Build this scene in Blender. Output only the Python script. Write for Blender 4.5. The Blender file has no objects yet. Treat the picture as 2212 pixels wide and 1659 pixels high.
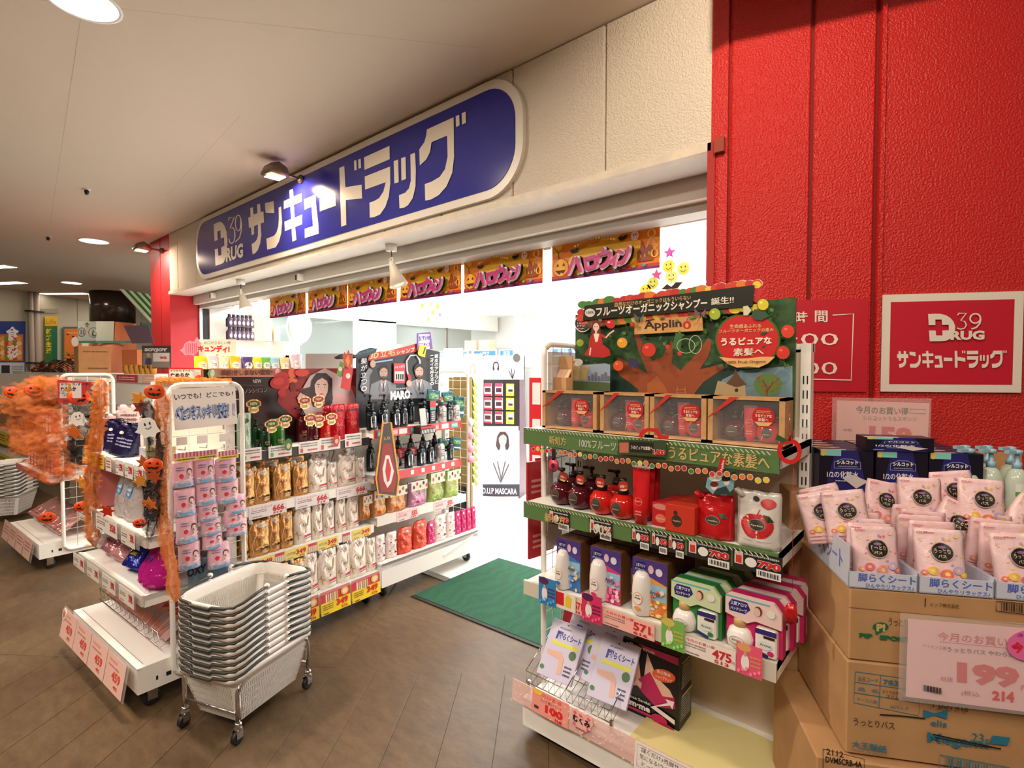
# Drugstore front. Order: camera and light, helpers, room, facade, goods, shelves, interior.
import bpy,math,random
from mathutils import Vector,Matrix
R=random.Random(7)
SC=bpy.context.scene
COL=SC.collection
PI=math.pi
FPX,CX,CY,CAMH=1150.0,1106.0,829.5,1.5
_p=math.atan(34.5/FPX);_y=math.atan(1341/FPX)
_fw=Vector((-math.cos(_y),math.sin(_y),0));RT=Vector((math.sin(_y),math.cos(_y),0));_up=Vector((0,0,1))
FW=_fw*math.cos(_p)-_up*math.sin(_p);UP=_fw*math.sin(_p)+_up*math.cos(_p)
CAM=Vector((0,0,CAMH))
cd=bpy.data.cameras.new('camera');cam=bpy.data.objects.new('camera',cd);COL.objects.link(cam)
cd.sensor_width=36;cd.lens=36*FPX/2212;cd.clip_start=.05;cd.clip_end=100
m3=Matrix((RT,UP,-FW)).transposed();cam.matrix_world=Matrix.Translation(CAM)@m3.to_4x4()
SC.camera=cam
SC.view_settings.view_transform='Standard';SC.view_settings.look='None'
SC.view_settings.gamma=1;SC.view_settings.use_curve_mapping=False
SC.view_settings.exposure=0.0
W=bpy.data.worlds.new('mall_air');SC.world=W;W.use_nodes=True
W.node_tree.nodes['Background'].inputs[0].default_value=(1.0,.82,.64,1)
W.node_tree.nodes['Background'].inputs[1].default_value=.25
def area(name,loc,rot,sx,sy,power,color=(1,1,1),spread=PI):
 l=bpy.data.lights.new(name,'AREA');l.shape='RECTANGLE';l.size=sx;l.size_y=sy
 l.energy=power;l.color=color;l.spread=spread
 o=bpy.data.objects.new(name,l);COL.objects.link(o);o.location=loc;o.rotation_euler=rot
 return o
def spot(name,loc,aim,power,color,deg,blend=.5,size=.04):
 l=bpy.data.lights.new(name,'SPOT');l.energy=power;l.color=color;l.spot_size=math.radians(deg)
 l.spot_blend=blend;l.shadow_soft_size=size
 o=bpy.data.objects.new(name,l);COL.objects.link(o);o.location=loc
 o.rotation_euler=(Vector(aim)-Vector(loc)).to_track_quat('-Z','Y').to_euler()
 return o
WARM=(1,.80,.60)
for yy,n in((3.7,4),(5.2,5),(6.7,5)):
 for k in range(n):
  area('shop_tube_light',(-1.6-2.0*k-.4*(yy-3),yy,2.58),(0,0,0),1.3,.25,50,(.98,1.0,1.0))
DOWN=[(-3.159,.621),(-8.937,1.811),(-13.629,2.389),(-14.886,3.826),(-16.11,4.029),(-6.2,-1.2),(-.9,-1.0),(1.4,.7),(-11,-1.5)]  # seen downlights come first, then unseen ones with an extra fill light among them
for(x,y)in DOWN:
 area('downlight_light',(x,y,3.17),(0,0,0),.22,.22,62 if x==-3.159 else 13,(1,.84,.66))
for(x,y,e)in((-1.6,-1.2,50),(.7,-.9,78),(-5.5,-.4,16),(-3.6,-1.0,44)):  # added fill lights out of view, brightening the foreground; no ceiling fixtures stand there
 area('added_fill_light',(x,y,3.15),(0,0,0),1.2,.5,e,(1,.87,.74))
def lin(c):
 return tuple((v/255/12.92)if v/255<=.04045 else((v/255+.055)/1.055)**2.4 for v in c[:3])
_M={}
def mat(c,rough=.5,metal=0.0,alpha=1.0,emit=0.0,kind=None,trans=0.0,bump=0.0,bscale=40.0,vary=0.0):
 key=(tuple(c),rough,metal,alpha,emit,kind,trans,bump,bscale,vary)
 if key in _M:return _M[key]
 m=bpy.data.materials.new('m_%d_%d_%d'%tuple(c[:3]));m.use_nodes=True
 nt=m.node_tree;b=nt.nodes['Principled BSDF'];col=(*lin(c),1)
 b.inputs['Base Color'].default_value=col;b.inputs['Roughness'].default_value=rough
 b.inputs['Metallic'].default_value=metal;b.inputs['Alpha'].default_value=alpha
 if trans:b.inputs['Transmission Weight'].default_value=trans;b.inputs['IOR'].default_value=1.15
 if emit:b.inputs['Emission Color'].default_value=col;b.inputs['Emission Strength'].default_value=emit
 if kind!='print':
  tc=nt.nodes.new('ShaderNodeTexCoord');nz=nt.nodes.new('ShaderNodeTexNoise')
  nz.inputs['Scale'].default_value=bscale;nz.inputs['Detail'].default_value=3
  nt.links.new(tc.outputs['Object'],nz.inputs['Vector'])
  if bump:
   bp=nt.nodes.new('ShaderNodeBump');bp.inputs['Strength'].default_value=bump;bp.inputs['Distance'].default_value=.02
   nt.links.new(nz.outputs['Fac'],bp.inputs['Height']);nt.links.new(bp.outputs['Normal'],b.inputs['Normal'])
  if vary:
   mx=nt.nodes.new('ShaderNodeMix');mx.data_type='RGBA'
   mx.inputs['A'].default_value=tuple(v*(1-vary)for v in col[:3])+(1,);mx.inputs['B'].default_value=col
   rp=nt.nodes.new('ShaderNodeMapRange');rp.inputs['From Min'].default_value=.35;rp.inputs['From Max'].default_value=.65
   nt.links.new(nz.outputs['Fac'],rp.inputs['Value']);nt.links.new(rp.outputs['Result'],mx.inputs['Factor'])
   nt.links.new(mx.outputs['Result'],b.inputs['Base Color'])
 _M[key]=m;return m
def pm(c,rough=.45):return mat(c,rough,kind='print')
def foil(c,metal=.75,rough=.28):return mat(c,rough,metal,bump=.35,bscale=28)
def gloss(c):return mat(c,.22)
STEEL=(250,247,240)
M_STEEL=mat(STEEL,.42);M_CHROME=mat((205,205,205),.14,1.0);M_ACR=mat((245,240,238),.08,alpha=.16)
M_BLACK=mat((24,23,24),.5);M_WHITE=mat((240,238,234),.5);M_WIRE=mat((225,222,214),.4)
M_CARD=mat((190,146,98),.85,vary=.12,bscale=9)
class MB:
 def __init__(s):s.v=[];s.f=[];s.mi=[];s.ms=[];s.sm=[]
 def slot(s,m):
  if m not in s.ms:s.ms.append(m)
  return s.ms.index(m)
 def add(s,vs,fs,m,smooth=False):
  o=len(s.v);s.v+=[tuple(v)for v in vs];k=s.slot(m)
  for f in fs:s.f.append(tuple(i+o for i in f));s.mi.append(k);s.sm.append(smooth)
  return s
 def box(s,x0,y0,z0,x1,y1,z1,m,xf=None):
  vs=[(x0,y0,z0),(x1,y0,z0),(x1,y1,z0),(x0,y1,z0),(x0,y0,z1),(x1,y0,z1),(x1,y1,z1),(x0,y1,z1)]
  if xf:vs=[xf(v)for v in vs]
  return s.add(vs,[(0,3,2,1),(4,5,6,7),(0,1,5,4),(1,2,6,5),(2,3,7,6),(3,0,4,7)],m)
 def rbox(s,x0,y0,z0,x1,y1,z1,m,b=.004):
  b=min(b,(x1-x0)*.45,(y1-y0)*.45,(z1-z0)*.45)
  L=[]
  for z,i in((z0,b),(z0+b,0),(z1-b,0),(z1,b)):
   L.append([(x0+i+(b if not i else 0),y0+i,z),(x1-i-(b if not i else 0),y0+i,z),(x1-i,y0+i+(b if not i else 0),z),(x1-i,y1-i-(b if not i else 0),z),(x1-i-(b if not i else 0),y1-i,z),(x0+i+(b if not i else 0),y1-i,z),(x0+i,y1-i-(b if not i else 0),z),(x0+i,y0+i+(b if not i else 0),z)])
  return s.rings(L,m,False)
 def rings(s,L,m,smooth=True,cap0=True,cap1=True):
  n=len(L[0]);vs=[p for r in L for p in r];fs=[]
  for k in range(len(L)-1):
   for i in range(n):
    j=(i+1)%n;fs.append((k*n+i,k*n+j,(k+1)*n+j,(k+1)*n+i))
  if cap0:fs.append(tuple(range(n-1,-1,-1)))
  if cap1:fs.append(tuple((len(L)-1)*n+i for i in range(n)))
  return s.add(vs,fs,m,smooth)
 def lathe(s,prof,m,n=16,c=(0,0),cap0=True,cap1=True):
  L=[[(c[0]+r*math.cos(2*PI*i/n),c[1]+r*math.sin(2*PI*i/n),z)for i in range(n)]for r,z in prof]
  return s.rings(L,m,True,cap0,cap1)
 def tube(s,pts,r,m,n=8,closed=False):
  pts=[Vector(p)for p in pts];L=[];N=len(pts)
  for i,p in enumerate(pts):
   a=pts[i-1]if(i>0 or closed)else p;b=pts[(i+1)%N]if(i<N-1 or closed)else p
   t=(b-a).normalized();ref=Vector((0,0,1))if abs(t.z)<.9 else Vector((1,0,0))
   u=t.cross(ref).normalized();w=t.cross(u)
   L.append([tuple(p+u*r*math.cos(2*PI*k/n)+w*r*math.sin(2*PI*k/n))for k in range(n)])
  if closed:L.append(L[0])
  return s.rings(L,m,True, not closed, not closed)
 def quad(s,a,b,c,d,m):return s.add([a,b,c,d],[(0,1,2,3)],m)
 def build(s,name,parent=None,loc=None,rot=None,bevel=0):
  me=bpy.data.meshes.new(name);me.from_pydata(s.v,[],s.f)
  for m in s.ms:me.materials.append(m)
  me.polygons.foreach_set('material_index',s.mi);me.polygons.foreach_set('use_smooth',s.sm);me.update()
  o=bpy.data.objects.new(name,me);COL.objects.link(o)
  if parent:o.parent=parent
  if loc:o.location=loc
  if rot:o.rotation_euler=rot
  return o
_T={}
def glyphs(txt,bold=0.0):
 if any(ord(c_)>0x4E00 for c_ in txt)and bold<.05:bold=min(bold,.010)
 k=(txt,bold)
 if k in _T:return _T[k]
 cu=bpy.data.curves.new('t','FONT');cu.body=txt;cu.resolution_u=2;cu.offset=bold;cu.fill_mode='FRONT';cu.dimensions='2D'
 ob=bpy.data.objects.new('t',cu);COL.objects.link(ob)
 bpy.context.view_layer.update()
 me=ob.to_mesh();vs=[(v.co.x,v.co.y)for v in me.vertices];fs=[tuple(p.vertices)for p in me.polygons]
 ob.to_mesh_clear();bpy.data.objects.remove(ob);bpy.data.curves.remove(cu)
 if not vs:vs=[(0,0),(1,0),(1,1)];fs=[(0,1,2)]
 x0=min(v[0]for v in vs);x1=max(v[0]for v in vs);y0=min(v[1]for v in vs);y1=max(v[1]for v in vs)
 sx=1/max(x1-x0,1e-6);sy=1/max(y1-y0,1e-6)
 out=([((v[0]-x0)*sx,(v[1]-y0)*sy)for v in vs],fs,(x1-x0)/max(y1-y0,1e-6));_T[k]=out
 return out
class Art:
 """flat print in the x-z plane facing -y; mp maps (px,py) design coordinates to (x,z)"""
 def __init__(s,mp=None,y=0.0,step=.00035,warp=None,mb=None):
  s.mb=mb or MB();s.mp=mp or(lambda x,z:(x,z));s.y=y;s.step=step;s.k=1;s.warp=warp
 def _put(s,pts,fs,c):
  y=s.y-s.k*s.step;out=[]
  for p in pts:
   x,z=s.mp(*p);out.append((x,(s.warp(x,z)if s.warp else 0)+y,z))
  fo=[]
  for f in fs:
   a=0
   for i in range(len(f)):
    p,q=out[f[i]],out[f[(i+1)%len(f)]];a+=p[0]*q[2]-q[0]*p[2]
   fo.append(f if a>0 else tuple(reversed(f)))
  s.mb.add(out,fo,c if not isinstance(c,tuple)else pm(c));s.k+=1
  return s
 def poly(s,pts,c):return s._put(pts,[tuple(range(len(pts)))],c)
 def rect(s,x0,z0,x1,z1,c,n=1):
  vs=[];fs=[]
  for i in range(n+1):
   x=x0+(x1-x0)*i/n;vs+=[(x,z0),(x,z1)]
   if i:fs.append((2*i-2,2*i,2*i+1,2*i-1))
  return s._put(vs,fs,c)
 def grid(s,x0,z0,x1,z1,c,n=6,m=6):
  vs=[(x0+(x1-x0)*i/n,z0+(z1-z0)*j/m)for j in range(m+1)for i in range(n+1)]
  fs=[(j*(n+1)+i,j*(n+1)+i+1,(j+1)*(n+1)+i+1,(j+1)*(n+1)+i)for j in range(m)for i in range(n)]
  return s._put(vs,fs,c)
 def ell(s,cx,cz,rx,rz,c,n=20,rot=0):
  cr,sr=math.cos(rot),math.sin(rot);P=[]
  for i in range(n):
   a=2*PI*i/n;u,w=rx*math.cos(a),rz*math.sin(a);P.append((cx+u*cr-w*sr,cz+u*sr+w*cr))
  if s.warp:return s.disc(P,cx,cz,c)
  return s.poly(P,c)
 def disc(s,P,cx,cz,c,m=3):
  n=len(P);V=[(cx,cz)]+[(cx+(x-cx)*(j+1)/m,cz+(z-cz)*(j+1)/m)for j in range(m)for x,z in P]
  F=[(0,i+1,(i+1)%n+1)for i in range(n)]+[(1+j*n+i,1+(j+1)*n+i,1+(j+1)*n+(i+1)%n,1+j*n+(i+1)%n)for j in range(m-1)for i in range(n)]
  return s._put(V,F,c)
 def ring(s,cx,cz,rx,rz,w,c,n=24):
  P=[]
  for i in range(n):
   a=2*PI*i/n;P+=[(cx+rx*math.cos(a),cz+rz*math.sin(a)),(cx+(rx-w)*math.cos(a),cz+(rz-w)*math.sin(a))]
  return s._put(P,[(2*i,2*((i+1)%n),2*((i+1)%n)+1,2*i+1)for i in range(n)],c)
 def line(s,pts,w,c):
  P=[];n=len(pts)
  for i in range(n):
   a=pts[max(i-1,0)];b=pts[min(i+1,n-1)];dx,dz=b[0]-a[0],b[1]-a[1];l=math.hypot(dx,dz)or 1
   P+=[(pts[i][0]-dz/l*w/2,pts[i][1]+dx/l*w/2),(pts[i][0]+dz/l*w/2,pts[i][1]-dx/l*w/2)]
  return s._put(P,[(2*i,2*i+2,2*i+3,2*i+1)for i in range(n-1)],c)
 def text(s,t,x0,z0,x1,z1,c,bold=0.0,fit=False,shear=0.0,edge=None,ew=.04):
  """fills the box; fit keeps the proportions inside it"""
  vs,fs,asp=glyphs(t,bold)
  if fit:
   w,h=abs(x1-x0),abs(z1-z0);s0=1 if x1>x0 else-1
   if w/h>asp:d=(w-h*asp)/2;x0+=d*s0;x1-=d*s0
   else:
    d=(h-w/asp)/2*(1 if z1>z0 else-1);z0+=d;z1-=d
  if edge:
   s.text(t,x0-(x1-x0)*.012,z0-(z1-z0)*.05,x1+(x1-x0)*.012,z1+(z1-z0)*.05,edge,bold+ew,shear=shear)
  kj=[-1,1]if .015<bold<.05 and any(ord(c_)>0x4E00 for c_ in t)else[0]
  for q in kj:s._put([(x0+(x1-x0)*u+q*bold*.4*abs(z1-z0),z0+(z1-z0)*w+shear*(x1-x0)*u)for u,w in vs],fs,c)
  return s
 def quadtext(s,t,p,c,bold=0.0,edge=None,ew=.04):
  """p: lower-left, lower-right, upper-right, upper-left"""
  if edge:
   cx=sum(q[0]for q in p)/4;cz=sum(q[1]for q in p)/4
   s.quadtext(t,[(cx+(q[0]-cx)*1.02,cz+(q[1]-cz)*1.06)for q in p],edge,bold+ew)
  vs,fs,_a=glyphs(t,bold);P=[]
  for u,w in vs:
   P.append(tuple((1-w)*((1-u)*p[0][i]+u*p[1][i])+w*((1-u)*p[3][i]+u*p[2][i])for i in(0,1)))
  if .015<bold<.05 and any(ord(c_)>0x4E00 for c_ in t):
   d=bold*.4*abs(p[3][1]-p[0][1]);s._put([(x+d,z)for x,z in P],fs,c);P=[(x-d,z)for x,z in P]
  return s._put(P,fs,c)
 def squig(s,x0,z0,x1,z1,rows,c,seed=1):
  r=random.Random(seed);h=(z1-z0)/rows
  for k in range(rows):
   x=x0;zc=z0+(k+.5)*h
   vs=[];fs=[]
   while x<x1-1e-6:
    w=min((x1-x0)*r.uniform(.03,.07),x1-x);n=len(vs);hh=h*r.uniform(.15,.3)
    vs+=[(x,zc-hh),(x+w*.75,zc-hh),(x+w*.75,zc+hh),(x,zc+hh)];fs.append((n,n+1,n+2,n+3));x+=w
   s._put(vs,fs,c)
  return s
 def build(s,name,parent=None,loc=None,rot=None):return s.mb.build(name,parent,loc,rot)
def tag(o,label=None,cat=None,group=None,kind=None):
 if label:o['label']=label
 if cat:o['category']=cat
 if group:o['group']=group
 if kind:o['kind']=kind
 return o
def thing(name,label,cat,loc=(0,0,0),rz=0,group=None):
 o=bpy.data.objects.new(name,None);COL.objects.link(o);o.empty_display_size=.05
 o.location=loc;o.rotation_euler=(0,0,rz);return tag(o,label,cat,group)
def dup(root,label=None,group=None):
 r=root.copy();COL.objects.link(r)
 for ch in KIDS(root):
  c=ch.copy();COL.objects.link(c);c.parent=r
  for g in KIDS(ch):
   d=g.copy();COL.objects.link(d);d.parent=c
 if label:r['label']=label
 if group:r['group']=group
 return r
def KIDS(o):return list(o.children)
def struct(o):o['kind']='structure';return o
ORD=['leftmost','second from left','third from left','fourth from left','fifth from left','sixth from left','seventh from left','eighth from left','ninth from left','tenth from left','eleventh from left','twelfth from left','thirteenth from left','fourteenth from left','fifteenth from left']
class Fr:
 """a furniture frame: local x to the right as its front is seen, local y into its depth"""
 def __init__(s,O,ang):
  s.O=Vector(O);s.a=ang;s.x=Vector((math.cos(ang),math.sin(ang),0));s.y=Vector((-math.sin(ang),math.cos(ang),0))
 def m(s,px,py,dy=0.0):
  d=FW+RT*((px-CX)/FPX)-UP*((py-CY)/FPX)
  t=((s.O+s.y*dy-CAM).dot(s.y))/d.dot(s.y);P=CAM+d*t-s.O
  return P.dot(s.x),P.z
 def w(s,x,y,z):return s.O+s.x*x+s.y*y+Vector((0,0,z))
 def box(s,b,dy=0.0):
  """pixel box (x0,y0,x1,y1) -> centre x, z bottom, width, height on the plane dy deep"""
  x0,y0,x1,y1=b;xm,ym=(x0+x1)/2,(y0+y1)/2
  a=s.m(x0,ym,dy)[0];c=s.m(x1,ym,dy)[0];zb=s.m(xm,y1,dy)[1];zt=s.m(xm,y0,dy)[1]
  return(a+c)/2,zb,c-a,zt-zb
def pix(x,y,X=None,Y=None,Z=None):
 d=FW+RT*((x-CX)/FPX)-UP*((y-CY)/FPX)
 t=(Z-CAMH)/d.z if Z is not None else(X/d.x if X is not None else Y/d.y)
 return CAM+d*t
D=2.33
F0=Fr((0,D,0),0)
FASC=F0
def slab(name,x0,y0,z0,x1,y1,z1,m):return struct(MB().box(x0,y0,z0,x1,y1,z1,m).build(name))
MF=bpy.data.materials.new('brown_boards');MF.use_nodes=True
nt=MF.node_tree;b=nt.nodes['Principled BSDF'];b.inputs['Roughness'].default_value=.3;b.inputs['Specular IOR Level'].default_value=.3
tc=nt.nodes.new('ShaderNodeTexCoord');mp_=nt.nodes.new('ShaderNodeMapping');mp_.inputs['Rotation'].default_value=(0,0,math.radians(53.3));mp_.inputs['Scale'].default_value=(2.2,6,1)
n1=nt.nodes.new('ShaderNodeTexNoise');n1.inputs['Scale'].default_value=4;n1.inputs['Detail'].default_value=8;n1.inputs['Roughness'].default_value=.7
n2=nt.nodes.new('ShaderNodeTexNoise');n2.inputs['Scale'].default_value=1.6;n2.inputs['Detail'].default_value=5
n3=nt.nodes.new('ShaderNodeTexNoise');n3.inputs['Scale'].default_value=26;n3.inputs['Detail'].default_value=4
geo=nt.nodes.new('ShaderNodeNewGeometry');nt.links.new(geo.outputs['Position'],mp_.inputs['Vector'])
for n_ in(n2,n3):nt.links.new(geo.outputs['Position'],n_.inputs['Vector'])
nt.links.new(mp_.outputs[0],n1.inputs['Vector'])
r1=nt.nodes.new('ShaderNodeValToRGB');r1.color_ramp.elements[0].position=.3;r1.color_ramp.elements[0].color=(*lin((84,66,46)),1)
r1.color_ramp.elements[1].position=.7;r1.color_ramp.elements[1].color=(*lin((110,88,63)),1)
nt.links.new(n1.outputs['Fac'],r1.inputs['Fac'])
mx=nt.nodes.new('ShaderNodeMix');mx.data_type='RGBA';mx.blend_type='MULTIPLY';mx.inputs['Factor'].default_value=.8
r2=nt.nodes.new('ShaderNodeValToRGB');r2.color_ramp.elements[0].position=.35;r2.color_ramp.elements[0].color=(.62,.6,.58,1);r2.color_ramp.elements[1].position=.62;r2.color_ramp.elements[1].color=(1,1,1,1)
nt.links.new(n2.outputs['Fac'],r2.inputs['Fac']);nt.links.new(r1.outputs[0],mx.inputs['A']);nt.links.new(r2.outputs[0],mx.inputs['B'])
oi=nt.nodes.new('ShaderNodeObjectInfo');mr=nt.nodes.new('ShaderNodeMapRange');mr.inputs['To Min'].default_value=.92;mr.inputs['To Max'].default_value=1.05
nt.links.new(oi.outputs['Random'],mr.inputs['Value'])
mx2=nt.nodes.new('ShaderNodeVectorMath');mx2.operation='SCALE'
nt.links.new(mx.outputs['Result'],mx2.inputs[0]);nt.links.new(mr.outputs[0],mx2.inputs['Scale']);nt.links.new(mx2.outputs[0],b.inputs['Base Color'])
bp=nt.nodes.new('ShaderNodeBump');bp.inputs['Strength'].default_value=.12;bp.inputs['Distance'].default_value=.01
nt.links.new(n3.outputs['Fac'],bp.inputs['Height']);nt.links.new(bp.outputs[0],b.inputs['Normal'])
rr=nt.nodes.new('ShaderNodeMapRange');rr.inputs['To Min'].default_value=.32;rr.inputs['To Max'].default_value=.6
nt.links.new(n2.outputs['Fac'],rr.inputs['Value']);nt.links.new(rr.outputs[0],b.inputs['Roughness'])
floor=slab('floor',-20,-6,-.08,6,2.53,-.006,mat((30,24,20),.9))
_bd=math.radians(-53.3);ub=Vector((math.cos(_bd),math.sin(_bd)));vb=Vector((-ub.y,ub.x))
J0=Vector((-2.377,1.417));BW=.2125;BL=1.82
base_me={}
def board_mesh(l,w):
 k=(round(l,3),round(w,3))
 if k not in base_me:
  g=.0009;e=.0012
  mb=MB();L=[]
  for z,i in((-.006,g),(-e*.5,g),(0,g+e)):
   L.append([(i,i,z),(l-i,i,z),(l-i,w-i,z),(i,w-i,z)])
  mb.rings(L,MF,False,False,True);me=mb.build('board_tmp');base_me[k]=me.data;bpy.data.objects.remove(me)
 return base_me[k]
nb=0
for r in range(-26,26):
 for c in range(-6,6):
  p=J0+ub*(c*BL)+vb*(r*BW)
  ctr=p+ub*(BL/2)+vb*(BW/2)
  if not(-5.6<ctr.x<.6 and-.6<ctr.y<2.2):continue
  dep=(Vector((ctr.x,ctr.y,0))-CAM).dot(FW)
  if dep<.3:continue
  l=BL
  ends=[p,p+ub*BL,p+vb*BW,p+ub*BL+vb*BW]
  if max(e.y for e in ends)>2.52:
   cut=(max(e.y for e in ends)-2.52)/-ub.y
   if cut>BL-.15:continue
   l=BL-cut;p=p+ub*cut
  o=bpy.data.objects.new('floor_board',board_mesh(l,BW));COL.objects.link(o);o.parent=floor
  o.location=(p.x,p.y,0);o.rotation_euler=(0,0,_bd);nb+=1
print('boards',nb)
MF2=MF
far=MB().box(-20,-6,-.006,-5.9,2.53,-.001,MF).box(-6.2,-6,-.006,6,-.75,-.0012,MF).box(.3,-.8,-.006,6,2.53,-.0014,MF).box(-7,-.8,-.006,.4,2.53,-.0040,MF)
o=far.build('floor_far_boards',floor);o['kind']='structure'
slab('floor_shop',-9,2.56,-.06,-.8,9.2,0,mat((240,238,232),.22,vary=.03,bscale=3))
slab('trim_1',-7.73,2.50,-.05,-.86,2.56,.003,mat((150,145,138),.35,.8))
MC=mat((214,200,182),.8,bump=.05,bscale=160)
ceil=slab('ceiling',-20,-6,3.2,6,2.45,3.3,MC)
for(a,b_)in((pix(170,67,Z=3.2),pix(115,439,Z=3.2)),(pix(500,270,Z=3.2),pix(425,351,Z=3.2)),(pix(960,95,Z=3.2),pix(640,60,Z=3.2))):
 d=(b_-a).normalized();n_=Vector((-d.y,d.x,0))*.0011
 a=a-d*.2;b_=b_+d*1.2;z=3.1995
 MB().add([(a.x-n_.x,a.y-n_.y,z),(b_.x-n_.x,b_.y-n_.y,z),(b_.x+n_.x,b_.y+n_.y,z),(a.x+n_.x,a.y+n_.y,z)],[(0,1,2,3)],mat((176,162,144),.9)).build('ceiling_joint',ceil)
slab('ceiling_shop',-9,2.75,2.64,-.7,9.2,2.72,mat((236,236,232),.8))
slab('trim_2',-14.2,-6,3.08,-13.4,1.2,3.2,MC)
slab('ceiling_far',-22,-6,3.3,-7.7,12,3.4,MC)
slab('ceiling_side',-22,2.45,3.2,-8.5,12,3.3,MC)
MP=mat((226,216,200),.85,bump=.6,bscale=120)
fas=struct(MB().box(-7.73,D+.02,2.47,-.79,D+.2,3.2,mat((120,112,100),.9)).build('wall_fascia'))
pw=(7.73-.79)/9
JX=[-.79-.6015*k for k in range(0,14)]
xs=[-.79]
for k in range(1,14):
 x=-.789-.603*k
 if x<-7.6:break
 xs.append(x)
xs.append(-7.73)
for k in range(len(xs)-1):
 MB().rbox(xs[k+1]+.004,D,2.47,xs[k]-.004,D+.03,3.195,MP,.006).build('wall_panel',fas)
slab('trim_3',-7.74,D-.014,2.436,-.86,D+.05,2.472,mat((226,214,196),.5,vary=.12,bscale=14))
slab('trim_4',-7.74,D+.05,2.436,-.86,2.56,2.45,mat((212,206,196),.4))
slab('trim_5',-7.74,2.56,2.437,-.70,2.575,2.47,mat((200,196,190),.3,.6))
slab('trim_6',-7.74,2.575,2.47,-.70,2.70,2.5,M_BLACK)
slab('trim_7',-7.74,2.60,2.33,-.70,2.88,2.46,mat((226,220,208),.45))
slab('trim_8',-7.74,2.66,2.285,-.70,2.80,2.33,mat((176,172,164),.45))
slab('wall_over_opening',-7.9,2.88,2.3,-.8,3.0,3.2,mat((235,233,228),.7))
slab('wall_bulkhead',-7.73,2.36,2.5,-.79,2.9,3.2,mat((120,112,100),.9))
MR=mat((200,32,28),.36,bump=.5,bscale=120)
MR2=mat((184,24,34),.5,bump=.06,bscale=90)
col=struct(MB().box(-8.49,D,0,-8.08,2.78,3.2,MR2).box(-8.06,D,0,-7.73,2.78,3.2,MR2).box(-8.09,D+.01,0,-8.05,2.7,3.2,mat((120,16,20),.6)).build('wall_column'))
slab('trim_9',-7.73,2.66,0,-7.70,2.70,2.44,M_CHROME)
slab('trim_10',-7.73,2.70,0,-7.69,2.76,2.44,M_BLACK)
slab('wall_left',-8.3,2.78,0,-7.69,3.55,2.64,mat((238,236,230),.6))
slab('wall_left_low',-8.2,3.55,0,-8.05,8.9,1.05,mat((235,233,228),.6))
slab('wall_left_head',-8.2,3.55,2.32,-8.05,8.9,2.7,mat((238,236,230),.6))
slab('wall_left_pier',-8.2,5.3,1.0,-8.05,6.1,2.35,mat((238,236,230),.6))
w1=struct(MB().box(-8.135,3.55,1.05,-8.125,5.3,2.32,mat((225,240,236),.04,alpha=.12)).build('window_1'))
for y in(3.56,4.1,5.25):MB().box(-8.15,y,1.05,-8.11,y+.04,2.32,M_STEEL).build('window_mullion',w1)
w2=struct(MB().box(-8.135,6.1,1.05,-8.125,8.9,2.32,mat((225,240,236),.04,alpha=.12)).build('window_2'))
for y in(6.11,7.4):MB().box(-8.15,y,1.05,-8.11,y+.04,2.32,mat((90,84,78),.5)).build('window_mullion',w2)
slab('wall_back',-9,9.0,0,-.7,9.2,2.7,mat((240,240,238),.7))
slab('wall_right',-.8,2.9,0,-.7,9.2,2.7,mat((236,236,232),.7))
slab('wall_shop_pier',-5.15,7.6,0,-4.55,8.2,2.64,mat((240,240,238),.7))
aw=math.radians(28.3);WO=(-.789,D,0)
slab('wall_red_return',-.862,D-.005,0,-.793,2.9,3.2,MR)
slab('trim_11',-.875,D-.014,0,-.842,D-.004,2.47,mat((170,34,26),.5))
wr=struct(MB().box(-.0,.012,0,3.6,.3,3.2,mat((120,18,20),.7)).build('wall_red',None,WO,(0,0,aw)))
for a,b_ in((.0,.322),(.322,.5596),(.5596,1.6),(1.6,3.6)):
 MB().rbox(a+.006,0,0,b_-.006,.04,3.2,MR,.008).build('wall_panel',wr)
MB().box(.5640,-.018,0,.5800,.01,3.2,MR).build('joint_cover',wr)
MB().box(-.842,D-.03,2.415,-.80,D-.006,2.475,mat((150,60,40),.6)).build('wall_bracket',wr,None).matrix_parent_inverse=Matrix.Rotation(-aw,4,'Z')@Matrix.Translation(-Vector(WO))
A_=Vector((-15.65,1.547,0));B_=Vector((-16.966,3.419,0));dd=(B_-A_).normalized();fa=math.atan2(dd.y,dd.x)
FWL=Fr(A_,fa)
fw=struct(MB().box(-9,.02,0,12,.3,3.2,mat((120,116,104),.9)).build('wall_far',None,A_,(0,0,fa)))
s_=-4.2
while s_<8:
 MB().box(s_+.008,0,0,s_+.99,.03,3.2,mat((196,192,174),.75)).build('wall_panel',fw);s_+=1.0
slab('wall_far_side',-22,10,0,-8,10.2,3.3,mat((200,190,170),.8))
slab('wall_behind',-20,-6.2,0,6,-6,3.3,mat((206,196,178),.8))
slab('wall_mall_right',5.8,-6,0,6,5,3.3,mat((206,196,178),.8))
floor2=slab('floor_side',-22,2.53,-.08,-8.3,12,-.004,MF)
def zf(ox,oy,s):return lambda pts:[(ox+x/s,oy+y/s)for x,y in pts]
Z3=zf(420,440,7.9);Z1=zf(400,150,2.9493);Z4=zf(680,220,4.8087)
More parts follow.
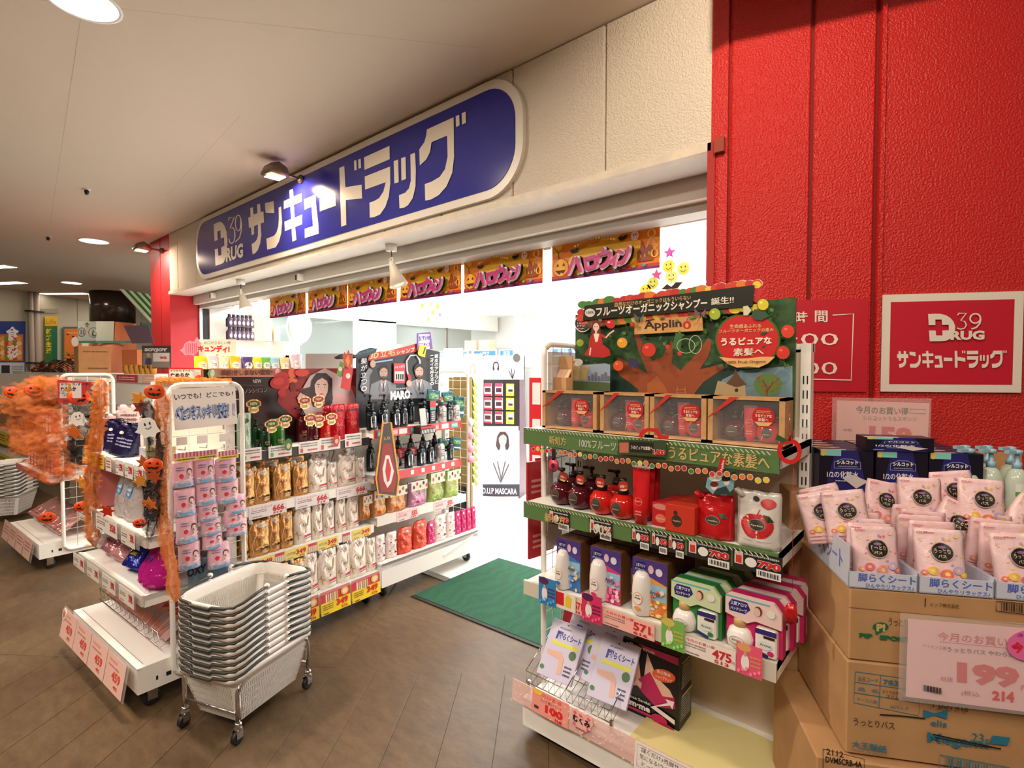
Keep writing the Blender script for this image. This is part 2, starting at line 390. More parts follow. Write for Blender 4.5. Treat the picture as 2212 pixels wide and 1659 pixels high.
GL=[Z3([(950,75),(1000,58),(1005,185),(1075,160),(1068,15),(1118,0),(1128,140),(1175,130),(1185,315),(1130,340),(1140,540),(1120,680),(1080,790),(1045,835),(990,865),(975,690),(1030,655),(1065,610),(1082,540),(1082,355),(1015,385),(1015,515),(975,540),(965,405),(930,415),(918,240),(955,222)]),[(572.2,438.9),(590.9,434.1),(592.2,460),(573.4,459.6)],Z3([(1435,65),(1478,48),(1495,320),(1480,500),(1440,650),(1385,745),(1240,785),(1228,598),(1300,570),(1360,545),(1400,490),(1430,390),(1440,250)]),Z1([(628,838),(667,822),(663,770),(686,760),(690,811),(740,790),(742,840),(692,862),(697,945),(745,925),(745,985),(700,1004),(708,1086),(683,1097),(678,1013),(635,1030),(632,970),(675,953),(670,872),(628,890)]),Z1([(758,828),(830,797),(834,860),(848.5,986),(851,1046),(762.7,1074),(761,1016),(814,998),(805,874),(760,893)]),Z1([(857,828),(958,795),(960,868),(858,905)]),Z4([(255,688),(307,665),(318,887),(487,860),(492,1003),(323,1020),(328,1278),(275,1297)]),Z4([(408,612),(432,604),(436,705),(412,714)]),Z4([(452,600),(478,590),(482,685),(455,695)]),Z4([(513,577),(777,457),(780,595),(518,708)]),Z4([(520,777),(784,672),(786,850),(770,985),(735,1090),(680,1170),(620,1197),(573,1204),(569,1047),(620,1030),(670,1000),(715,930),(738,835),(525,912)]),Z4([(822,615),(868,600),(874,835),(828,848)]),Z4([(898,587),(945,570),(950,800),(903,820)]),Z4([(995,548),(1043,528),(1052,700),(1048,880),(1020,1000),(970,1075),(930,1100),(882,1108),(877,970),(940,945),(980,900),(1000,820)]),Z4([(1088,495),(1140,420),(1160,350),(1167,288),(1445,160),(1450,570),(1430,740),(1370,880),(1290,970),(1210,1015),(1150,1027),(1145,855),(1215,830),(1300,780),(1355,700),(1382,570),(1377,352),(1215,420),(1200,520),(1160,600),(1093,662)]),Z4([(1466,150),(1503,135),(1507,245),(1470,264)]),Z4([(1530,120),(1570,103),(1573,218),(1534,237)])]
GD=Z3([(328,352),(385,322),(430,307),(475,325),(515,385),(545,480),(562,600),(562,700),(555,750),(535,770),(535,900),(520,960),(490,1010),(440,1035),(358,1060),(345,780),(400,762),(407,890),(460,875),(455,745),(510,715),(505,575),(450,595),(442,455),(390,475),(395,620),(340,640)])
G39=[(Z3([(582,285),(588,245),(680,225),(608,420),(650,405),(685,450),(690,560),(672,650),(635,680),(600,655),(588,600)]),2.1),(Z3([(745,195),(770,205),(788,260),(790,340),(785,410),(760,465),(735,462),(708,420),(695,340),(702,270),(720,215),(745,195)]),1.9),(Z3([(792,260),(805,350),(795,480),(770,580),(700,652)]),2.2)]
dS=D-.028;FS=Fr((0,dS,0),0)
sx0,sx1,sz0,sz1=-6.735,-1.895,2.492,3.168
def rrect(x0,z0,x1,z1,r,n=10):
 P=[]
 for cx,cz,a0 in((x1-r,z0+r,-90),(x1-r,z1-r,0),(x0+r,z1-r,90),(x0+r,z0+r,180)):
  for i in range(n+1):
   a=math.radians(a0+90*i/n);P.append((cx+r*math.cos(a),cz+r*math.sin(a)))
 return P
sign=thing('shop_sign','long blue shop sign with white rim and white katakana lettering on the fascia','sign',(sx0,dS,sz0))
def sg(x,z):return(x-sx0,z-sz0)
P=[sg(*q)for q in rrect(sx0,sz0,sx1,sz1,.27)]
mb=MB();mb.rings([[(x,.027,z)for x,z in P],[(x,0,z)for x,z in P]],mat((232,226,214),.35),False);mb.build('rim',sign)
P=[sg(*q)for q in rrect(sx0+.055,sz0+.05,sx1-.055,sz1-.05,.22)]
mb=MB();mb.rings([[(x,.002,z)for x,z in P],[(x,-.004,z)for x,z in P]],mat((40,44,150),.16),False);mb.build('face',sign)
def mp_sign(px,py):x,z=FS.m(px,py,-.006);return sg(x,z)
MLET=mat((236,226,210),.3)
a=Art(mp_sign,y=-.005,step=.0002)
for g in GL:a.poly(g,MLET)
a.build('lettering',sign)
a=Art(mp_sign,y=-.005,step=.0002);a.poly(GD,MLET)
for pts,w in G39:a.line(pts,w,MLET)
a.quadtext('RUG',[Z3([q])[0]for q in((538,1000),(828,915),(828,665),(535,760))],MLET,.045)
a.build('logo',sign)
WR=Fr(WO,aw)
def wsign(name,label,y,c,extent):
 x0,z0,x1,z1=extent
 t=thing(name,label,'sign',tuple(WR.w(x0,y,z0)),aw)
 MB().box(0,0,0,x1-x0,-y-.002,z1-z0,pm(c)).build('board',t);return t,(lambda px,py:(WR.m(px,py,y)[0]-x0,WR.m(px,py,y)[1]-z0))
yy=-.012
q=[WR.m(px,py,yy)for px,py in((1902,846),(2206,846),(2206,634),(1902,634))]
x0,z0,x1,z1=q[0][0],WR.m(2050,847,yy)[1],q[1][0],WR.m(2050,633,yy)[1]
t,mpw=wsign('wall_sign','red name plate with thick white border and white lettering on red wall',yy,(232,224,212),(x0,z0,x1,z1))
Wd,Hh=x1-x0,z1-z0
a=Art();a.rect(.03,.03,Wd-.03,Hh-.03,(196,26,50));a.build('face',t)
def to_plate(px,py):
 x,z=FS.m(px,py);return(.055+(x-gx0)/(gx1-gx0)*(Wd-.11),.095+(z-gz0)/(gz1-gz0)*.068)
xy=[FS.m(*p)for g in GL for p in g];gx0=min(p[0]for p in xy);gx1=max(p[0]for p in xy);gz0=min(p[1]for p in xy);gz1=max(p[1]for p in xy)
a=Art(to_plate,y=-.001)
for g in GL:a.poly(g,(232,224,212))
xy=[FS.m(*p)for p in GD];hx0=min(p[0]for p in xy);hx1=max(p[0]for p in xy);hz0=min(p[1]for p in xy);hz1=max(p[1]for p in xy)
def to_logo(px,py):
 x,z=FS.m(px,py);return(.158+(x-hx0)/(hx1-hx0)*.094,.200+(z-hz0)/(hz1-hz0)*.108)
a.mp=to_logo;a.poly(GD,(232,224,212))
a.mp= lambda x,z:(x,z)
a.line([(.259,.300),(.262,.308),(.288,.308),(.270,.280),(.283,.276),(.289,.262),(.283,.250),(.270,.246),(.258,.251)],.0045,(232,224,212))
a.ring(.318,.287,.020,.021,.0055,(232,224,212));a.line([(.336,.284),(.334,.268),(.322,.252),(.306,.246)],.0055,(232,224,212))
a.text('RUG',.236,.204,.350,.240,(232,224,212),.05)
a.build('lettering',t)
q=WR.m(1877,640,-.01);z0=WR.m(1800,846,-.01)[1];z1=WR.m(1800,646,-.01)[1]
t,mpw=wsign('hours_sign','red opening hours plate partly hidden behind green tree header',-.01,(192,24,44),(.03,z0,q[0],z1))
a=Art(mpw);WT=(236,228,216)
a.text('営',1640,700,1668,675,WT,.02).text('業',1678,700,1706,675,WT,.02)
a.text('時',1718,699,1744,673,WT,.02).text('間',1760,696,1787,671,WT,.02)
a.line([(1798,681),(1843,678),(1838,821),(1600,815)],2.6,WT)
a.text('10:00',1640,746,1810,720,WT,.0).text('21:00',1640,809,1808,782,WT,.0)
a.build('lettering',t)
def floodlight(label,loc,rz,tilt,power,shell=(120,100,84)):
 t=thing('floodlight',label,'lamp',loc,rz,None)
 ms=mat(shell,.35,.5)
 MB().lathe([(.036,0),(.036,.02),(.02,.035)],ms,14).build('mount',t,None,(PI/2,0,0))
 MB().tube([(0,-.02,0),(0,-.10,.005),(0,-.15,.0)],.011,ms).build('arm',t)
 mb=MB();L=[]
 for k,(y,hw,z0,z1)in enumerate([(-.13,.035,-.02,.02),(-.16,.07,-.035,.05),(-.22,.08,-.03,.075),(-.29,.08,-.028,.045),(-.31,.078,-.026,-.01)]):
  L.append([(-hw,y,z0),(hw,y,z0),(hw,y,z1*.7),(hw*.7,y,z1),(-hw*.7,y,z1),(-hw,y,z1*.7)])
 mb.rings(L,ms,True);mb.build('housing',t)
 MB().box(-.06,-.29,-.043,.06,-.17,-.038,mat((255,226,190),.4,emit=9)).build('lens',t)
 return t
for k,(px,py,lab)in enumerate(((652,388,'bronze floodlight on short arm over the blue sign'),(345,541,'bronze floodlight on the red column top'))):
 x,z=FASC.m(px,py,-.03);floodlight(lab,(x,D-.03 if k==0 else D-.002,z),0,0,0)
x,z=FASC.m(652,388,-.03)
l=area('sign_lamp_light',(x,D-.23,z-.06),(math.radians(30),0,0),.12,.1,13,(1,.74,.5),math.radians(150))
x2,z2=FASC.m(345,541)
area('column_lamp_light',(x2+.12,D-.26,z2-.06),(math.radians(20),math.radians(-14),0),.12,.1,30,(1,.72,.5),math.radians(150))
LL=Vector((-.3,1.25,3.05));v1=Vector((-.8,2.33,2.865))-LL;v2=Vector((-.32,2.58,2.917))-LL
spot('wall_lamp_light',LL,(-.4,2.55,2.5),70,(1,.80,.60),120,.6,.006)
ft=thing('floodlight','floodlight above the frame with an added flap that cuts its light on the red wall','lamp',LL);e0=v1*.3-(v2-v1)*.035;e1=v2*.3+(v2-v1)*.6
MB().add([tuple(e0),tuple(e1),tuple(e1+Vector((0,0,.14))),tuple(e0+Vector((0,0,.14)))],[(0,1,2,3)],M_BLACK).build('flap',ft);MB().box(-.08,-.12,.02,.08,.0,.1,M_BLACK).tube([(0,-.05,.1),(0,-.05,.15)],.012,M_BLACK).build('housing',ft);MB().tube([(0,-.02,.09),tuple((e0+e1)/2+Vector((0,0,.1)))],.006,M_BLACK).build('flap_arm',ft)  # unseen flap, added and shaped so its edge cuts the beam across the wall
def cone_lamp(label,px,py,on):
 X,Y,Zs=pix(px,py,Z=2.436)
 t=thing('hanging_lamp',label,'lamp',(X,Y,Zs),math.radians(-20))
 MB().lathe([(.042,-.05),(.045,0)],M_WHITE,14).build('canopy',t)
 MB().tube([(0,0,-.05),(.012,0,-.09),(0,0,-.12)],.004,M_BLACK).build('cord',t)
 MB().box(-.03,-.006,-.19,-.024,.006,-.10,M_STEEL).box(.024,-.006,-.19,.03,.006,-.10,M_STEEL).box(-.03,-.006,-.106,.03,.006,-.10,M_STEEL).build('bracket',t)
 sh=MB().lathe([(.02,0),(.03,-.05),(.036,-.08),(.072,-.19),(.07,-.19),(.034,-.08),(.016,-.01)],mat((232,224,206),.4),18,cap1=True).build('shade',t,(0,0,-.13),(math.radians(14),math.radians(-12),0))
 b_=MB().lathe([(.058,-.175),(.03,-.19)],mat((255,232,196),.5,emit=5 if on else 0.0),16).build('bulb',t,(0,0,-.13),(math.radians(14),math.radians(-12),0))
 return t
cone_lamp('lit white cone lamp hanging near the red column',520,604,True)
cone_lamp('unlit white cone lamp hanging below blue sign middle',845,528,False)
X,Y,Zs=pix(520,604,Z=2.436)
spot('cone_lamp_light',(X-.03,Y-.06,Zs-.36),(X-.4,Y-.6,1.2),14,(1,.78,.55),110,.7)
for k,(px,py)in enumerate(((462,640),(648,601))):
 x,z=Fr((0,2.6,0),0).m(px,py)
 t=MB().box(0,-.05,0,.06,0,.05,M_BLACK).box(.045,-.056,-.005,.07,0,.055,M_STEEL).build('door_sensor',None,(x,2.6,z-.025))
 tag(t,['small black sensor box left of the cone lamp','small black sensor box on shutter housing under the sign'][k],'sensor')
def downlight(x,y,label,r=.13):
 t=thing('downlight',label,'ceiling light',(x,y,3.2),0,'round downlights of the mall ceiling')
 MB().lathe([(r+.015,0),(r+.015,-.006),(r,-.006),(r,0)],M_WHITE,28,cap0=False,cap1=False).build('rim',t)
 MB().lathe([(r,-.003),(r,-.001)],mat((255,246,232),.5,emit=7),28).build('diffuser',t)
DL=['large round ceiling downlight nearest the camera','round downlight left of the red column lamp','round far downlight beyond the column lamp one','round downlight just right of dark pillar top','small farthest round downlight beside the dark pillar']
for(x,y),lab in zip([(-3.159,.621),(-8.937,1.811),(-13.629,2.389),(-14.886,3.826),(-16.11,4.029)],DL):downlight(x,y,lab,.135 if x>-5 else .16)
for k,(p,q,lab)in enumerate((((0,575),(22,574),'short bright ceiling strip at far left, nearest one'),((0,611),(48,609),'bright ceiling strip at the left, middle one'),((92,634),(188,633),'long bright ceiling strip beside the dark pillar'))):
 a_,b_=pix(*p,Z=3.2),pix(*q,Z=3.2)
 if k<2:a_=a_-(b_-a_).normalized()*.5
 d=b_-a_;t=thing('strip_light',lab,'ceiling light',a_,math.atan2(d.y,d.x),'strip lights of the far ceiling')
 MB().box(-.02,-.12,-.012,d.length+.02,.12,0,M_WHITE).build('frame',t);MB().box(0,-.1,-.016,d.length,.1,-.012,mat((255,240,214),.5,emit=6)).build('diffuser',t)
for k,(px,py)in enumerate(((187,409),(104,511),(55,512))):
 p=pix(px,py,Z=3.2)
 if k==2:continue
 tag(MB().lathe([(.035,-.004),(.035,0)],M_WHITE,12).lathe([(.012,-.05),(.02,-.02),(.012,0)],M_BLACK,10).build('sprinkler',None,p),['dark sprinkler head on ceiling, nearer one','dark sprinkler head on ceiling, farther one'][k],'sprinkler')
OR1,OR2,PU,PK=(238,132,22),(250,178,30),(112,30,120),(196,40,128)
def banner_art(w,h,seed=0):
 a=Art(lambda x,z:(x*w,z*h));BLK=(40,20,22)
 a.rect(0,.0,1,1,OR1,4)
 r=random.Random(3)
 for k in range(12):
  a.ell(r.random()*.9+.05,.3+r.random()*.65,.05,.16,OR2,12)
 a.ell(.5,.42,.33,.42,(252,196,40),20)
 a.rect(0,0,1,.13,(204,60,30));a.rect(0,0,1,.055,PU)
 a.line([(.08,.5),(.07,.75),(.03,.9)],.008,BLK).line([(.07,.72),(.13,.88)],.006,BLK)
 a.ell(.095,.34,.085,.25,(120,60,10)).ell(.095,.34,.08,.235,(244,158,24));a.ell(.095,.34,.04,.23,(250,178,40))
 a.poly([(.05,.38),(.08,.38),(.068,.47)],BLK).poly([(.115,.38),(.145,.38),(.125,.47)],BLK).poly([(.04,.27),(.15,.27),(.125,.17),(.1,.21),(.085,.15),(.065,.2)],BLK)
 a.poly([(.82,.2),(.95,.2),(.95,.48),(.92,.62),(.90,.5),(.88,.5),(.86,.72),(.84,.5),(.82,.45)],(150,66,20))
 a.rect(.845,.3,.855,.37,OR2).rect(.88,.3,.89,.37,OR2).rect(.915,.34,.925,.42,OR2)
 a.ell(.80,.85,.035,.12,(250,220,190)).ell(.79,.87,.005,.02,BLK).ell(.81,.88,.005,.02,BLK)
 a.ring(.94,.84,.035,.1,.014,(252,210,110));a.ring(.965,.36,.032,.1,.016,(250,200,90));a.ring(.95,.64,.03,.09,.010,(230,120,160))
 for k in range(9):a.ell(.2+.085*k,.1,.02,.035,[(230,120,180),(120,190,90),(90,150,220)][k%3],8)
 for bx,bz in((.245,.72),(.70,.84)):
  a.poly([(bx-.045,bz+.03),(bx-.015,bz+.06),(bx,bz+.03),(bx+.015,bz+.06),(bx+.045,bz+.07),(bx+.03,bz-.03),(bx,bz-.05),(bx-.03,bz-.04)],BLK)
 S=[[(.27,.64),(.245,.42),(.215,.2)],[(.30,.64),(.315,.42),(.34,.2)],[(.385,.56),(.48,.6),(.485,.3),(.395,.24),(.385,.56)],[(.555,.78),(.556,.66)],[(.512,.45),(.512,.62),(.61,.66),(.615,.50),(.59,.34),(.54,.24)],[(.675,.5),(.65,.4),(.628,.34)],[(.66,.42),(.66,.22)],[(.70,.62),(.725,.58)],[(.70,.26),(.745,.32),(.775,.48),(.785,.68)]]
 S=[[(x_,.13+(z_-.2)*.82)for x_,z_ in st]for st in S]
 for w_,c in((.058,BLK),(.045,(248,236,244)),(.028,PK)):
  for st in S:
   for i in range(len(st)-1):
    (xa,za),(xb,zb)=st[i],st[i+1];dx,dz=(xb-xa)*w,(zb-za)*h;l=math.hypot(dx,dz)or 1
    ox,oz=-dz/l*w_/2*w/w,dx/l*w_/2
    ox*=1.0;oz*=w/h
    sh=-.012 if c==BLK else 0
    a.poly([(xa+ox,za+oz+sh),(xa-ox,za-oz+sh),(xb-ox,zb-oz+sh),(xb+ox,zb+oz+sh)],c)
   for(xx,zz)in st:a.ell(xx,zz+(-.012 if c==BLK else 0),w_/2,w_/2*w/h,c,10)
 word='HappyHalloween';n=len(word)
 for i,ch in enumerate(word):
  u=.30+.36*i/(n-1)+(.012 if i>4 else 0);z=.71+.15*math.sin(PI*(i+1)/(n+1));hh=.085 if ch in 'Hl' else .06
  a.text(ch,u-.013,z,u+.013,z+hh,BLK,.06);a.text(ch,u-.010,z+.006,u+.010,z+hh-.004,(250,232,110),.02)
 return a
YB=2.84;FB=Fr((0,YB,0),0)
BX=[((583,636),(660,677)),((666,632),(750,668)),((752,600),(857,655)),((865,570),(996,634)),((1003,545),(1172,618)),((1193,503),(1425,590))]
bw=FB.m(1425,560)[0]-FB.m(1193,560)[0];zb_=FB.m(1425,578)[1];zt_=FB.m(1425,487)[1];bh=zt_-zb_
proto=None
BL_=['leftmost halloween banner, smallest looking','halloween banner with sagging top edge, second from left','third halloween banner from left beside the cone lamp','fourth halloween banner from the left','fifth halloween banner from the left','nearest halloween banner at right by the red wall']
for k,(p,q)in enumerate(BX):
 xa=FB.m(p[0],(p[1]+q[1])/2)[0];xb=FB.m(q[0],(p[1]+q[1])/2)[0]
 if proto is None:
  t=thing('halloween_banner',BL_[k],'banner',(xa,YB,zb_),0,'halloween banners in a row')
  MB().box(0,0,0,bw,.002,bh,pm((236,130,30))).build('sheet',t);banner_art(bw,bh).build('print',t)
  MB().tube([(.01,-.004,bh),(bw-.01,-.004,bh)],.004,M_WHITE,6).build('hanging_rod',t)
  proto=t
 else:t=dup(proto,BL_[k])
 t.location=(xa,YB,zb_);t.scale=((xb-xa)/bw,1,1)
for k in range(6):
 x=FB.m([500,662,752,860,1000,1180][k],600)[0]
 tag(MB().box(-.03,0,0,.03,.004,.10,M_WHITE).build('hanger_tape',None,(x,YB+.01,zt_-.02)),['white hanger tape left of the first banner','white hanger tape between first and second banner','white hanger tape between second and third banner','white hanger tape between third and fourth banner','white hanger tape between fourth and fifth banner','white hanger tape between the last two banners'][k],'tape','white tapes holding the banners')
tr=thing('door_track','grey sliding door track above the banners','track',(-7.6,2.80,2.365))
MB().box(0,0,-.03,6.8,.08,0,mat((200,196,188),.4)).build('rail',tr)
MB().tube([(0,.0,-.05),(6.8,.0,-.05)],.012,mat((170,166,158),.4,.5),8).build('roller_tube',tr)
for x in(1.2,2.4,3.4,4.3,5.1,5.9):MB().box(x,-.015,-.07,x+.05,.09,-.02,M_STEEL).build('track_joint',tr)
def caster(parent,x,y,r=.035,c=(30,30,32)):
 mb=MB()
 mb.lathe([(.022,2*r+.018),(.022,2*r+.03)],M_CHROME,10,(x,y))
 for s in(-1,1):mb.box(x+s*.018-.002,y-.02,r-.005,x+s*.018+.002,y+.02,2*r+.02,M_CHROME)
 o=mb.build('caster',parent)
 L=[]
 for xx,rr in((-.012,r*.8),(-.010,r),(.010,r),(.012,r*.8)):
  L.append([(x+xx,y+rr*math.cos(2*PI*k/14),r+rr*math.sin(2*PI*k/14))for k in range(14)])
 MB().rings(L,mat(c,.55)).build('wheel',o)
def upright(parent,x,y,H,z0=.1,w=.032,d=.045):
 o=MB().box(x,y,z0,x+w,y+d,H,M_STEEL).build('upright',parent)
 mb=MB();n=int((H-z0-.1)/.05)
 for k in range(n):
  z=z0+.06+k*.05
  for xx in(.008,.020):mb.box(x+xx,y-.0012,z,x+xx+.004,y-.0002,z+.028,M_BLACK)
 mb.build('slot',o)['kind']='stuff'
def grid_panel(parent,x,y0,y1,z0,z1,frame_r=.011,nx=4,nz=14,name='side_grid',round_top=.05):
 """an upright wire panel in the y-z plane with a round tube frame"""
 r=round_top;P=[]
 for cy,cz,a0 in((y1-r,z0+r,-90),(y1-r,z1-r,0),(y0+r,z1-r,90),(y0+r,z0+r,180)):
  for i in range(5):
   a=math.radians(a0+90*i/4);P.append((x,cy+r*math.cos(a),cz+r*math.sin(a)))
 f=MB().tube(P,frame_r,M_STEEL,8,True).build(name,parent)
 mb=MB()
 for k in range(1,nx):yy=y0+(y1-y0)*k/nx;mb.tube([(x,yy,z0),(x,yy,z1)],.002,M_WIRE,5)
 for k in range(1,nz):zz=z0+(z1-z0)*k/nz;mb.tube([(x,y0,zz),(x,y1,zz)],.002,M_WIRE,5)
 mb.build('wire',f)
 return f
def shelf(parent,W,z,y0,y1,rail_h=.05,rail_c=STEEL,x0=.0,acrylic=0,xr=0.0):
 s_=MB().box(x0,y0+.004,z-.022,W-xr,y1,z,M_STEEL)
 s_.box(x0+.0,y0+.002,z-.05,x0+.003,y1,z,M_STEEL).box(W-xr-.003,y0+.002,z-.05,W-xr,y1,z,M_STEEL)
 s=s_.build('shelf',parent)
 MB().box(x0,y0-.008,z-rail_h,W-xr,y0+.004,z+.004,mat(rail_c,.35)).build('price_rail',s)
 if acrylic:
  MB().box(x0,y0-.004,z+.004,W-xr,y0,z+acrylic,M_ACR).build('shelf_fence',s)
 return s
def gondola(name,label,fr,W,DEP,H,base_z=.10,deck_z=.2,back=True,side=None,group=None,back_c=(226,220,206),casters=True,y_up=None):
 t=thing(name,label,'shelf unit',fr.O,fr.a,group)
 yb=DEP-.03 if y_up is None else y_up
 MB().box(0,.0,base_z,W,.012,deck_z,M_STEEL).box(0,.012,base_z,.012,DEP,deck_z-.004,M_STEEL).box(W-.012,.012,base_z,W,DEP,deck_z-.004,M_STEEL).box(0,DEP-.012,base_z,W,DEP,deck_z,M_STEEL).build('base_frame',t)
 d_=MB().box(0,.0,deck_z-.004,W,DEP,deck_z+.004,M_STEEL).build('base_deck',t)
 mb=MB();k=0
 while .03+k*.014<W-.03:mb.box(.03+k*.014,.03,deck_z+.004,.037+k*.014,.033,deck_z+.0046,M_BLACK);k+=1
 mb.build('perforation',d_)
 mb=MB()
 for yy in(.07,.11):mb.box(W,yy,base_z+.035,W+.0006,yy+(.02 if yy>.1 else .008),base_z+.053,M_BLACK)
 mb.build('bolt_hole',t)
 if back:
  p=MB().box(.02,yb,deck_z,W-.02,yb+.012,H-.02,mat(back_c,.5)).build('back_panel',t)
 upright(t,0,yb-.03,H,base_z);upright(t,W-.032,yb-.03,H,base_z)
 MB().box(0,yb,H-.03,W,yb+.03,H,M_STEEL).build('top_bar',t)
 if casters:
  for x in(.06,W-.06):
   for y in(.07,DEP-.06):caster(t,x,y)
 return t
def card(parent,name,x,z,w,h,y,bg,fn=None,t=.0012,rz=0,tilt=0):
 """a printed card as one part: board plus print. x,z = lower-left"""
 a=Art();a.mb.box(0,0,0,w,t,h,pm(bg,.5))
 if fn:fn(a,w,h)
 return a.build(name,parent,(x,y,z),(tilt,0,rz))
RED=(206,40,44)
def price_fn(num,sub=None,head=None,code=False,c=RED,big=.5,squ=(150,130,130)):
 def f(a,w,h):
  if head:a.text(head,w*.08,h*.74,w*.62,h*.92,c if not code else(60,50,50),.01)
  a.squig(w*.06,h*.42,w*.46,h*.70,2,squ,5)
  a.text(num,w*(.98-big),h*.30,w*.93,h*.80,c,.035)
  if sub:a.text(sub,w*.62,h*.07,w*.88,h*.25,c,.03)
  a.squig(w*.08,h*.08,w*.34,h*.22,1,(120,110,110),3)
  a.text('円',w*.935,h*.30,w*.985,h*.45,c)
 return f
DIM={};USED=set()
class G:
 """a kind of goods: the first placed piece is the prototype itself, the others are copies"""
 def __init__(s,root,w,h):s.r=root;s.w=w;s.h=h;s.used=False
 def put(s,loc,rz,label,group=None,sx=1,sy=1,sz=1,rx=0,ry=0):
  if not s.used:o=s.r;s.used=True;o['label']=label
  else:o=dup(s.r,label)
  if group:o['group']=group
  o.location=loc;o.rotation_euler=(rx,ry,rz);o.scale=(sx,sy,sz);return o
def row(fr,dy,z,items,labels,group=None,jit=.04):
 """items: (kind, (px box), extra depth)"""
 out=[]
 for k,it in enumerate(items):
  g,b=it[0],it[1];ex=it[2]if len(it)>2 else 0
  x,zb,w,h=fr.box(b,dy+ex)
  zt=zb+h;h=max(zt-z,.03)
  sx=w/g.w;sz=h/g.h
  out.append(g.put(fr.w(x,dy+ex+.045,z),fr.a+R.uniform(-jit,jit),labels[k]if isinstance(labels,list)else labels(k),group,sx,min(max((sx+sz)/2,.7),1.2),sz))
 return out
def pouch_geo(w,h,d,m,cut=0.0,seed=1,wr=.004,flare=0.0,nx=9,nz=12,topd=.05,waist=0.0,full=1.0):
 r=random.Random(seed);ph=[r.uniform(0,6.28)for _ in range(8)]
 def hw(t):return w/2*(1-.03*math.sin(PI*t)-waist*math.exp(-((t-.62)/.16)**2)+flare*(1-t))*(1-.06*max(0,t-.93)/.07)
 def xo(t):return cut*w*.5*max(0,(t-.74)/.26)if t>.74 else 0
 def dd(t):return d/2*(.88+.12*min(1,t/.12))*max(topd,(1-max(0,(t-.12)/.88)**1.6*full))
 def surf(x,z,side=-1):
  t=min(max(z/h,0),1);c=xo(t);W=hw(t)-c*.5*2*.5;u=max(-1,min(1,(x-c*.5)/max(W,1e-5)))
  y=dd(t)*max(0,1-abs(u)**2.4)**.6
  y+=wr*(math.sin(9*u+5*t+ph[0])*math.sin(7*t+ph[1])+.6*math.sin(15*t+6*u+ph[2]))*(1-abs(u)**3)
  return side*y
 L=[]
 for j in range(nz+1):
  t=j/nz;z=t*h;c=xo(t);W=hw(t)-c*.5;ring=[]
  for i in range(nx+1):x=c*.5-W+2*W*i/nx;ring.append((x,surf(x,z),z))
  for i in range(nx-1,0,-1):x=c*.5-W+2*W*i/nx;ring.append((x,surf(x,z,1),z))
  L.append(ring)
 return MB().rings(L,m,True),surf
def pouch(name,label,cat,w,h,d,m,art=None,cut=0.0,cap=None,group=None,**kw):
 t=thing(name,label,cat,(0,0,0),0,group)
 mb,surf=pouch_geo(w,h,d,m,cut,**kw);mb.build('bag',t)
 if cap:
  MB().lathe([(.013,0),(.014,.012),(.012,.03),(.010,.034)],mat(cap,.35),12).build('cap',t,(-w*.5+w*cut*.45,0,h*.93),(0,math.radians(-18 if cut<.5 else-30),0))
 if art:
  a=Art(y=-.0012,step=.0002,warp=lambda x,z:surf(x,z));art(a,w,h);a.build('print',t)
 return G(t,w,h)
def bottle(name,label,cat,prof,m,head='pump',hc=(30,28,30),art=None,ry=1.0,group=None,w=None,hz=None,headscale=1.0,n=18):
 t=thing(name,label,cat,(0,0,0),0,group)
 mb=MB();L=[[(r*math.cos(2*PI*i/n),ry*r*math.sin(2*PI*i/n),z)for i in range(n)]for r,z in prof]
 mb.rings(L,m,True).build('body',t)
 zt=prof[-1][1];rt_=prof[-1][0];hm=mat(hc,.35);s=headscale
 if head=='pump':
  MB().lathe([(rt_*1.05,zt),(rt_*1.05,zt+.018*s),(.007*s,zt+.02*s),(.006*s,zt+.045*s),(.014*s,zt+.046*s),(.014*s,zt+.058*s),(.004*s,zt+.06*s)],hm,12).box(-.042*s,-.007*s,zt+.048*s,.0,.007*s,zt+.058*s,hm).build('pump',t);zt+=.06*s
 elif head=='cap':
  MB().lathe([(rt_*1.02,zt-.002),(rt_*1.02,zt+.03*s),(rt_*.9,zt+.034*s)],hm,14).build('cap',t);zt+=.034*s
 if art:
  def warp(x,z):
   for k in range(len(prof)-1):
    if prof[k][1]<=z<=prof[k+1][1]:
     f=(z-prof[k][1])/max(prof[k+1][1]-prof[k][1],1e-6);r=prof[k][0]+(prof[k+1][0]-prof[k][0])*f;break
   else:r=rt_
   return-ry*math.sqrt(max(r*r-x*x,1e-7))
  a=Art(y=-.0012,step=.0002,warp=warp);art(a,max(p[0]for p in prof)*2,zt);a.build('print',t)
 return G(t,w or max(p[0]for p in prof)*2,hz or zt)
def carton(name,label,cat,w,h,d,c,front=None,side=None,top=None,group=None):
 t=thing(name,label,cat,(0,0,0),0,group)
 MB().rbox(-w/2,-d/2,0,w/2,d/2,h,pm(c,.35)if isinstance(c,tuple)else c,.0015).build('carton',t)
 if front:
  a=Art(lambda x,z:(x-w/2,z),y=-d/2);front(a,w,h);a.build('front_print',t)
 if side:
  a=Art(lambda x,z:(x-d/2,z));side(a,d,h);a.build('side_print',t,(w/2,0,0),(0,0,PI/2))
 if top:
  a=Art(lambda x,z:(x-w/2,z-d/2));top(a,w,d);a.build('top_print',t,(0,0,h),(-PI/2,0,0))
 return G(t,w,h)
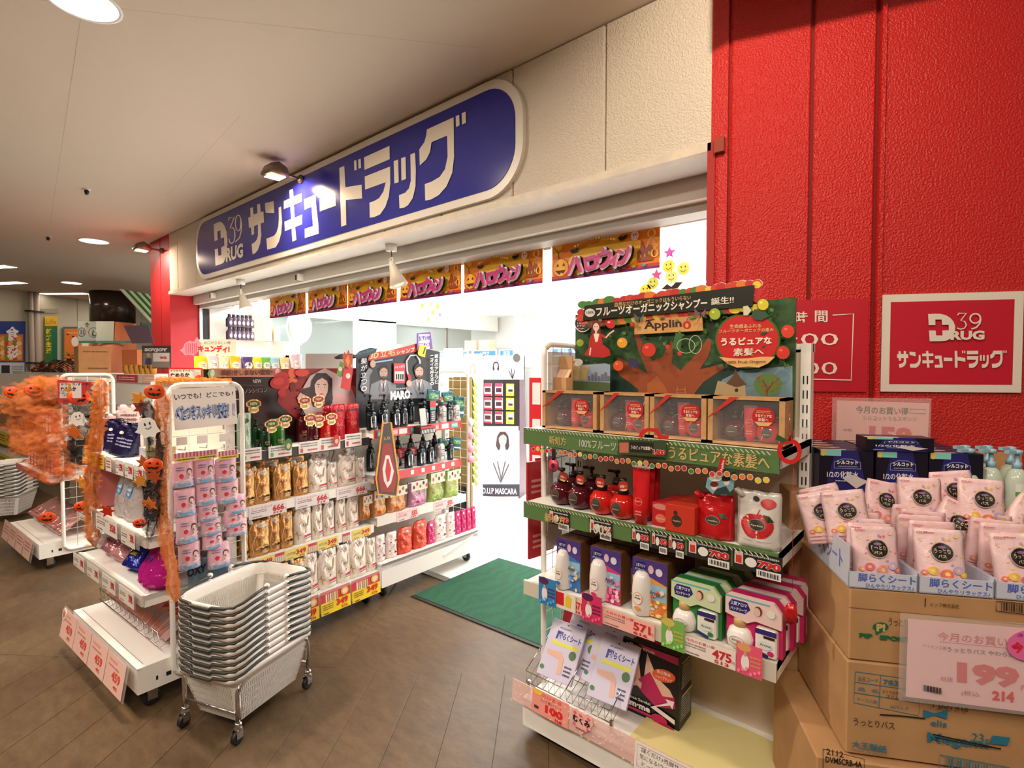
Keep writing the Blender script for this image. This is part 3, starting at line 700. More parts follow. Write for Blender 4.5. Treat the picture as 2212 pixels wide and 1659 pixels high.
def face(a,cx,cz,s,hair=(60,36,30),skin=(236,196,176),closed=False,lips=(200,90,90),beard=None,long=True,body=None,tilt=0):
 """a printed portrait about 2s tall"""
 if long and hair:a.poly([(cx-.62*s,cz+.5*s),(cx-.3*s,cz+.98*s),(cx+.3*s,cz+.98*s),(cx+.62*s,cz+.5*s),(cx+.72*s,cz-.6*s),(cx+.5*s,cz-1.1*s),(cx-.5*s,cz-1.1*s),(cx-.75*s,cz-.5*s)],hair)
 elif hair:a.ell(cx,cz+.35*s,.56*s,.68*s,hair)
 if body:a.poly([(cx-.24*s,cz-.5*s),(cx+.24*s,cz-.5*s),(cx+.3*s,cz-.95*s),(cx+1.1*s,cz-1.25*s),(cx+1.3*s,cz-2.1*s),(cx-1.3*s,cz-2.1*s),(cx-1.1*s,cz-1.25*s),(cx-.3*s,cz-.95*s)],body)
 a.poly([(cx-.18*s,cz-.4*s),(cx+.18*s,cz-.4*s),(cx+.2*s,cz-.95*s),(cx-.2*s,cz-.95*s)],tuple(int(v*.9)for v in skin))
 a.poly([(cx-.42*s,cz+.25*s),(cx-.3*s,cz+.66*s),(cx,cz+.76*s),(cx+.3*s,cz+.66*s),(cx+.42*s,cz+.25*s),(cx+.38*s,cz-.2*s),(cx+.2*s,cz-.56*s),(cx,cz-.66*s),(cx-.2*s,cz-.56*s),(cx-.38*s,cz-.2*s)],skin)
 if hair:a.poly([(cx-.45*s,cz+.2*s),(cx-.42*s,cz+.75*s),(cx,cz+.92*s),(cx+.42*s,cz+.75*s),(cx+.45*s,cz+.2*s),(cx+.34*s,cz+.5*s),(cx+.05*s,cz+.68*s),(cx-.25*s,cz+.52*s)],hair)
 if beard:a.poly([(cx-.37*s,cz-.1*s),(cx-.2*s,cz-.28*s),(cx,cz-.2*s),(cx+.2*s,cz-.28*s),(cx+.37*s,cz-.1*s),(cx+.2*s,cz-.6*s),(cx,cz-.7*s),(cx-.2*s,cz-.6*s)],beard)
 dk=(60,40,36)
 for sg_ in(-1,1):
  a.line([(cx+sg_*.1*s,cz+.27*s),(cx+sg_*.3*s,cz+.29*s)],.045*s,dk)
  if closed:a.line([(cx+sg_*.09*s,cz+.12*s),(cx+sg_*.2*s,cz+.09*s),(cx+sg_*.31*s,cz+.13*s)],.03*s,dk)
  else:a.ell(cx+sg_*.19*s,cz+.12*s,.09*s,.04*s,(245,240,236),10).ell(cx+sg_*.19*s,cz+.12*s,.04*s,.042*s,dk,8)
 a.line([(cx-.02*s,cz+.1*s),(cx-.06*s,cz-.1*s),(cx+.05*s,cz-.12*s)],.02*s,tuple(int(v*.75)for v in skin))
 a.ell(cx,cz-.32*s,.14*s,.05*s,lips,10)
def lux_art(band,bar,name=True):
 def f(a,w,h):
  a.line([(-w*.42,h*.30),(-w*.2,h*.22),(w*.05,h*.30),(w*.22,h*.48),(w*.30,h*.72)],.010,band)
  a.line([(w*.42,h*.80),(w*.1,h*.70),(-w*.22,h*.55),(-w*.36,h*.35),(-w*.30,h*.12)],.006,band)
  a.line([(-w*.1,h*.92),(w*.08,h*.78),(w*.34,h*.74)],.004,(170,40,90)if bar[0]>120 else band)
  a.ell(w*.1,h*.86,w*.26,h*.065,(226,216,206))
  if name:a.text('LUX',-w*.02,h*.84,w*.24,h*.885,(90,70,60)).text('LUX',-w*.12,h*.46,w*.20,h*.54,(120,92,60))
  a.rect(-w*.02,h*.17,w*.40,h*.225,bar,4);a.rect(.0,h*.12,w*.38,h*.145,(150,120,70),4)
 return f
GOLD=pouch('refill_pouch','','pouch',.165,.245,.075,foil((206,154,92),.7,.25),lux_art((226,190,130),(38,28,20)),.45,(222,216,206),seed=2,wr=.006)
WHITE=pouch('refill_pouch','','pouch',.165,.245,.07,mat((236,226,212),.28,.15,bump=.3,bscale=24),lux_art((184,136,70),(196,30,92)),.45,(232,228,222),seed=5,wr=.005)
def b_small(c1):
 def f(a,w,h):
  a.ell(0,h*.62,w*.24,h*.06,(236,226,150));a.rect(-w*.3,h*.13,w*.3,h*.2,c1,4);a.squig(-w*.25,h*.35,w*.25,h*.5,2,(250,240,236),3)
 return f
def petal(c):
 def f(a,w,h):
  for q in((-.25,.3),(.2,.22),(.1,.5),(-.15,.62),(.28,.66)):a.ell(w*q[0],h*q[1],w*.07,h*.03,c,8)
  a.line([(-w*.3,h*.15),(w*.3,h*.2)],.004,c);a.ell(-.0,h*.86,w*.2,h*.05,(240,228,220),12);a.text('LUX',-w*.1,h*.4,w*.12,h*.46,(150,60,70))
 return f
CHERRY=pouch('refill_pouch','','pouch',.12,.22,.07,mat((236,222,216),.2,bump=.3),petal((150,24,50)),.3,None,seed=8,wr=.006,topd=.3,full=.6)
CORAL=pouch('refill_pouch','','pouch',.12,.22,.07,mat((222,82,62),.16,.2,bump=.4),petal((250,160,90)),.3,None,seed=9,wr=.007,topd=.3,full=.6)
PINKP=pouch('refill_pouch','','pouch',.12,.22,.07,mat((214,62,124),.16,.3,bump=.4),petal((250,200,220)),.3,None,seed=10,wr=.007,topd=.3,full=.6)
SET_B=pouch('gift_bag','','bag',.16,.2,.06,foil((190,136,84),.45,.2),b_small((224,90,30)),0,None,seed=11,wr=.008,topd=.1)
SET_P=pouch('gift_bag','','bag',.16,.2,.06,foil((186,138,168),.35,.2),b_small((210,60,90)),0,None,seed=12,wr=.008,topd=.1)
SET_G=pouch('gift_bag','','bag',.16,.2,.06,foil((160,176,100),.3,.2),b_small((120,170,60)),0,None,seed=13,wr=.008,topd=.1)
MINT=pouch('refill_pouch','','pouch',.15,.30,.07,mat((176,200,178),.25,.3,bump=.3), lambda a,w,h:a.text('LUX',-w*.2,h*.5,w*.2,h*.58,(90,130,96)).ell(0,h*.8,w*.3,h*.07,(60,110,66)),.3,None,seed=14)
REDP=pouch('refill_pouch','','pouch',.15,.30,.08,mat((186,20,34),.16,.25,bump=.35), lambda a,w,h:a.text('LUX',-w*.22,h*.4,w*.2,h*.48,(230,170,110)).text('SUPER',-w*.3,h*.78,w*.3,h*.85,(40,10,12),.03).line([(-w*.4,h*.7),(-w*.1,h*.3),(w*.3,h*.08)],.003,(236,120,100)),.2,None,seed=15)
PB=[(.032,0),(.036,.01),(.038,.08),(.036,.14),(.026,.165),(.014,.175)]
luxb= lambda a,w,h:a.text('LUX',-.016,.062,.016,.078,(226,196,140),.01).squig(-.014,.045,.014,.056,2,(220,190,140),4)
GREENB=bottle('pump_bottle','','bottle',PB,mat((40,104,34),.12,.15),'pump',(150,160,150),luxb)
DGREENB=bottle('pump_bottle','','bottle',PB,mat((16,50,24),.12,.15),'pump',(26,40,26),luxb)
REDB=bottle('pump_bottle','','bottle',PB,mat((196,22,20),.12,.15),'pump',(150,20,20),luxb)
DREDB=bottle('pump_bottle','','bottle',PB,mat((72,12,20),.12,.15),'pump',(40,12,16),luxb)
def maro_art(lab):
 def f(a,w,h):
  a.poly([(-.017,.03),(-.011,.024),(.011,.024),(.017,.03),(.017,.115),(.011,.122),(-.011,.122),(-.017,.115)],lab)
  a.text('MARO',-.010,.092,.010,.100,(30,40,60),.04);a.rect(-.009,.075,.009,.077,(120,130,140));a.squig(-.009,.035,.009,.06,3,(140,150,160),6)
 return f
PM=[(.026,0),(.030,.01),(.030,.12),(.027,.15),(.014,.165)]
MAROB=bottle('pump_bottle','','bottle',PM,mat((12,26,34),.12),'pump',(18,20,22),maro_art((232,236,240)),.8)
MAROG=bottle('pump_bottle','','bottle',PM,mat((12,26,34),.12),'pump',(18,20,22),maro_art((170,176,172)),.8)
SILVC=bottle('spray_can','','can',[(.022,0),(.025,.005),(.025,.12),(.018,.135),(.012,.14)],foil((186,186,184),.7,.25),'cap',(40,100,90), lambda a,w,h:a.squig(-.012,.04,.012,.1,4,(90,100,100),8))
REDBOX=carton('slim_carton','','box',.06,.17,.04,(26,26,30), lambda a,w,h:a.rect(0,h*.72,w,h,(206,50,60)).rect(0,h*.6,w,h*.72,(70,150,140)).squig(w*.2,h*.1,w*.8,h*.55,5,(226,226,226),3))
def tagpop(c1,c2,label):
 t=thing('hang_tag',label,'tag')
 a=Art();mb=a.mb
 oc=[(.045*math.cos(math.radians(22.5+45*k)),.03*math.sin(math.radians(22.5+45*k)))for k in range(8)]
 mb.rings([[(x,.003,z)for x,z in oc],[(x,0,z)for x,z in oc]],foil((214,176,110),.8,.2),False)
 mb.rings([[(x*.7,.004,z*.8-.035)for x,z in oc],[(x*.7,.0005,z*.8-.035)for x,z in oc]],foil((226,196,140),.8,.2),False)
 a.poly([(x*.84,z*.7)for x,z in oc],c1).text('NEW',-.02,-.008,.02,.010,(240,220,180),.02)
 a.rect(-.018,-.05,.018,-.028,c2);a.squig(-.016,-.046,.016,-.032,2,(60,40,20),2)
 a.build('card',t);MB().box(-.004,.003,-.06,.004,.005,.03,M_ACR).build('clip',t)
 return G(t,.09,.10)
TAGG=tagpop((40,90,46),(236,210,150),'');TAGR=tagpop((170,40,60),(240,214,150),'')
print('lib ok')
angA=math.radians(94.34);UA=Fr((-2.757,1.107,0),angA)
ga=gondola('display_shelf','white wheeled shelf unit full of gold and white refill pouches',UA,.90,.40,1.34,.09,.2)
zA=[.765,.492,1.035]
shelf(ga,.9,.765,.097,.37,.048);shelf(ga,.9,.492,.068,.37,.048);shelf(ga,.9,1.05,.107,.37,.045,(52,50,52))
for k,(x0,x1,y)in enumerate(((537,619,1100),(638,711,1080),(727,793,1060))):
 xa=UA.m(x0,y,.088)[0];xb=UA.m(x1,y,.088)[0]
 card(ga,'price_card',xa,.700,xb-xa,.066,.087,(240,232,230),price_fn('666','719','トリートメント',big=.36))
for k,(x0,x1,y)in enumerate(((538,592,1208),(616,664,1186),(686,730,1166),(761,801,1146))):
 xa=UA.m(x0,y,.058)[0];xb=UA.m(x1,y,.058)[0]
 card(ga,'price_card',xa,.436,xb-xa,.058,.058,(244,224,120),price_fn('349','376',big=.5))
for k,(x0,x1,y)in enumerate(((594,614,1196),(666,684,1176),(740,756,1156))):
 xa=UA.m(x0,y,.058)[0];xb=UA.m(x1,y,.058)[0]
 card(ga,'picture_card',xa,.440,xb-xa,.052,.058,(226,190,160), lambda a,w,h:a.rect(0,h*.7,w,h,(214,80,76))and[a.rect(w*(.1+.2*i),h*.1,w*(.22+.2*i),h*.65,(236,226,210))for i in range(4)])
def big349(a,w,h):
 a.rect(0,h*.52,w,h,(214,62,74));a.rect(0,0,w,h*.5,(250,220,50))
 for i in range(6):a.rect(w*(.16+.07*i),h*.50,w*(.21+.07*i),h*.86,[(236,226,206),(214,190,120)][i%2])
 a.ell(w*.80,h*.74,w*.13,h*.17,(250,196,70)).ell(w*.8,h*.74,w*.08,h*.10,(236,226,210))
 a.text('349',w*.5,h*.22,w*.9,h*.50,(214,40,30),.04).text('376',w*.66,h*.05,w*.88,h*.17,(214,40,30),.02)
 a.squig(w*.05,h*.2,w*.4,h*.46,3,(120,90,40),7);a.rect(w*.06,h*.05,w*.24,h*.09,(110,40,30))
for k,(x0,x1,y)in enumerate(((597,622,1340),(626,660+30,1325),(694,758,1290),(761,822,1260))):
 if k==0:continue
 xa=UA.m(x0,y,-.014)[0];xb=UA.m(x1,y,-.014)[0]
 card(ga,'price_card',xa,.078,xb-xa,.135,-.014,(250,220,50),big349,tilt=math.radians(-4))
xa=UA.m(560,1380,-.014)[0];xb=UA.m(622,1345,-.014)[0]
card(ga,'price_card',xb-.20,.078,.19,.135,-.014,(250,220,50),big349,tilt=math.radians(-4))
MB().box(0,-.012,.2,.9,-.009,.235,M_ACR).build('shelf_fence',ga)
for k,(b_,c)in enumerate((((523,966,565,994),(120,170,120)),((580,960,630,985),(120,170,120)),((645,955,690,980),(210,90,90)),((690,945,735,972),(210,90,90)),((745,938,781,966),(200,60,60)))):
 x,z,w,h=UA.box(b_,.095)
 card(ga,'price_card',x-w/2,1.01,w,h,.094,(240,236,228),(lambda cc: lambda a,w,h:a.squig(w*.1,h*.5,w*.9,h*.9,2,(130,120,120),2).rect(w*.08,h*.1,w*.2,h*.45,cc).squig(w*.4,h*.12,w*.9,h*.4,1,(210,60,80),4))(c))
def nth(what,where,n,k):return f'{what} {where}, {ORD[k]}'
B666=[(522,1012,560,1094),(553,1012,593,1087),(596,1001,639,1076),(640,998,675,1069),(673,995,716,1058),(715,1000,737,1053),(736,985,777,1049),(775,990,797,1038)]
row(UA,.10,.765,[((GOLD if k<4 else WHITE),b)for k,b in enumerate(B666)], lambda k:nth('gold' if k<4 else 'white','refill pouch on the shelf with the 666 cards',0,k if k<4 else k-4),'pouches on the 666 shelf')
B349=[(526,1130,545,1210),(542,1127,593,1199),(585,1115,614,1190),(611,1107,642,1179),(642,1097,682,1174),(681,1092,706,1164),(706,1084,731,1159),(732,1075,756,1154),(755,1072,784,1145)]
row(UA,.075,.492,[((GOLD if k<4 else WHITE),b)for k,b in enumerate(B349)], lambda k:nth('gold' if k<4 else 'white','refill pouch on the shelf with small yellow 349 cards',0,k if k<4 else k-4),'pouches on the 349 shelf')
BBASE=[(560,1235,600,1320),(597,1222,634,1300),(634,1211,672,1288),(662,1199,696,1281),(694,1189,736,1271),(734,1179,766,1258),(759,1166,800,1245),(798,1165,820,1235)]
row(UA,.02,.205,[((GOLD if k<3 else WHITE),b)for k,b in enumerate(BBASE)], lambda k:nth('gold' if k<3 else 'white','refill pouch on bottom deck above the large 349 cards',0,k if k<3 else k-3),'pouches on the bottom deck')
for zz,dy,tag_ in((.765,.23,'666 shelf'),(.492,.21,'349 card shelf')):
 for k in range(5):
  g=GOLD if k<3 else WHITE
  g.put(UA.w(.12+.165*k,dy,zz),UA.a+R.uniform(-.05,.05),('gold' if k<3 else 'white')+f' refill pouch in the back row of the {tag_}, {ORD[k if k < 3 else k - 3]}',f'back row of the {tag_}',.95,.8,.92)
zt=1.035+.015
row(UA,.12,zt,[(MINT,(520,893,552,966)),(DGREENB,(552,905,572,975),.05),(DGREENB,(570,916,594,973)),(GREENB,(596,905,624,975)),(DREDB,(650,880,672,950),.12),(DREDB,(678,905,697,952)),(REDB,(697,890,722,950)),(REDP,(704,876,735,940),.08),(REDP,(723,874,755,942),.03),(REDP,(755,872,785,938),.03)],['pale mint refill pouch at left end of the black shelf','dark green pump bottle behind the green ones','dark green pump bottle under a gold tag','bright green pump bottle under a gold tag','dark red pump bottle in the back row','small dark red bottle in front under a sparkling tag','bright red pump bottle on the black shelf','red refill pouch behind the red bottle','red refill pouch, middle one on the black shelf','red refill pouch at the right end of the black shelf'])
for k,(px,py,g,lab)in enumerate(((542,872,TAGG,'green gold tag above the mint pouch'),(581,915,TAGG,'green gold tag on the dark green bottle'),(610,905,TAGG,'green gold tag on the bright green bottle'),(652,865,TAGR,'red gold tag standing highest of all tags'),(664,902,TAGR,'red gold tag, left of the lower three'),(683,905,TAGR,'red gold tag, middle of the lower three'),(710,900,TAGR,'red gold tag, right of the lower three'),(682,862,TAGR,'pink gold tag in front of the woman portrait'))):
 x,z=UA.m(px,py,.13);g.put(UA.w(x,.10,z),UA.a,lab,'sparkling bottle tags',.95,1,.85)
for k,(px,py,c,lab)in enumerate(((621,960,(60,130,60),'round green hanging sticker below bright green bottle'),(725,950,(204,50,44),'round red hanging sticker beside the price cards'))):
 x,z=UA.m(px,py,.09);a=Art();a.mb.rings([[(.022*math.cos(q*.628),.002,.035*math.sin(q*.628))for q in range(10)],[(.022*math.cos(q*.628),0,.035*math.sin(q*.628))for q in range(10)]],pm(c),False)
 a.ell(0,-.008,.012,.015,(230,190,150));o=a.build('shelf_sticker',None,UA.w(x,.08,z),(0,0,UA.a));tag(o,lab,'sticker')
dyH=.30;q0=UA.m(440,797,dyH);q1=UA.m(776,795,dyH);zb=1.04;ztp=UA.m(745,797,dyH)[1]
hb=thing('header_board','black and red header board with dark-haired woman portrait above the shampoo bottles','poster',UA.w(q0[0],dyH,zb),UA.a)
HB= lambda px,py:(UA.m(px,py,dyH)[0]-q0[0],UA.m(px,py,dyH)[1]-zb)
Wb=q1[0]-q0[0];Hb=ztp-zb
MB().box(0,0,0,Wb,.006,Hb,pm((22,10,14),.25)).build('board',hb)
a=Art(HB,step=.0003)
a.poly([(610,797),(776,795),(776,905),(640,905),(600,870)],(150,20,24))
rr=random.Random(4)
for k in range(26):
 a.ell(rr.uniform(600,775),rr.uniform(797,880),rr.uniform(6,16),rr.uniform(5,13),[(196,34,30),(226,66,44),(120,14,20),(240,110,70)][k%4],10)
a.poly([(640,860),(668,812),(700,795),(750,820),(770,870),(760,905),(660,900)],(206,190,186)).poly([(720,850),(758,850),(772,880),(750,905),(722,890)],(226,170,170))
a.ell(602,826,21,14,(186,26,30),rot=-.2).ell(600,824,12,8,(214,56,50),rot=-.2)
a.poly([(672,845),(690,815),(705,808),(716,818),(716,870),(700,892),(688,860),(672,855)],(52,26,28))
a.poly([(641,842),(672,835),(684,850),(676,862),(650,850)],(66,36,34))
face(a,690+4,838,-26,None,(232,196,182),False,(206,90,90))if False else None
def HBf(u,v):return HB(694+u,836-v)
b2=Art(HBf,step=.0003);b2.k=a.k+1;b2.mb=a.mb
face(b2,-2,-4,35,(44,22,26),(232,196,182),False,(206,90,90));a.k=b2.k+1
a.quadtext('革新!きしまない宣言!',[(474,811),(586,809),(586,797),(474,799)],(120,70,50),.02)
a.build('print',hb)
a=Art(HB,y=-.004);a.rect(452,814,606,796,(206,140,110));a.ell(458,807,11,11,(150,170,120),8).ell(458,806,5,8,(226,232,200),8).ell(598,804,10,10,(200,90,100),8).ell(598,803,5,8,(240,200,196),8)
a.quadtext('革新!きしまない宣言!',[(476,812),(586,810),(586,798),(476,800)],(100,60,46),.02)
a.quadtext('NEW',[(545,828),(563,827),(563,819),(545,820)],(230,226,216));a.quadtext('なノンシリコン',[(519,850),(575,847),(575,838),(519,841)],(176,160,140))
a.squig(520,834,566,830,1,(90,76,60));a.build('lettering',hb)
SD=thing('shelf_standee','tall golden framed pointed display standing between the two shelf units','display',UA.w(UA.m(828,990,.04)[0],-.01,0),UA.a)
S0=UA.m(828,990,.0)[0]
SM= lambda px,py:(UA.m(px,py,-.01)[0]-S0,UA.m(px,py,-.01)[1])
ol=[(818,915),(836,914),(853,1035),(848,1074),(808,1070),(803,1035)]
P=[SM(*q)for q in ol];mb=MB();mb.rings([[(x,.012,z)for x,z in P[::-1]],[(x,0,z)for x,z in P[::-1]]],pm((40,14,14),.25),False);mb.build('board',SD)
a=Art(SM);a.line([SM and q for q in ol+[ol[0]]],3.5,foil((190,120,40),.8,.3))
a.poly([(818,960),(836,958),(848,1035),(842,1066),(814,1064),(808,1035)],(150,30,22)).poly([(824,985),(832,985),(842,1020),(836,1045),(828,1056),(820,1040),(817,1015)],(226,220,214)).poly([(826,993),(830,992),(836,1015),(832,1040),(827,1044),(823,1020)],(196,24,30))
a.quadtext('LUX',[(820,952),(834,951),(834,944),(820,945)],(214,170,100),.01);a.build('print',SD)
for s in(0,1):MB().tube([tuple((SM(*ol[0 if s==0 else 1])[0],.006,SM(*ol[0])[1])),tuple((SM(*ol[4 if s==0 else 3])[0],.006,SM(*ol[4])[1]))],.004,foil((200,140,60),.8,.3)).build('frame_bar',SD)
angB=math.radians(92.8);UB=Fr((-2.832,2.02,0),angB)
gb=gondola('display_shelf','white wheeled shelf unit with black mens shampoo bottles and red rails',UB,.93,.38,1.30,.085,.215)
shelf(gb,.93,1.095,.07,.35,.05,(206,60,62),0,0,.12);shelf(gb,.93,.80,.07,.35,.05,(210,66,70),0,0,.12);shelf(gb,.93,.53,.05,.36,.055,(236,226,218),0,0,.09)
s_=MB().box(0,.0,.225,.93,.30,.24,M_STEEL).box(0,-.004,.2,.93,.0,.26,M_ACR).build('lower_shelf',gb)
MB().box(.55,-.01,.14,.86,.2,.146,mat((232,230,222),.4), lambda v:(v[0],v[1],v[2]+(v[0]-.55)*.22)).build('loose_board',gb)
for x,w,t_ in((.16,.19,'555'),(.50,.2,'555')):card(gb,'price_card',x,.468,w,.065,.04,(246,206,206),price_fn(t_,'599','ボディソープ',big=.3))
for k in range(5):card(gb,'price_tag',.30+.1*k,.765,.03,.03,.06,(244,236,226))
for k in range(7):card(gb,'price_tag',[.02,.12,.2,.3,.5,.6,.7][k],1.055,.07,.035,.06,[(90,170,160),(232,150,150),(226,230,220)][k%3], lambda a,w,h:a.squig(w*.1,h*.2,w*.9,h*.8,2,(240,240,236),3))
card(gb,'price_card',.04,.70,.10,.13,.04,(226,60,70), lambda a,w,h:a.text('ジャンボス',w*.05,h*.7,w*.9,h*.85,(250,240,240),.02).rect(w*.08,h*.3,w*.92,h*.6,(230,200,200)).text('601',w*.4,h*.06,w*.9,h*.24,(40,110,130),.03))
BR1=[(802,873,822,940),(826,868,846,933),(853,868,873,928),(872,866,889,926),(916,870,934,926),(934,866,947,916),(957,868,972,912),(971,866,986,908),(986,866,1000,905)]
K1=[MAROB,MAROB,MAROB,MAROG,MAROB,REDBOX,SILVC,MAROG,SILVC]
row(UB,.075,1.095,[(K1[k],b)for k,b in enumerate(BR1)],['black pump bottle with white label behind golden standee top','black pump bottle with white label, second on the upper red rail','black pump bottle with white label, third on the upper red rail','black pump bottle with grey label on the upper red rail','black pump bottle behind the striped sample box','slim black carton with red and teal top','silver can beside the slim black carton','black pump bottle with grey label at right of silver can','silver can at the right end of the upper rail'])
BR2=[(852,962,870,1024),(884,958,901,1015),(911,954,927,1010),(931,952,946,1004),(952,948,968,1000),(976,946,988,996)]
K2=[MAROG,MAROB,MAROB,MAROB,SILVC,MAROG]
row(UB,.075,.80,[(K2[k],b)for k,b in enumerate(BR2)],['black bottle with grey label, first on the lower red shelf','black pump bottle with white label, first on lower red shelf','black pump bottle with white label, second on lower red shelf','black pump bottle with white label, third on lower red shelf','silver can on the lower red shelf','black bottle with grey label at right end of lower red shelf'])
for k in range(6):
 for zz,w_ in((1.095,'upper'),(.80,'lower')):
  MAROG.put(UB.w(.10+.12*k,.24,zz),UB.a,f'dark bottle in the back row of the {w_} red shelf, {ORD[k]}',f'back row of the {w_} red shelf',1,1,1.0)
def teal_bag(seed,c):return pouch('refill_pouch','','pouch',.13,.2,.05,mat(c,.2,.2,bump=.3), lambda a,w,h:a.rect(-w*.35,h*.45,w*.35,h*.8,(60,120,60),4).squig(-w*.3,h*.5,w*.3,h*.75,3,(190,220,180),3).rect(-w*.3,h*.15,w*.3,h*.25,(230,230,226),4),0,None,seed=seed)
TL=teal_bag(21,(18,84,92));TR=pouch('refill_pouch','','pouch',.13,.2,.05,mat((200,40,56),.2,.2,bump=.3), lambda a,w,h:a.squig(-w*.3,h*.2,w*.3,h*.8,4,(250,230,226),3),0,None,seed=22)
for k,(g,b_,zz,lab)in enumerate(((TL,(918,842,948,880),1.22,'teal refill pouch at the back right of upper shelf, left one'),(TL,(955,845,982,885),1.2,'teal refill pouch at the back right of upper shelf, middle one'),(TL,(978,856,1003,900),1.14,'teal refill pouch at the right end of upper shelf'),(TR,(946,858,968,888),1.2,'red refill pouch wedged between the teal pouches'),(TR,(856,968,880,990),.9,'red net bag on the lower red shelf, left one'),(TR,(880,966,902,985),.92,'red net bag on the lower red shelf, right one'),(TL,(950,950,975,975),.92,'green round pouch over the lower shelf, left one'),(TL,(972,944,995,972),.94,'green round pouch over the lower shelf, right one'))):
 x,z,w,h=UB.box(b_,.16);g.put(UB.w(x,.16,z),UB.a,lab,None,w/g.w,.8,h/g.h,0,R.uniform(-.2,.2))
sb=thing('sample_box','striped black and red sample box with a grey card on the upper rail','box',UB.w(UB.m(912,925,.05)[0],.05,1.045),UB.a)
MB().box(-.07,-.06,0,.07,.03,.05,pm((30,24,26))).build('tray',sb)
a=Art(y=-.0605)
for k in range(9):a.poly([(-.06+.014*k,.005),(-.053+.014*k,.005),(-.048+.014*k,.03),(-.055+.014*k,.03)],(230,226,220))
a.rect(-.07,.036,.07,.05,(196,30,36));a.build('print',sb)
MB().box(-.035,-.035,.05,.02,-.030,.17,mat((176,178,172),.3,.3)).build('sample_sachet',sb,None,(math.radians(-8),0,0))
CUT=[(SET_B,(785,1072,808,1126)),(SET_B,(808,1060,843,1119)),(SET_B,(841,1052,885,1112)),(SET_P,(887,1040,928,1099)),(SET_G,(930,1022,966,1087)),(SET_G,(966,1017,1000,1079))]
row(UB,.055,.53,CUT,['brown gift bag at left end of the 555 shelf','golden brown gift bag, second on the 555 shelf','golden brown gift bag beside the purple one','purple gift bag on the 555 shelf','green gift bag beside the purple one','green gift bag at the right end of the 555 shelf'])
for k,it in enumerate(CUT):
 x,z,w,h=UB.box(it[1],.04)
 card(gb,'bag_header',x-w*.42,z+h*.68,w*.84,h*.34,.035+.012,(226,214,196),(lambda kk: lambda a,w,h:[a.ell(w*(.15+.2*i),h*(.4+.3*(i%2)),w*.07,h*.2,[(40,30,30),(200,60,70),(90,150,60)][(i+kk)%3],8)for i in range(5)])(k))
CB=[(CHERRY,(817,1159,841,1224)),(CHERRY,(841,1152,866,1216)),(CORAL,(866,1142,898,1204)),(CORAL,(899,1127,930,1196)),(PINKP,(930,1129,948,1184)),(CHERRY,(945,1114,972,1174)),(CHERRY,(972,1109,991,1166)),(PINKP,(990,1106,1003,1160)),(PINKP,(1003,1103,1014,1156)),(PINKP,(1014,1100,1025,1152)),(PINKP,(1025,1096,1035,1148))]
CL=['white pouch with red dots at left end of the low shelf','white pouch with red dots, second on the low shelf','coral red pouch, left one of two on the low shelf','bright coral pouch standing forward on the low shelf','deep pink pouch beside the bright coral one','white pink-edged pouch, left of two in the low shelf middle','white pink-edged pouch, right of two in the low shelf middle','magenta pouch, fourth from the right end of low shelf','magenta pouch, third from the right end of low shelf','magenta pouch, second from the right end of low shelf','magenta pouch at the right end of the low shelf']
row(UB,.02,.242,CB,CL,'pouches on the low shelf')
dyM=.24;q0=UB.m(768,800,dyM);zbM=1.10
mbd=thing('header_board','dark header board with two bearded men in grey suits and red title strip','poster',UB.w(q0[0],dyM,zbM),UB.a)
HM= lambda px,py:(UB.m(px,py,dyM)[0]-q0[0],UB.m(px,py,dyM)[1]-zbM)
P=[HM(*q)for q in((768,870),(944,845),(950,760),(915,752),(770,768))];P[0]=(P[0][0],-.0);P[1]=(P[1][0],0)
mb=MB();mb.rings([[(x,.006,z)for x,z in P],[(x,0,z)for x,z in P]],pm((38,38,46),.35),False);mb.build('board',mbd)
a=Art(HM,step=.0003)
def man(cx,cy,s):
 b2=Art(lambda u,v:HM(cx+u,cy-v),step=.0003);b2.mb=a.mb;b2.k=a.k+1
 b2.poly([(-.28*s,-.6*s),(.28*s,-.6*s),(1.25*s,-1.05*s),(1.5*s,-2.6*s),(-1.5*s,-2.6*s),(-1.25*s,-1.05*s)],(136,138,146))
 b2.poly([(-.25*s,-.6*s),(.25*s,-.6*s),(.3*s,-.9*s),(0,-1.8*s),(-.3*s,-.9*s)],(226,226,230)).poly([(-.08*s,-.9*s),(.08*s,-.9*s),(.1*s,-1.8*s),(-.1*s,-1.8*s)],(90,60,70))
 b2.line([(-.3*s,-.85*s),(-.5*s,-1.5*s),(-.1*s,-2.3*s)],.06*s,(90,92,100)).line([(.3*s,-.85*s),(.5*s,-1.5*s),(.1*s,-2.3*s)],.06*s,(90,92,100))
 face(b2,0,0,s,(26,20,20),(198,160,140),False,(150,96,90),(60,44,40),False);a.k=b2.k+1
man(828,808,21);man(904,806,21)
a.poly([(775,836),(783,810),(795,795),(803,800),(796,812),(795,850),(785,850)],(130,132,142)).ell(803,786,6,8,(206,170,150))
a.line([(806,783),(846,777)],3,(150,190,220))
a.line([(882,822),(877,800),(876,780),(884,768),(897,767),(904,778),(905,786)],3,(200,200,204)).line([(880,808),(884,822)],6,(196,40,40)).ell(881,828,6,7,(206,170,150))
a.rect(848,828,872,785,(226,60,76)).rect(850,822,870,802,(236,226,220))
for i in range(4):a.rect(852+4.6*i,820,855+4.6*i,808,(30,30,40))
a.quadtext('ジャンボス',[(849,797),(871,794),(871,788),(849,791)],(250,240,240),.02)
a.quadtext('髪が立つ。',[(0,0)]*4,(0,0,0))if False else None
for k,ch in enumerate('髪が立つ。'):
 a.quadtext(ch,[(776,786+15*k),(789,785+15*k),(790,773+15*k),(777,774+15*k)],(236,236,236),.01)
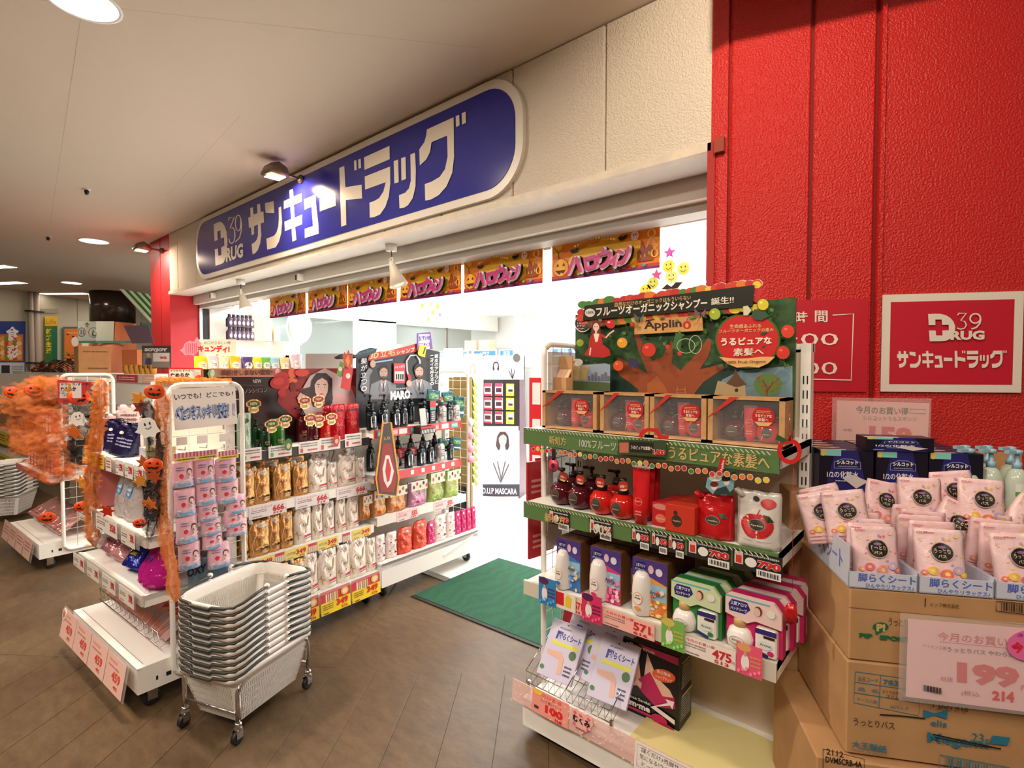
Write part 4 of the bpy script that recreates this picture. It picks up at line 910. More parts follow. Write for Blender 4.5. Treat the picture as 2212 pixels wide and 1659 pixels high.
for k,ch in enumerate('頭皮のアブラと'):a.quadtext(ch,[(935,774+9.2*k),(943,773+9.2*k),(943,765+9.2*k),(935,766+9.2*k)],(236,236,236),.01)
for k,ch in enumerate('ニオイを抑える。'):a.quadtext(ch,[(925,775+8.2*k),(933,774+8.2*k),(933,767+8.2*k),(925,768+8.2*k)],(236,236,236),.01)
a.quadtext('MARO',[(839,865),(882,861),(882,842),(839,845)],(240,240,240),.06);a.quadtext('YOUR DAY',[(850,842),(874,840),(874,837),(850,838)],(220,220,220),.02)
a.build('print',mbd)
a=Art(HM,y=-.006);pts=[(793,778),(796,768),(812,760),(845,756),(868,750),(906,740),(906,758),(870,765),(840,772),(812,777),(800,780)]
a.poly(pts,(206,62,52));a.quadtext('3D',[(797,776),(816,773),(818,760),(799,763)],(236,206,150),.04);a.quadtext('立毛',[(820,772),(852,767),(852,752),(820,757)],(236,206,150),.03);a.quadtext('シャンプー',[(855,767),(904,758),(904,748),(855,757)],(240,226,200),.02)
a.build('title_strip',mbd)
def poster_bit(name,lab,cat,fr,dy,pts,c,fn=None,th=.004):
 o=fr.m(*pts[0],dy);m_= lambda px,py:(fr.m(px,py,dy)[0]-o[0],fr.m(px,py,dy)[1]-o[1])
 a=Art(m_,step=.0003);P=[m_(*p)for p in pts]
 ar=sum(P[i][0]*P[(i+1)%len(P)][1]-P[(i+1)%len(P)][0]*P[i][1]for i in range(len(P)))
 if ar<0:P=P[::-1]
 a.mb.rings([[(x,th,z)for x,z in P],[(x,0,z)for x,z in P]],c if not isinstance(c,tuple)else pm(c,.4),False)
 if fn:fn(a)
 ob=a.build(name,None,fr.w(o[0],dy,o[1]),(0,0,fr.a));tag(ob,lab,cat);return ob
poster_bit('surfboard_cutout','dark teal oval cutout board at left top of dark header','cutout',UB,.22,[(764,770),(778,758),(800,751),(815,753),(812,761),(795,768),(775,773)],(40,74,84), lambda a:a.quadtext('NEW BOX',[(772,768),(808,758),(807,753),(772,763)],(110,150,160)))
poster_bit('flame_cutout','flame shaped red and orange cutout on two small leaflets','cutout',UB,.20,[(741,768),(745,760),(748,768),(753,756),(757,768),(763,764),(761,785),(754,797),(744,790)],(206,70,20), lambda a:a.poly([(746,778),(752,766),(756,780),(752,792)],(240,150,60)))
poster_bit('leaflet','small green leaflet beside red one under the flame cutout','leaflet',UB,.20,[(735,780),(743,785),(737,815),(728,810)],(90,150,60), lambda a:a.ell(735,797,4,5,(220,230,200)))
poster_bit('leaflet','red leaflet with tomato picture under the flame cutout','leaflet',UB,.21,[(745,787),(763,795),(756,845),(736,838)],(206,46,40), lambda a:a.ell(752,812,5,6,(236,220,210)))
poster_bit('size_card','purple framed white travel size card on the header top','card',UB,.22,[(901,757),(935,754),(930,717),(901,720)],(120,70,160), lambda a:(a.rect(904,754,928,722,(240,238,246)),a.quadtext('旅行用',[(905,737),(929,735),(928,724),(904,726)],(90,60,160),.05),a.quadtext('ミニサイズ',[(905,751),(930,749),(929,738),(905,740)],(90,60,160),.05)))
poster_bit('price_burst','yellow leaflet with tube picture below the purple card','leaflet',UB,.215,[(903,763),(907,745),(922,747),(918,772),(905,768)],(236,210,40), lambda a:a.line([(914,765),(919,750)],3,(60,60,80)))
grid_panel(gb,.95,.12,.45,.1,1.47,.011,4,20)
tr=thing('pink_puff_strip','strip of pink cosmetic puffs hanging at the end of men shampoo shelf','accessory strip',UB.w(.865,.02,0),UB.a)
mb=MB().box(-.02,0,.78,.02,.002,1.12,mat((238,190,200),.3,alpha=.7));mb.build('strip',tr)
for k,z in enumerate((1.08,.98,.88,.80)):
 MB().rings([[((.022+.006*k)*math.cos(q*.5236),-.004-.012*s2,z+.028*math.sin(q*.5236))for q in range(12)]for s2 in(0,1)],mat((232,150,170)if k else(246,236,236),.3)).build('puff',tr)
kb=thing('leafy_stand','kraft board stand with yellow green leafy paper fringe behind grid frame','display stand',UB.w(1.12,.25,0),UB.a)
MB().box(0,0,.12,.02,.25,1.42,mat((150,126,70),.7)).build('board',kb);MB().box(-.05,.05,0,.08,.25,.5,M_BLACK).build('foot',kb)
for k in range(13):
 z=.55+.068*k;MB().add([(.02,-.0,z+.06),(.02,.22,z+.06),(.085,-.01,z-.03),(.09,.2,z-.02),(.05,-.01,z-.05)],[(0,1,3,2),(0,2,4)],mat((158,164,70),.6)).build('paper_leaf',kb)
Mg=bpy.data.materials.new('green_mat');Mg.use_nodes=True
nt=Mg.node_tree;b=nt.nodes['Principled BSDF'];b.inputs['Roughness'].default_value=.9
g1=nt.nodes.new('ShaderNodeTexNoise');g1.inputs['Scale'].default_value=220;g1.inputs['Detail'].default_value=3
g2=nt.nodes.new('ShaderNodeTexWave');g2.inputs['Scale'].default_value=3.2;g2.inputs['Distortion'].default_value=14;g2.inputs['Detail'].default_value=2
tc=nt.nodes.new('ShaderNodeTexCoord');nt.links.new(tc.outputs['Object'],g1.inputs['Vector']);nt.links.new(tc.outputs['Object'],g2.inputs['Vector'])
rp=nt.nodes.new('ShaderNodeValToRGB');rp.color_ramp.elements[0].position=.35;rp.color_ramp.elements[0].color=(*lin((8,46,32)),1);rp.color_ramp.elements[1].position=.7;rp.color_ramp.elements[1].color=(*lin((24,96,64)),1)
ma=nt.nodes.new('ShaderNodeMath');ma.operation='MULTIPLY_ADD';ma.inputs[1].default_value=.07;nt.links.new(g2.outputs['Fac'],ma.inputs[0]);nt.links.new(g1.outputs['Fac'],ma.inputs[2])
nt.links.new(ma.outputs[0],rp.inputs['Fac']);nt.links.new(rp.outputs[0],b.inputs['Base Color'])
bp=nt.nodes.new('ShaderNodeBump');bp.inputs['Strength'].default_value=.6;bp.inputs['Distance'].default_value=.004;nt.links.new(g1.outputs['Fac'],bp.inputs['Height']);nt.links.new(bp.outputs[0],b.inputs['Normal'])
ml=pix(887,1288,Z=0);mt_=pix(1077,1204,Z=0);ex=Vector((1,.035,0)).normalized();ey=Vector((-.045,1,0)).normalized()
mw,mh=1.45,.90
door_mat=thing('door_mat','green entrance mat with dark rubber rim at the shop entrance','mat',ml,math.atan2(ex.y,ex.x))
MB().rings([[(0,0,.0),(mw,0,0),(mw,mh,0),(0,mh,0)],[(0,0,.003),(mw,0,.003),(mw,mh,.003),(0,mh,.003)],[(.018,.018,.007),(mw-.018,.018,.007),(mw-.018,mh-.018,.007),(.018,mh-.018,.007)]],mat((34,44,38),.6),False).build('rim',door_mat)
MB().box(.02,.02,.006,mw-.02,mh-.02,.009,Mg).build('pile',door_mat)
UC=Fr((-3.597,.604,0),math.radians(3.3))
gc=gondola('display_shelf','white wheeled shelf unit wrapped in orange tulle with pink packs on its side',UC,.92,.44,1.42,.095,.205,True)
ZC=(1.045,.765,.515)
for z,r0 in((1.045,.08),(.765,.05),(.515,.03)):
 s=shelf(gc,.92,z,r0,.40,.045,(216,210,200),.02)
 MB().box(.02,r0-.03,z-.05,.91,r0-.028,z+.025,M_ACR).build('card_holder',s)
grid_panel(gc,.932,.135,.455,.12,1.425,.0115,4,17)
M_HANG=mat((206,198,186),.6,alpha=1)
for k in range(4):card(gc,'price_card',.08+.11*k,1.0,.075,.07,.045,(250,226,60)if k<3 else(244,236,228), lambda a,w,h:a.squig(w*.15,h*.2,w*.85,h*.8,3,(206,60,40),4))
for k in range(3):card(gc,'price_card',.55+.12*k,1.0,.10,.07,.045,(240,234,226),price_fn('298',None,None,big=.5))
for k,w_ in enumerate((.22,.30)):card(gc,'price_card',.07+.28*k,.712,w_,.075,.016,(242,236,226),price_fn('358',None,'ボディタオル',big=.3))
card(gc,'price_card',.70,.712,.17,.075,.016,(236,226,216),price_fn('398',None,None,big=.3))
for k in range(4):card(gc,'price_card',.03+.23*k,.462,.18,.07,-.002,(236,230,220),price_fn('398',None,None,big=.3))
bf=MB().box(-.0,0,0,.95,.003,.155,M_ACR).build('acrylic_front',gc,(-.03,-.055,.085),(math.radians(-10),0,0))
for k in range(4):
 a=Art(y=-.001);a.mb.box(0,-.001,0,.225,.0,.145,pm((244,200,188)));a.text('今月のお買い得',.03,.112,.13,.126,(224,120,110)).squig(.03,.09,.16,.105,1,(220,140,130),3).text('459',.085,.045,.185,.085,(222,74,62),.035).text('495',.12,.018,.17,.034,(222,74,62),.02)
 a.build('price_card',bf,(.01+.232*k,-.002,.004))
a=Art(y=-.003);a.mb.rings([[(.03*math.cos(q*.5236),0,.12+.03*math.sin(q*.5236))for q in range(12)],[(.03*math.cos(q*.5236),-.002,.12+.03*math.sin(q*.5236))for q in range(12)]],pm((240,220,206)),False);a.ell(0,.12,.012,.015,(224,110,30),10);a.build('round_sticker',bf,(.03,-.003,0))
wb=thing('wire_tray','chrome wire tray holding red and pink cartons on low deck','tray',UC.w(.06,.10,.21),UC.a)
mb=MB()
for y,z in((-.0,.04),(.0,.10),(.28,.13),(.28,.2)):mb.tube([(0,y,z),(.80,y,z)],.0025,M_CHROME,5)
for k in range(14):mb.tube([(.8*k/13,0,.10),(.8*k/13,.01,.03),(.8*k/13,.28,.12),(.8*k/13,.28,.2)],.0018,M_CHROME,5)
for x in(0,.8):mb.tube([(x,0,.10),(x,.28,.2)],.0025,M_CHROME,5)
mb.build('basket_wire',wb)
def eye_front(a,w,h):
 a.rect(0,h*.0,w,h,(226,150,130)).poly([(0,h),(w,h),(w,h*.55),(w*.35,h*.42),(0,h*.2)],(206,30,36));a.poly([(0,0),(w*.5,0),(w*.3,h*.3),(0,h*.38)],(240,206,186))
 a.ell(w*.7,h*.3,w*.12,h*.10,(130,190,220));a.quadtext('めぐりズム',[(w*.12,h*.62),(w*.88,h*.78),(w*.88,h*.95),(w*.12,h*.80)],(250,240,236),.03)
EYE=carton('eye_mask_carton','','box',.13,.22,.035,(222,130,120),eye_front, lambda a,w,h:a.rect(0,0,w,h,(236,190,190)))
for k in range(11):
 x=.06+.078*k if k<9 else .06+.078*(k-2)
 EYE.put(UC.w(.10+.068*k,.135,.262),UC.a-math.radians(6),f'red and pink eye mask carton leaning in wire tray, {ORD[k]}','eye mask cartons in the wire tray',.85,1,.95,math.radians(-52),0)
SHEET=pouch('mask_pouch','','pouch',.13,.21,.04,mat((26,24,70),.25,.2,bump=.3), lambda a,w,h:a.squig(-w*.3,h*.3,w*.3,h*.6,3,(180,180,220),4).ell(-w*.2,h*.72,w*.08,h*.05,(230,230,236)),0,None,seed=31)
ux= lambda px,dy,py=1000:UC.m(px,py,dy)[0]
for k,(x,dy,tl,sc)in enumerate(((ux(250,.2),.2,10,.8),(ux(248,.16),.16,20,.8),(ux(262,.13),.13,30,.85),(ux(282,.17),.17,14,.7))):
 SHEET.put(UC.w(x,dy,1.05),UC.a+.8,['dark blue mask pouch, rearmost in the upper box','dark blue mask pouch leaning left in the upper box','dark blue mask pouch, foremost in the upper box','dark blue mask pouch at right in the upper box'][k],'dark blue mask pouches',sc*1.1,1,.8,0,math.radians(tl-14))
PINKW=pouch('mask_pouch','','pouch',.14,.22,.03,mat((240,214,212),.2,.1,bump=.3), lambda a,w,h:a.line([(-w*.4,h*.2),(w*.3,h*.8)],.008,(206,60,90)).squig(-w*.3,h*.6,w*.3,h*.8,2,(120,90,100),3),0,None,seed=32)
for k,(x,dy,sc)in enumerate(((ux(282,.28),.28,1.1),(ux(250,.28),.28,.8),(ux(232,.22),.22,.7))):PINKW.put(UC.w(x,dy,1.05),UC.a+.7+.1*k,['white and pink pouch behind the dark blue ones','white and pink pouch left of the dark blue box','small pink white pouch at the left of the upper shelf'][k],None,sc,1,sc)
tag(MB().box(0,0,0,.13,.09,.075,mat((196,200,214),.4)).build('sample_box',None,UC.w(.62,.12,1.05),(0,0,UC.a)),'pale blue sample box at right of upper shelf','box')
tag(MB().box(0,0,0,.12,.08,.095,mat((206,190,130),.5)).build('sample_box',None,UC.w(.76,.10,1.05),(0,0,UC.a)),'small yellow checked sample box at right end of upper shelf','box')
def faces_front(a,w,h):
 a.rect(0,0,w,h,(222,132,128))
 for i in(0,1):a.ell(w*(.28+.44*i),h*.72,w*.19,h*.19,(240,232,226),18).ell(w*(.28+.44*i),h*.74,w*.09,h*.10,(206,196,180),12).text('顔',w*(.2+.44*i),h*.6,w*(.36+.44*i),h*.68,(110,90,90))
 a.squig(w*.1,h*.1,w*.9,h*.4,3,(240,200,190),5)
FC=carton('towel_carton','pink carton with two white ovals on the middle shelf','box',.2,.20,.10,(222,132,128),faces_front)
FC.put(UC.w(ux(222,.12,1080),.12,.77),UC.a,'pink carton with two white ovals on the middle shelf')
CLR=pouch('clear_bag','','bag',.17,.20,.09,mat((206,196,196),.12,.1,alpha=.8,bump=.4), lambda a,w,h:a.rect(-w*.25,h*.55,w*.15,h*.8,(80,150,200),4).squig(-w*.2,h*.58,w*.1,h*.76,2,(236,240,240),3),0,None,seed=33)
for k,x in enumerate((ux(262,.1,1090),ux(283,.1,1100))):CLR.put(UC.w(x,.12,.77),UC.a,['clear bag of sponges with blue label on middle shelf','clear bag of sponges beside the dark bag'][k],'clear sponge bags')
DKB=pouch('clear_bag','','bag',.17,.24,.09,mat((60,56,66),.15,.2,alpha=.95,bump=.4), lambda a,w,h:a.ell(0,h*.5,w*.2,h*.2,(90,90,110)),0,None,seed=34)
DKB.put(UC.w(ux(293,.2,1090),.2,.77),UC.a,'dark grey sponge bag on middle shelf near tulle');DKB.put(UC.w(ux(318,.16,1100),.16,.77),UC.a,'dark grey sponge bag at the right end of middle shelf')
def baggy(c,seed,art):return pouch('sponge_bag','','bag',.17,.23,.10,mat(c,.16,.25,bump=.5,bscale=20),art,0,None,seed=seed,wr=.01)
SIL=baggy((206,202,200),35, lambda a,w,h:a.squig(-w*.3,h*.2,w*.3,h*.5,3,(150,140,150),2))
ROSE=baggy((196,130,146),36, lambda a,w,h:a.squig(-w*.35,h*.2,w*.35,h*.5,3,(150,60,80),5).rect(-w*.3,h*.6,w*.3,h*.7,(206,40,60),4))
YEL=baggy((206,150,150),37, lambda a,w,h:a.line([(-w*.35,h*.25),(-w*.1,h*.5),(w*.3,h*.35)],.02,(232,206,60)).squig(-w*.3,h*.6,w*.3,h*.8,2,(160,90,110),8))
BLU=baggy((26,40,140),38, lambda a,w,h:a.quadtext('シンプル',[(-w*.35,h*.4),(w*.35,h*.5),(w*.35,h*.62),(-w*.35,h*.52)],(150,190,240),.03).rect(-w*.3,h*.25,w*.3,h*.32,(200,190,60),4))
MAG=baggy((196,30,140),39, lambda a,w,h:a.ell(w*.05,h*.68,w*.09,h*.05,(220,220,70)).ell(w*.16,h*.58,w*.07,h*.045,(220,190,70)).rect(-w*.2,h*.5,w*.0,h*.56,(40,50,160),3))
for k,(g,x,rx,lab)in enumerate(((SIL,ux(203,.1,1230),-56,'silver sponge bag at left of the low shelf'),(ROSE,ux(235,.1,1240),-50,'rose coloured sponge bag beside the silver one'),(YEL,ux(258,.1,1255),-50,'pink sponge bag with yellow mark on the low shelf'),(BLU,ux(288,.1,1275),-40,'shiny blue sponge bag on the low shelf'),(MAG,ux(326,.09,1290),-20,'bright magenta sponge bag bulging over the low rail'),(MAG,ux(352,.12,1290),-14,'bright magenta sponge bag half behind the orange tulle'))):
 g.put(UC.w(x,.10 if k<4 else .09,.53),UC.a+.05*k,lab,None,.82,1,.95,math.radians(rx),0)
def side(fr,px,py,xl=.945):
 d=FW+RT*((px-CX)/FPX)-UP*((py-CY)/FPX)
 t=((fr.O+fr.x*xl-CAM).dot(fr.x))/d.dot(fr.x);P=CAM+d*t-fr.O;return P.dot(fr.y),P.z
xs_=.952
q=[side(UC,*p,xs_)for p in((378,930),(513,914),(508,836),(370,842))]
o0=q[0];rzs=UC.a+PI/2
sgn=thing('hand_sign','white paper sign with black and blue outlined kana on wire side panel','sign',UC.w(xs_,0,0),rzs)
SP= lambda px,py:side(UC,px,py,xs_)
P=[SP(*p)for p in((378,930),(513,915),(508,834),(370,841))]
mb=MB();mb.rings([[(x,.0015,z)for x,z in P],[(x,0,z)for x,z in P]],pm((240,234,228)),False);mb.build('sheet',sgn)
a=Art(SP,step=.0003)
a.quadtext('いつでも！どこでも！',[(377,865),(503,854),(503,845),(376,851)],(24,24,26),.03)
bt=[(380,912),(506,901),(506,869),(376,876)]
for e,c in((.10,(28,36,90)),(.06,(214,228,248)),(.012,(44,100,176))):a.quadtext('べたつきスッキリ爽快！！',bt,c,e)
a.build('lettering',sgn)
for k,(px,py,w_)in enumerate(((393,953,14),(437,949,18),(484,945,18))):
 y,z=side(UC,px,py,xs_);tag(MB().box(-.022,0,-.018,.022,.002,.018,pm((236,232,226))).build('price_tag',None,UC.w(xs_,y,z),(0,0,rzs)),['small white hook tag above the first column of pink packs','small white hook tag above the middle column of pink packs','small white hook tag above the right column of pink packs'][k],'tag')
def puff_art(a,w,h):
 a.grid(-w*.46,h*.0,w*.46,h*.14,(120,186,226),4,2);a.grid(-w*.44,h*.16,w*.44,h*.2,(176,206,236),4,1)
 b2=Art(lambda u,v:(u,v),y=a.y,step=.0002,warp=a.warp,mb=a.mb);b2.k=a.k+1
 face(b2,w*.22,h*.50,h*.20,(90,60,60),(244,206,196),True,(206,90,100),None,False);a.k=b2.k+1
 a.ell(-w*.16,h*.44,w*.10,h*.085,(214,40,70),12);a.squig(-w*.36,h*.62,-w*.0,h*.8,2,(110,110,150),3)
 a.line([(-w*.4,h*.22),(w*.1,h*.27),(w*.44,h*.34)],.004,(246,250,252))
PUFF=pouch('cotton_pack','','pack',.095,.115,.05,mat((238,190,206),.22,bump=.2,alpha=1.0),puff_art,0,None,seed=40,wr=.002,topd=.5,full=.4)
PUFFC=[[(401,1050-60,1),(404,1080,0),(411,1135,0),(418,1190,0)],[(443,1010-32,1),(446,1060-18,0),(451,1108-36,0),(454,1150-52,0),(458,1186-58+20,0),(474,1197,0)],[(489,1018-38,1),(492,1060-22,0),(506,1085-18,0),(505,1122-20,0),(512,1150-12,0)]]
boxesP=[[(373,995,421,1052),(377,1056,426,1114),(381,1114,431,1172),(387,1172,435,1228)],[(420,990,466,1042),(424,1040,470,1090),(428,1086,475,1124),(435,1120,482,1154),(438,1146,484,1184),(450,1172,500,1226)],[(466,990,513,1040),(470,1038,518,1086),(490,1070,534,1108),(485,1100,528,1136),(492,1122,536,1156)]]
CN=['left','middle','right'];RN=['topmost','second from top','third from top','fourth from top','fifth from top','lowest']
for c,colm in enumerate(boxesP):
 for k,b_ in enumerate(colm):
  xl=1.0+.0*k
  yc,zc=side(UC,(b_[0]+b_[2])/2,(b_[1]+b_[3])/2,xl)
  ya=side(UC,b_[0],(b_[1]+b_[3])/2,xl)[0];yb2=side(UC,b_[2],(b_[1]+b_[3])/2,xl)[0];h=zc*0+side(UC,(b_[0]+b_[2])/2,b_[1],xl)[1]-side(UC,(b_[0]+b_[2])/2,b_[3],xl)[1]
  PUFF.put(UC.w(xl-.01,yc,zc-h/2),rzs+R.uniform(-.08,.08),f'pink and blue cotton pack, {RN[k]} in the {CN[c]} column on the side panel','cotton packs on the side panel',(yb2-ya)/.095,1,h/.115)
for c in range(3):
 b_=boxesP[c][0];yc,zc=side(UC,(b_[0]+b_[2])/2,b_[1]-2,1.0)
 a=Art();w_=.09;a.mb.box(-w_/2,.0,-.004,w_/2,.002,.034,pm((236,210,216)))
 for i in range(6):a.rect(-w_/2+w_*i/6,.012,-w_/2+w_*(i+.5)/6,.034,(214,90,120))
 a.rect(-w_/2,-.004,w_/2,.012,(236,214,90)).squig(-w_*.4,-.002,w_*.4,.010,1,(60,70,60),4)
 tag(a.build('pack_header',None,UC.w(1.02,yc,zc),(0,0,rzs)),['striped pink header card over the left column','striped pink header card over the middle column','striped pink header card over the right column'][c],'card')
 tag(MB().tube([(-.0,0,.0),(0,-.07,.005)],.002,M_CHROME,6).tube([(0,-.07,.005),(0,-.075,.02)],.002,M_CHROME,6).build('wire_hook',None,UC.w(.945,yc,zc+.04),(0,0,rzs)),['wire hook holding the left column','wire hook holding the middle column','wire hook holding the right column'][c],'hook')
y0,z0=side(UC,405,1300,.94);y1,z1=side(UC,490,1190,.94)
ob=thing('oxy_bag','dull blue bag with dark OXY lettering behind the lowest cotton packs','bag',UC.w(.955,0,0),rzs)
MB().rbox(y0,.0,z0,y1,.012,z1,mat((126,150,170),.5,vary=.35,bscale=30),.004).build('bag',ob)
yA,zA_=side(UC,404,1249,.955);yB,zB_=side(UC,446,1222,.955)
Art().quadtext('OXY',[(yA,zA_),(yB,zA_+.005),(yB,zA_+.045),(yA,zA_+.04)],(24,34,60),.05).build('lettering',ob)
poster_bit('topper_card','red framed card with smooth hand cream wording above tulle unit','card',UC,.43,[(363,829),(437,829),(436,795),(364,794)],(214,50,46), lambda a:(a.rect(366,828,434,798,(240,232,220)),a.quadtext('サラサラ♪すべすべ♪',[(368,804),(420,803),(420,798),(368,799)],(40,36,40),.02),a.quadtext('なめらか',[(368,815),(410,814),(410,805),(368,806)],(30,26,30),.05),a.ell(424,809,8,7,(206,196,180)),a.ell(430,818,8,8,(214,60,30))))
def MT(c,al):return mat(c,.7,alpha=al)
from mathutils import noise as NZ
def garland(name,label,pts,w,c,al,seed,layers=2,flat_=1.0,glit=None,turn=0.0):
 """pts: world points; crumpled translucent cloth tubes laid inside each other along a line"""
 r=random.Random(seed);mb=MB();m=MT(c,al);pts=[Vector(p)for p in pts]
 seg=[(pts[i+1]-pts[i]).length for i in range(len(pts)-1)];tot=sum(seg)
 def at_(s_):
  for i,l in enumerate(seg):
   if s_<=l or i==len(seg)-1:return pts[i].lerp(pts[i+1],min(s_/l,1)),(pts[i+1]-pts[i]).normalized()
   s_-=l
 for ly in range(layers):
  n=max(8,int(tot/.008));K=40;L=[];off=seed*3.7+ly*11
  for j in range(n+1):
   p,t=at_(tot*j/n);u=Vector((math.cos(turn),math.sin(turn),0));u=(u-t*u.dot(t)).normalized();v=t.cross(u)
   end=min(1,j/5,(n-j)/5)*.7+.3;q=[]
   for i in range(K):
    a=2*PI*i/K;s_=tot*j/n
    f1=NZ.noise(Vector((math.cos(a)*1.6,math.sin(a)*1.6,s_*13+off)));f2=NZ.noise(Vector((math.cos(a)*4.5,math.sin(a)*4.5,s_*48+off)));f3=abs(NZ.noise(Vector((math.cos(a)*3+9,math.sin(a)*3,s_*28+off))))
    rr_=w*end*(.62+.16*ly)*(.75+.75*f1+.45*f2+.5*(.5-f3))
    q.append(tuple(p+u*math.cos(a)*rr_+v*math.sin(a)*rr_*flat_))
   L.append(q)
  mb.rings(L,m,True,False,False)
 for k in range(int(tot*26/w**.5)):
  p,t=at_(tot*r.random());a0=r.uniform(0,2*PI);u=t.orthogonal().normalized();v=t.cross(u);e=u*math.cos(a0)+v*math.sin(a0);g_=v*math.cos(a0)-u*math.sin(a0)
  N=7;M=3;hw=w*r.uniform(.4,.8);ln=w*r.uniform(.35,.75);vs=[];ph=r.uniform(0,6)
  for i in range(N+1):
   f=i/N-.5
   for j in range(M+1):
    h=j/M;q=p+e*(w*.45+ln*h)+g_*f*2*hw*(.6+.5*h)+t*(math.sin(i*1.7+ph)*w*.16*h+w*.3*(h-.5)*math.sin(ph))+e*math.sin(i*2.3+ph)*w*.10*h;vs.append(tuple(q))
  mb.add(vs,[(i*(M+1)+j,(i+1)*(M+1)+j,(i+1)*(M+1)+j+1,i*(M+1)+j+1)for i in range(N)for j in range(M)],m,True)
 if glit:
  gm=mat(glit,.25,.8)
  for k in range(int(1100*tot)):
   p,t=at_(tot*r.random());o=Vector((r.gauss(0,1),r.gauss(0,1),r.gauss(0,1)))*w*.5;s_=r.uniform(.0014,.0028)
   q=p+o;mb.add([tuple(q+Vector((s_,0,0))),tuple(q+Vector((0,s_,s_))),tuple(q-Vector((s_,0,0))),tuple(q-Vector((0,s_,s_)))],[(0,1,2,3)],gm)
 o=mb.build(name);tag(o,label,'tulle',None,'stuff');return o
def px_line(fr,pts,dy):return[fr.w(*((lambda q:(q[0],dy,q[1]))(fr.m(px,py,dy))))for px,py in pts]
OT=(240,140,54)
garland('orange_tulle','orange tulle strip down the right front edge of the tulle unit',px_line(UC,[(352,842),(348,900),(350,1000),(346,1090),(358,1160),(370,1230),(380,1300)],.03),.027,OT,.30,51)
garland('orange_tulle','orange tulle strip down the left edge of the tulle unit',px_line(UC,[(222,822),(212,880),(205,960),(196,1040),(196,1110),(204,1180)],.02),.036,OT,.30,52)
garland('orange_tulle','orange tulle laid along the top edge of the tulle unit',[UC.w(.02,.40,1.425),UC.w(.5,.40,1.43),UC.w(.95,.40,1.43)],.022,(232,150,60),.4,53)
garland('black_tulle','black sparkling tulle strip beside the orange one',px_line(UC,[(318,866),(330,930),(336,1000),(330,1060),(330,1130),(322,1160)],.0),.034,(40,34,36),.24,54,2,1,(226,222,214))
KD=pix(85,1208,Z=.1)
UD=Fr(KD-UC.x*.95,UC.a);UD.O.z=0
garland('black_tulle','black sparkling tulle on the far left unit between orange strips',px_line(UD,[(172,830),(182,900),(176,960),(168,1000)],-.06),.075,(40,34,36),.24,55,2,1,(226,222,214))
garland('orange_tulle','large orange tulle bundle on the far left unit',px_line(UD,[(105,812),(100,870),(108,930),(112,985),(118,1045)],-.08),.125,(228,124,56),.22,56)
garland('orange_tulle','orange tulle bundle drooping at left of the far unit',px_line(UD,[(62,838),(50,880),(52,930),(62,975)],-.08),.11,(236,136,66),.22,57)
def pumpkin(label,p,rz,s=1.0,tilt=0):
 t=thing('pumpkin_charm',label,'charm',p,rz,None)
 L=[[(.03*math.cos(q*.3142)*f,y,.025*math.sin(q*.3142)*f)for q in range(20)]for y,f in((.006,.8),(0.003,1),(-.003,1),(-.006,.85))]
 MB().rings(L,mat((226,78,20),.35)).build('body',t,None,(0,tilt,0))
 k=(30,16,12);a=Art(y=-.0062);a.poly([(-.017,.004),(-.006,.004),(-.011,.013)],k).poly([(.006,.004),(.017,.004),(.011,.013)],k).poly([(-.019,-.003),(-.009,-.007),(-.004,-.004),(.004,-.007),(.010,-.004),(.019,-.002),(.012,-.014),(.005,-.012),(0,-.016),(-.008,-.012),(-.013,-.013)],k)
 a.build('face',t,None,(0,tilt,0));t.scale=(s,s,s);return t
def ghost(label,p,rz,s=1.0,tilt=0):
 t=thing('ghost_charm',label,'charm',p,rz)
 P=[(-.028,.0),(-.036,-.006),(-.02,-.018),(-.014,-.034),(0,-.03),(.014,-.038),(.022,-.024),(.034,-.022),(.028,-.004),(.026,.016),(.014,.032),(-.006,.034),(-.02,.022)]
 MB().rings([[(x,.003,z)for x,z in P],[(x,-.003,z)for x,z in P]],mat((240,238,234),.5),False).build('body',t,None,(0,tilt,0))
 k=(30,26,26);Art(y=-.0032).ell(-.004,.012,.0025,.006,k,8).ell(.010,.013,.0025,.006,k,8).line([(-.006,0),(.002,-.005),(.012,.001)],.002,k).build('face',t,None,(0,tilt,0));t.scale=(s,s,s);return t
for k,(px,py,dy,f,lab,s)in enumerate(((334,846,-.02,UC,'orange jack-o-lantern charm at the upper right of the tulle unit',1.15),(331,1005,-.02,UC,'orange jack-o-lantern charm beside the upper price rail',1.1),(302,1130,-.02,UC,'orange jack-o-lantern charm turned edge on at middle shelf',.8),(176,1094,.0,UC,'orange jack-o-lantern charm at left edge of the tulle unit',1.05),(171,858,-.1,UD,'orange jack-o-lantern charm below the smooth hand sign',1.7),(102,1118,.06,UD,'orange jack-o-lantern charm on the low pink packs at far left',1.7),(28,847,-.15,UD,'dull orange pumpkin ball on the left tulle, left one',1.6),(74,843,-.15,UD,'dull orange pumpkin ball on the left tulle, right one',1.6))):
 x,z=f.m(px,py,dy);t=pumpkin(lab,f.w(x,dy,z),math.atan2(f.w(x,dy,0).y,f.w(x,dy,0).x)-PI/2+PI*0,s,.15)
for px,py,dy,f,lab,s in((318,924,-.03,UC,'white smiling ghost charm beside the dark blue pouches',1.15),(168,905,-.1,UD,'white smiling ghost charm on the left sparkling tulle',1.15)):
 x,z=f.m(px,py,dy);ghost(lab,f.w(x,dy,z),math.atan2(f.w(x,dy,0).y,f.w(x,dy,0).x)-PI/2,s,-.2)
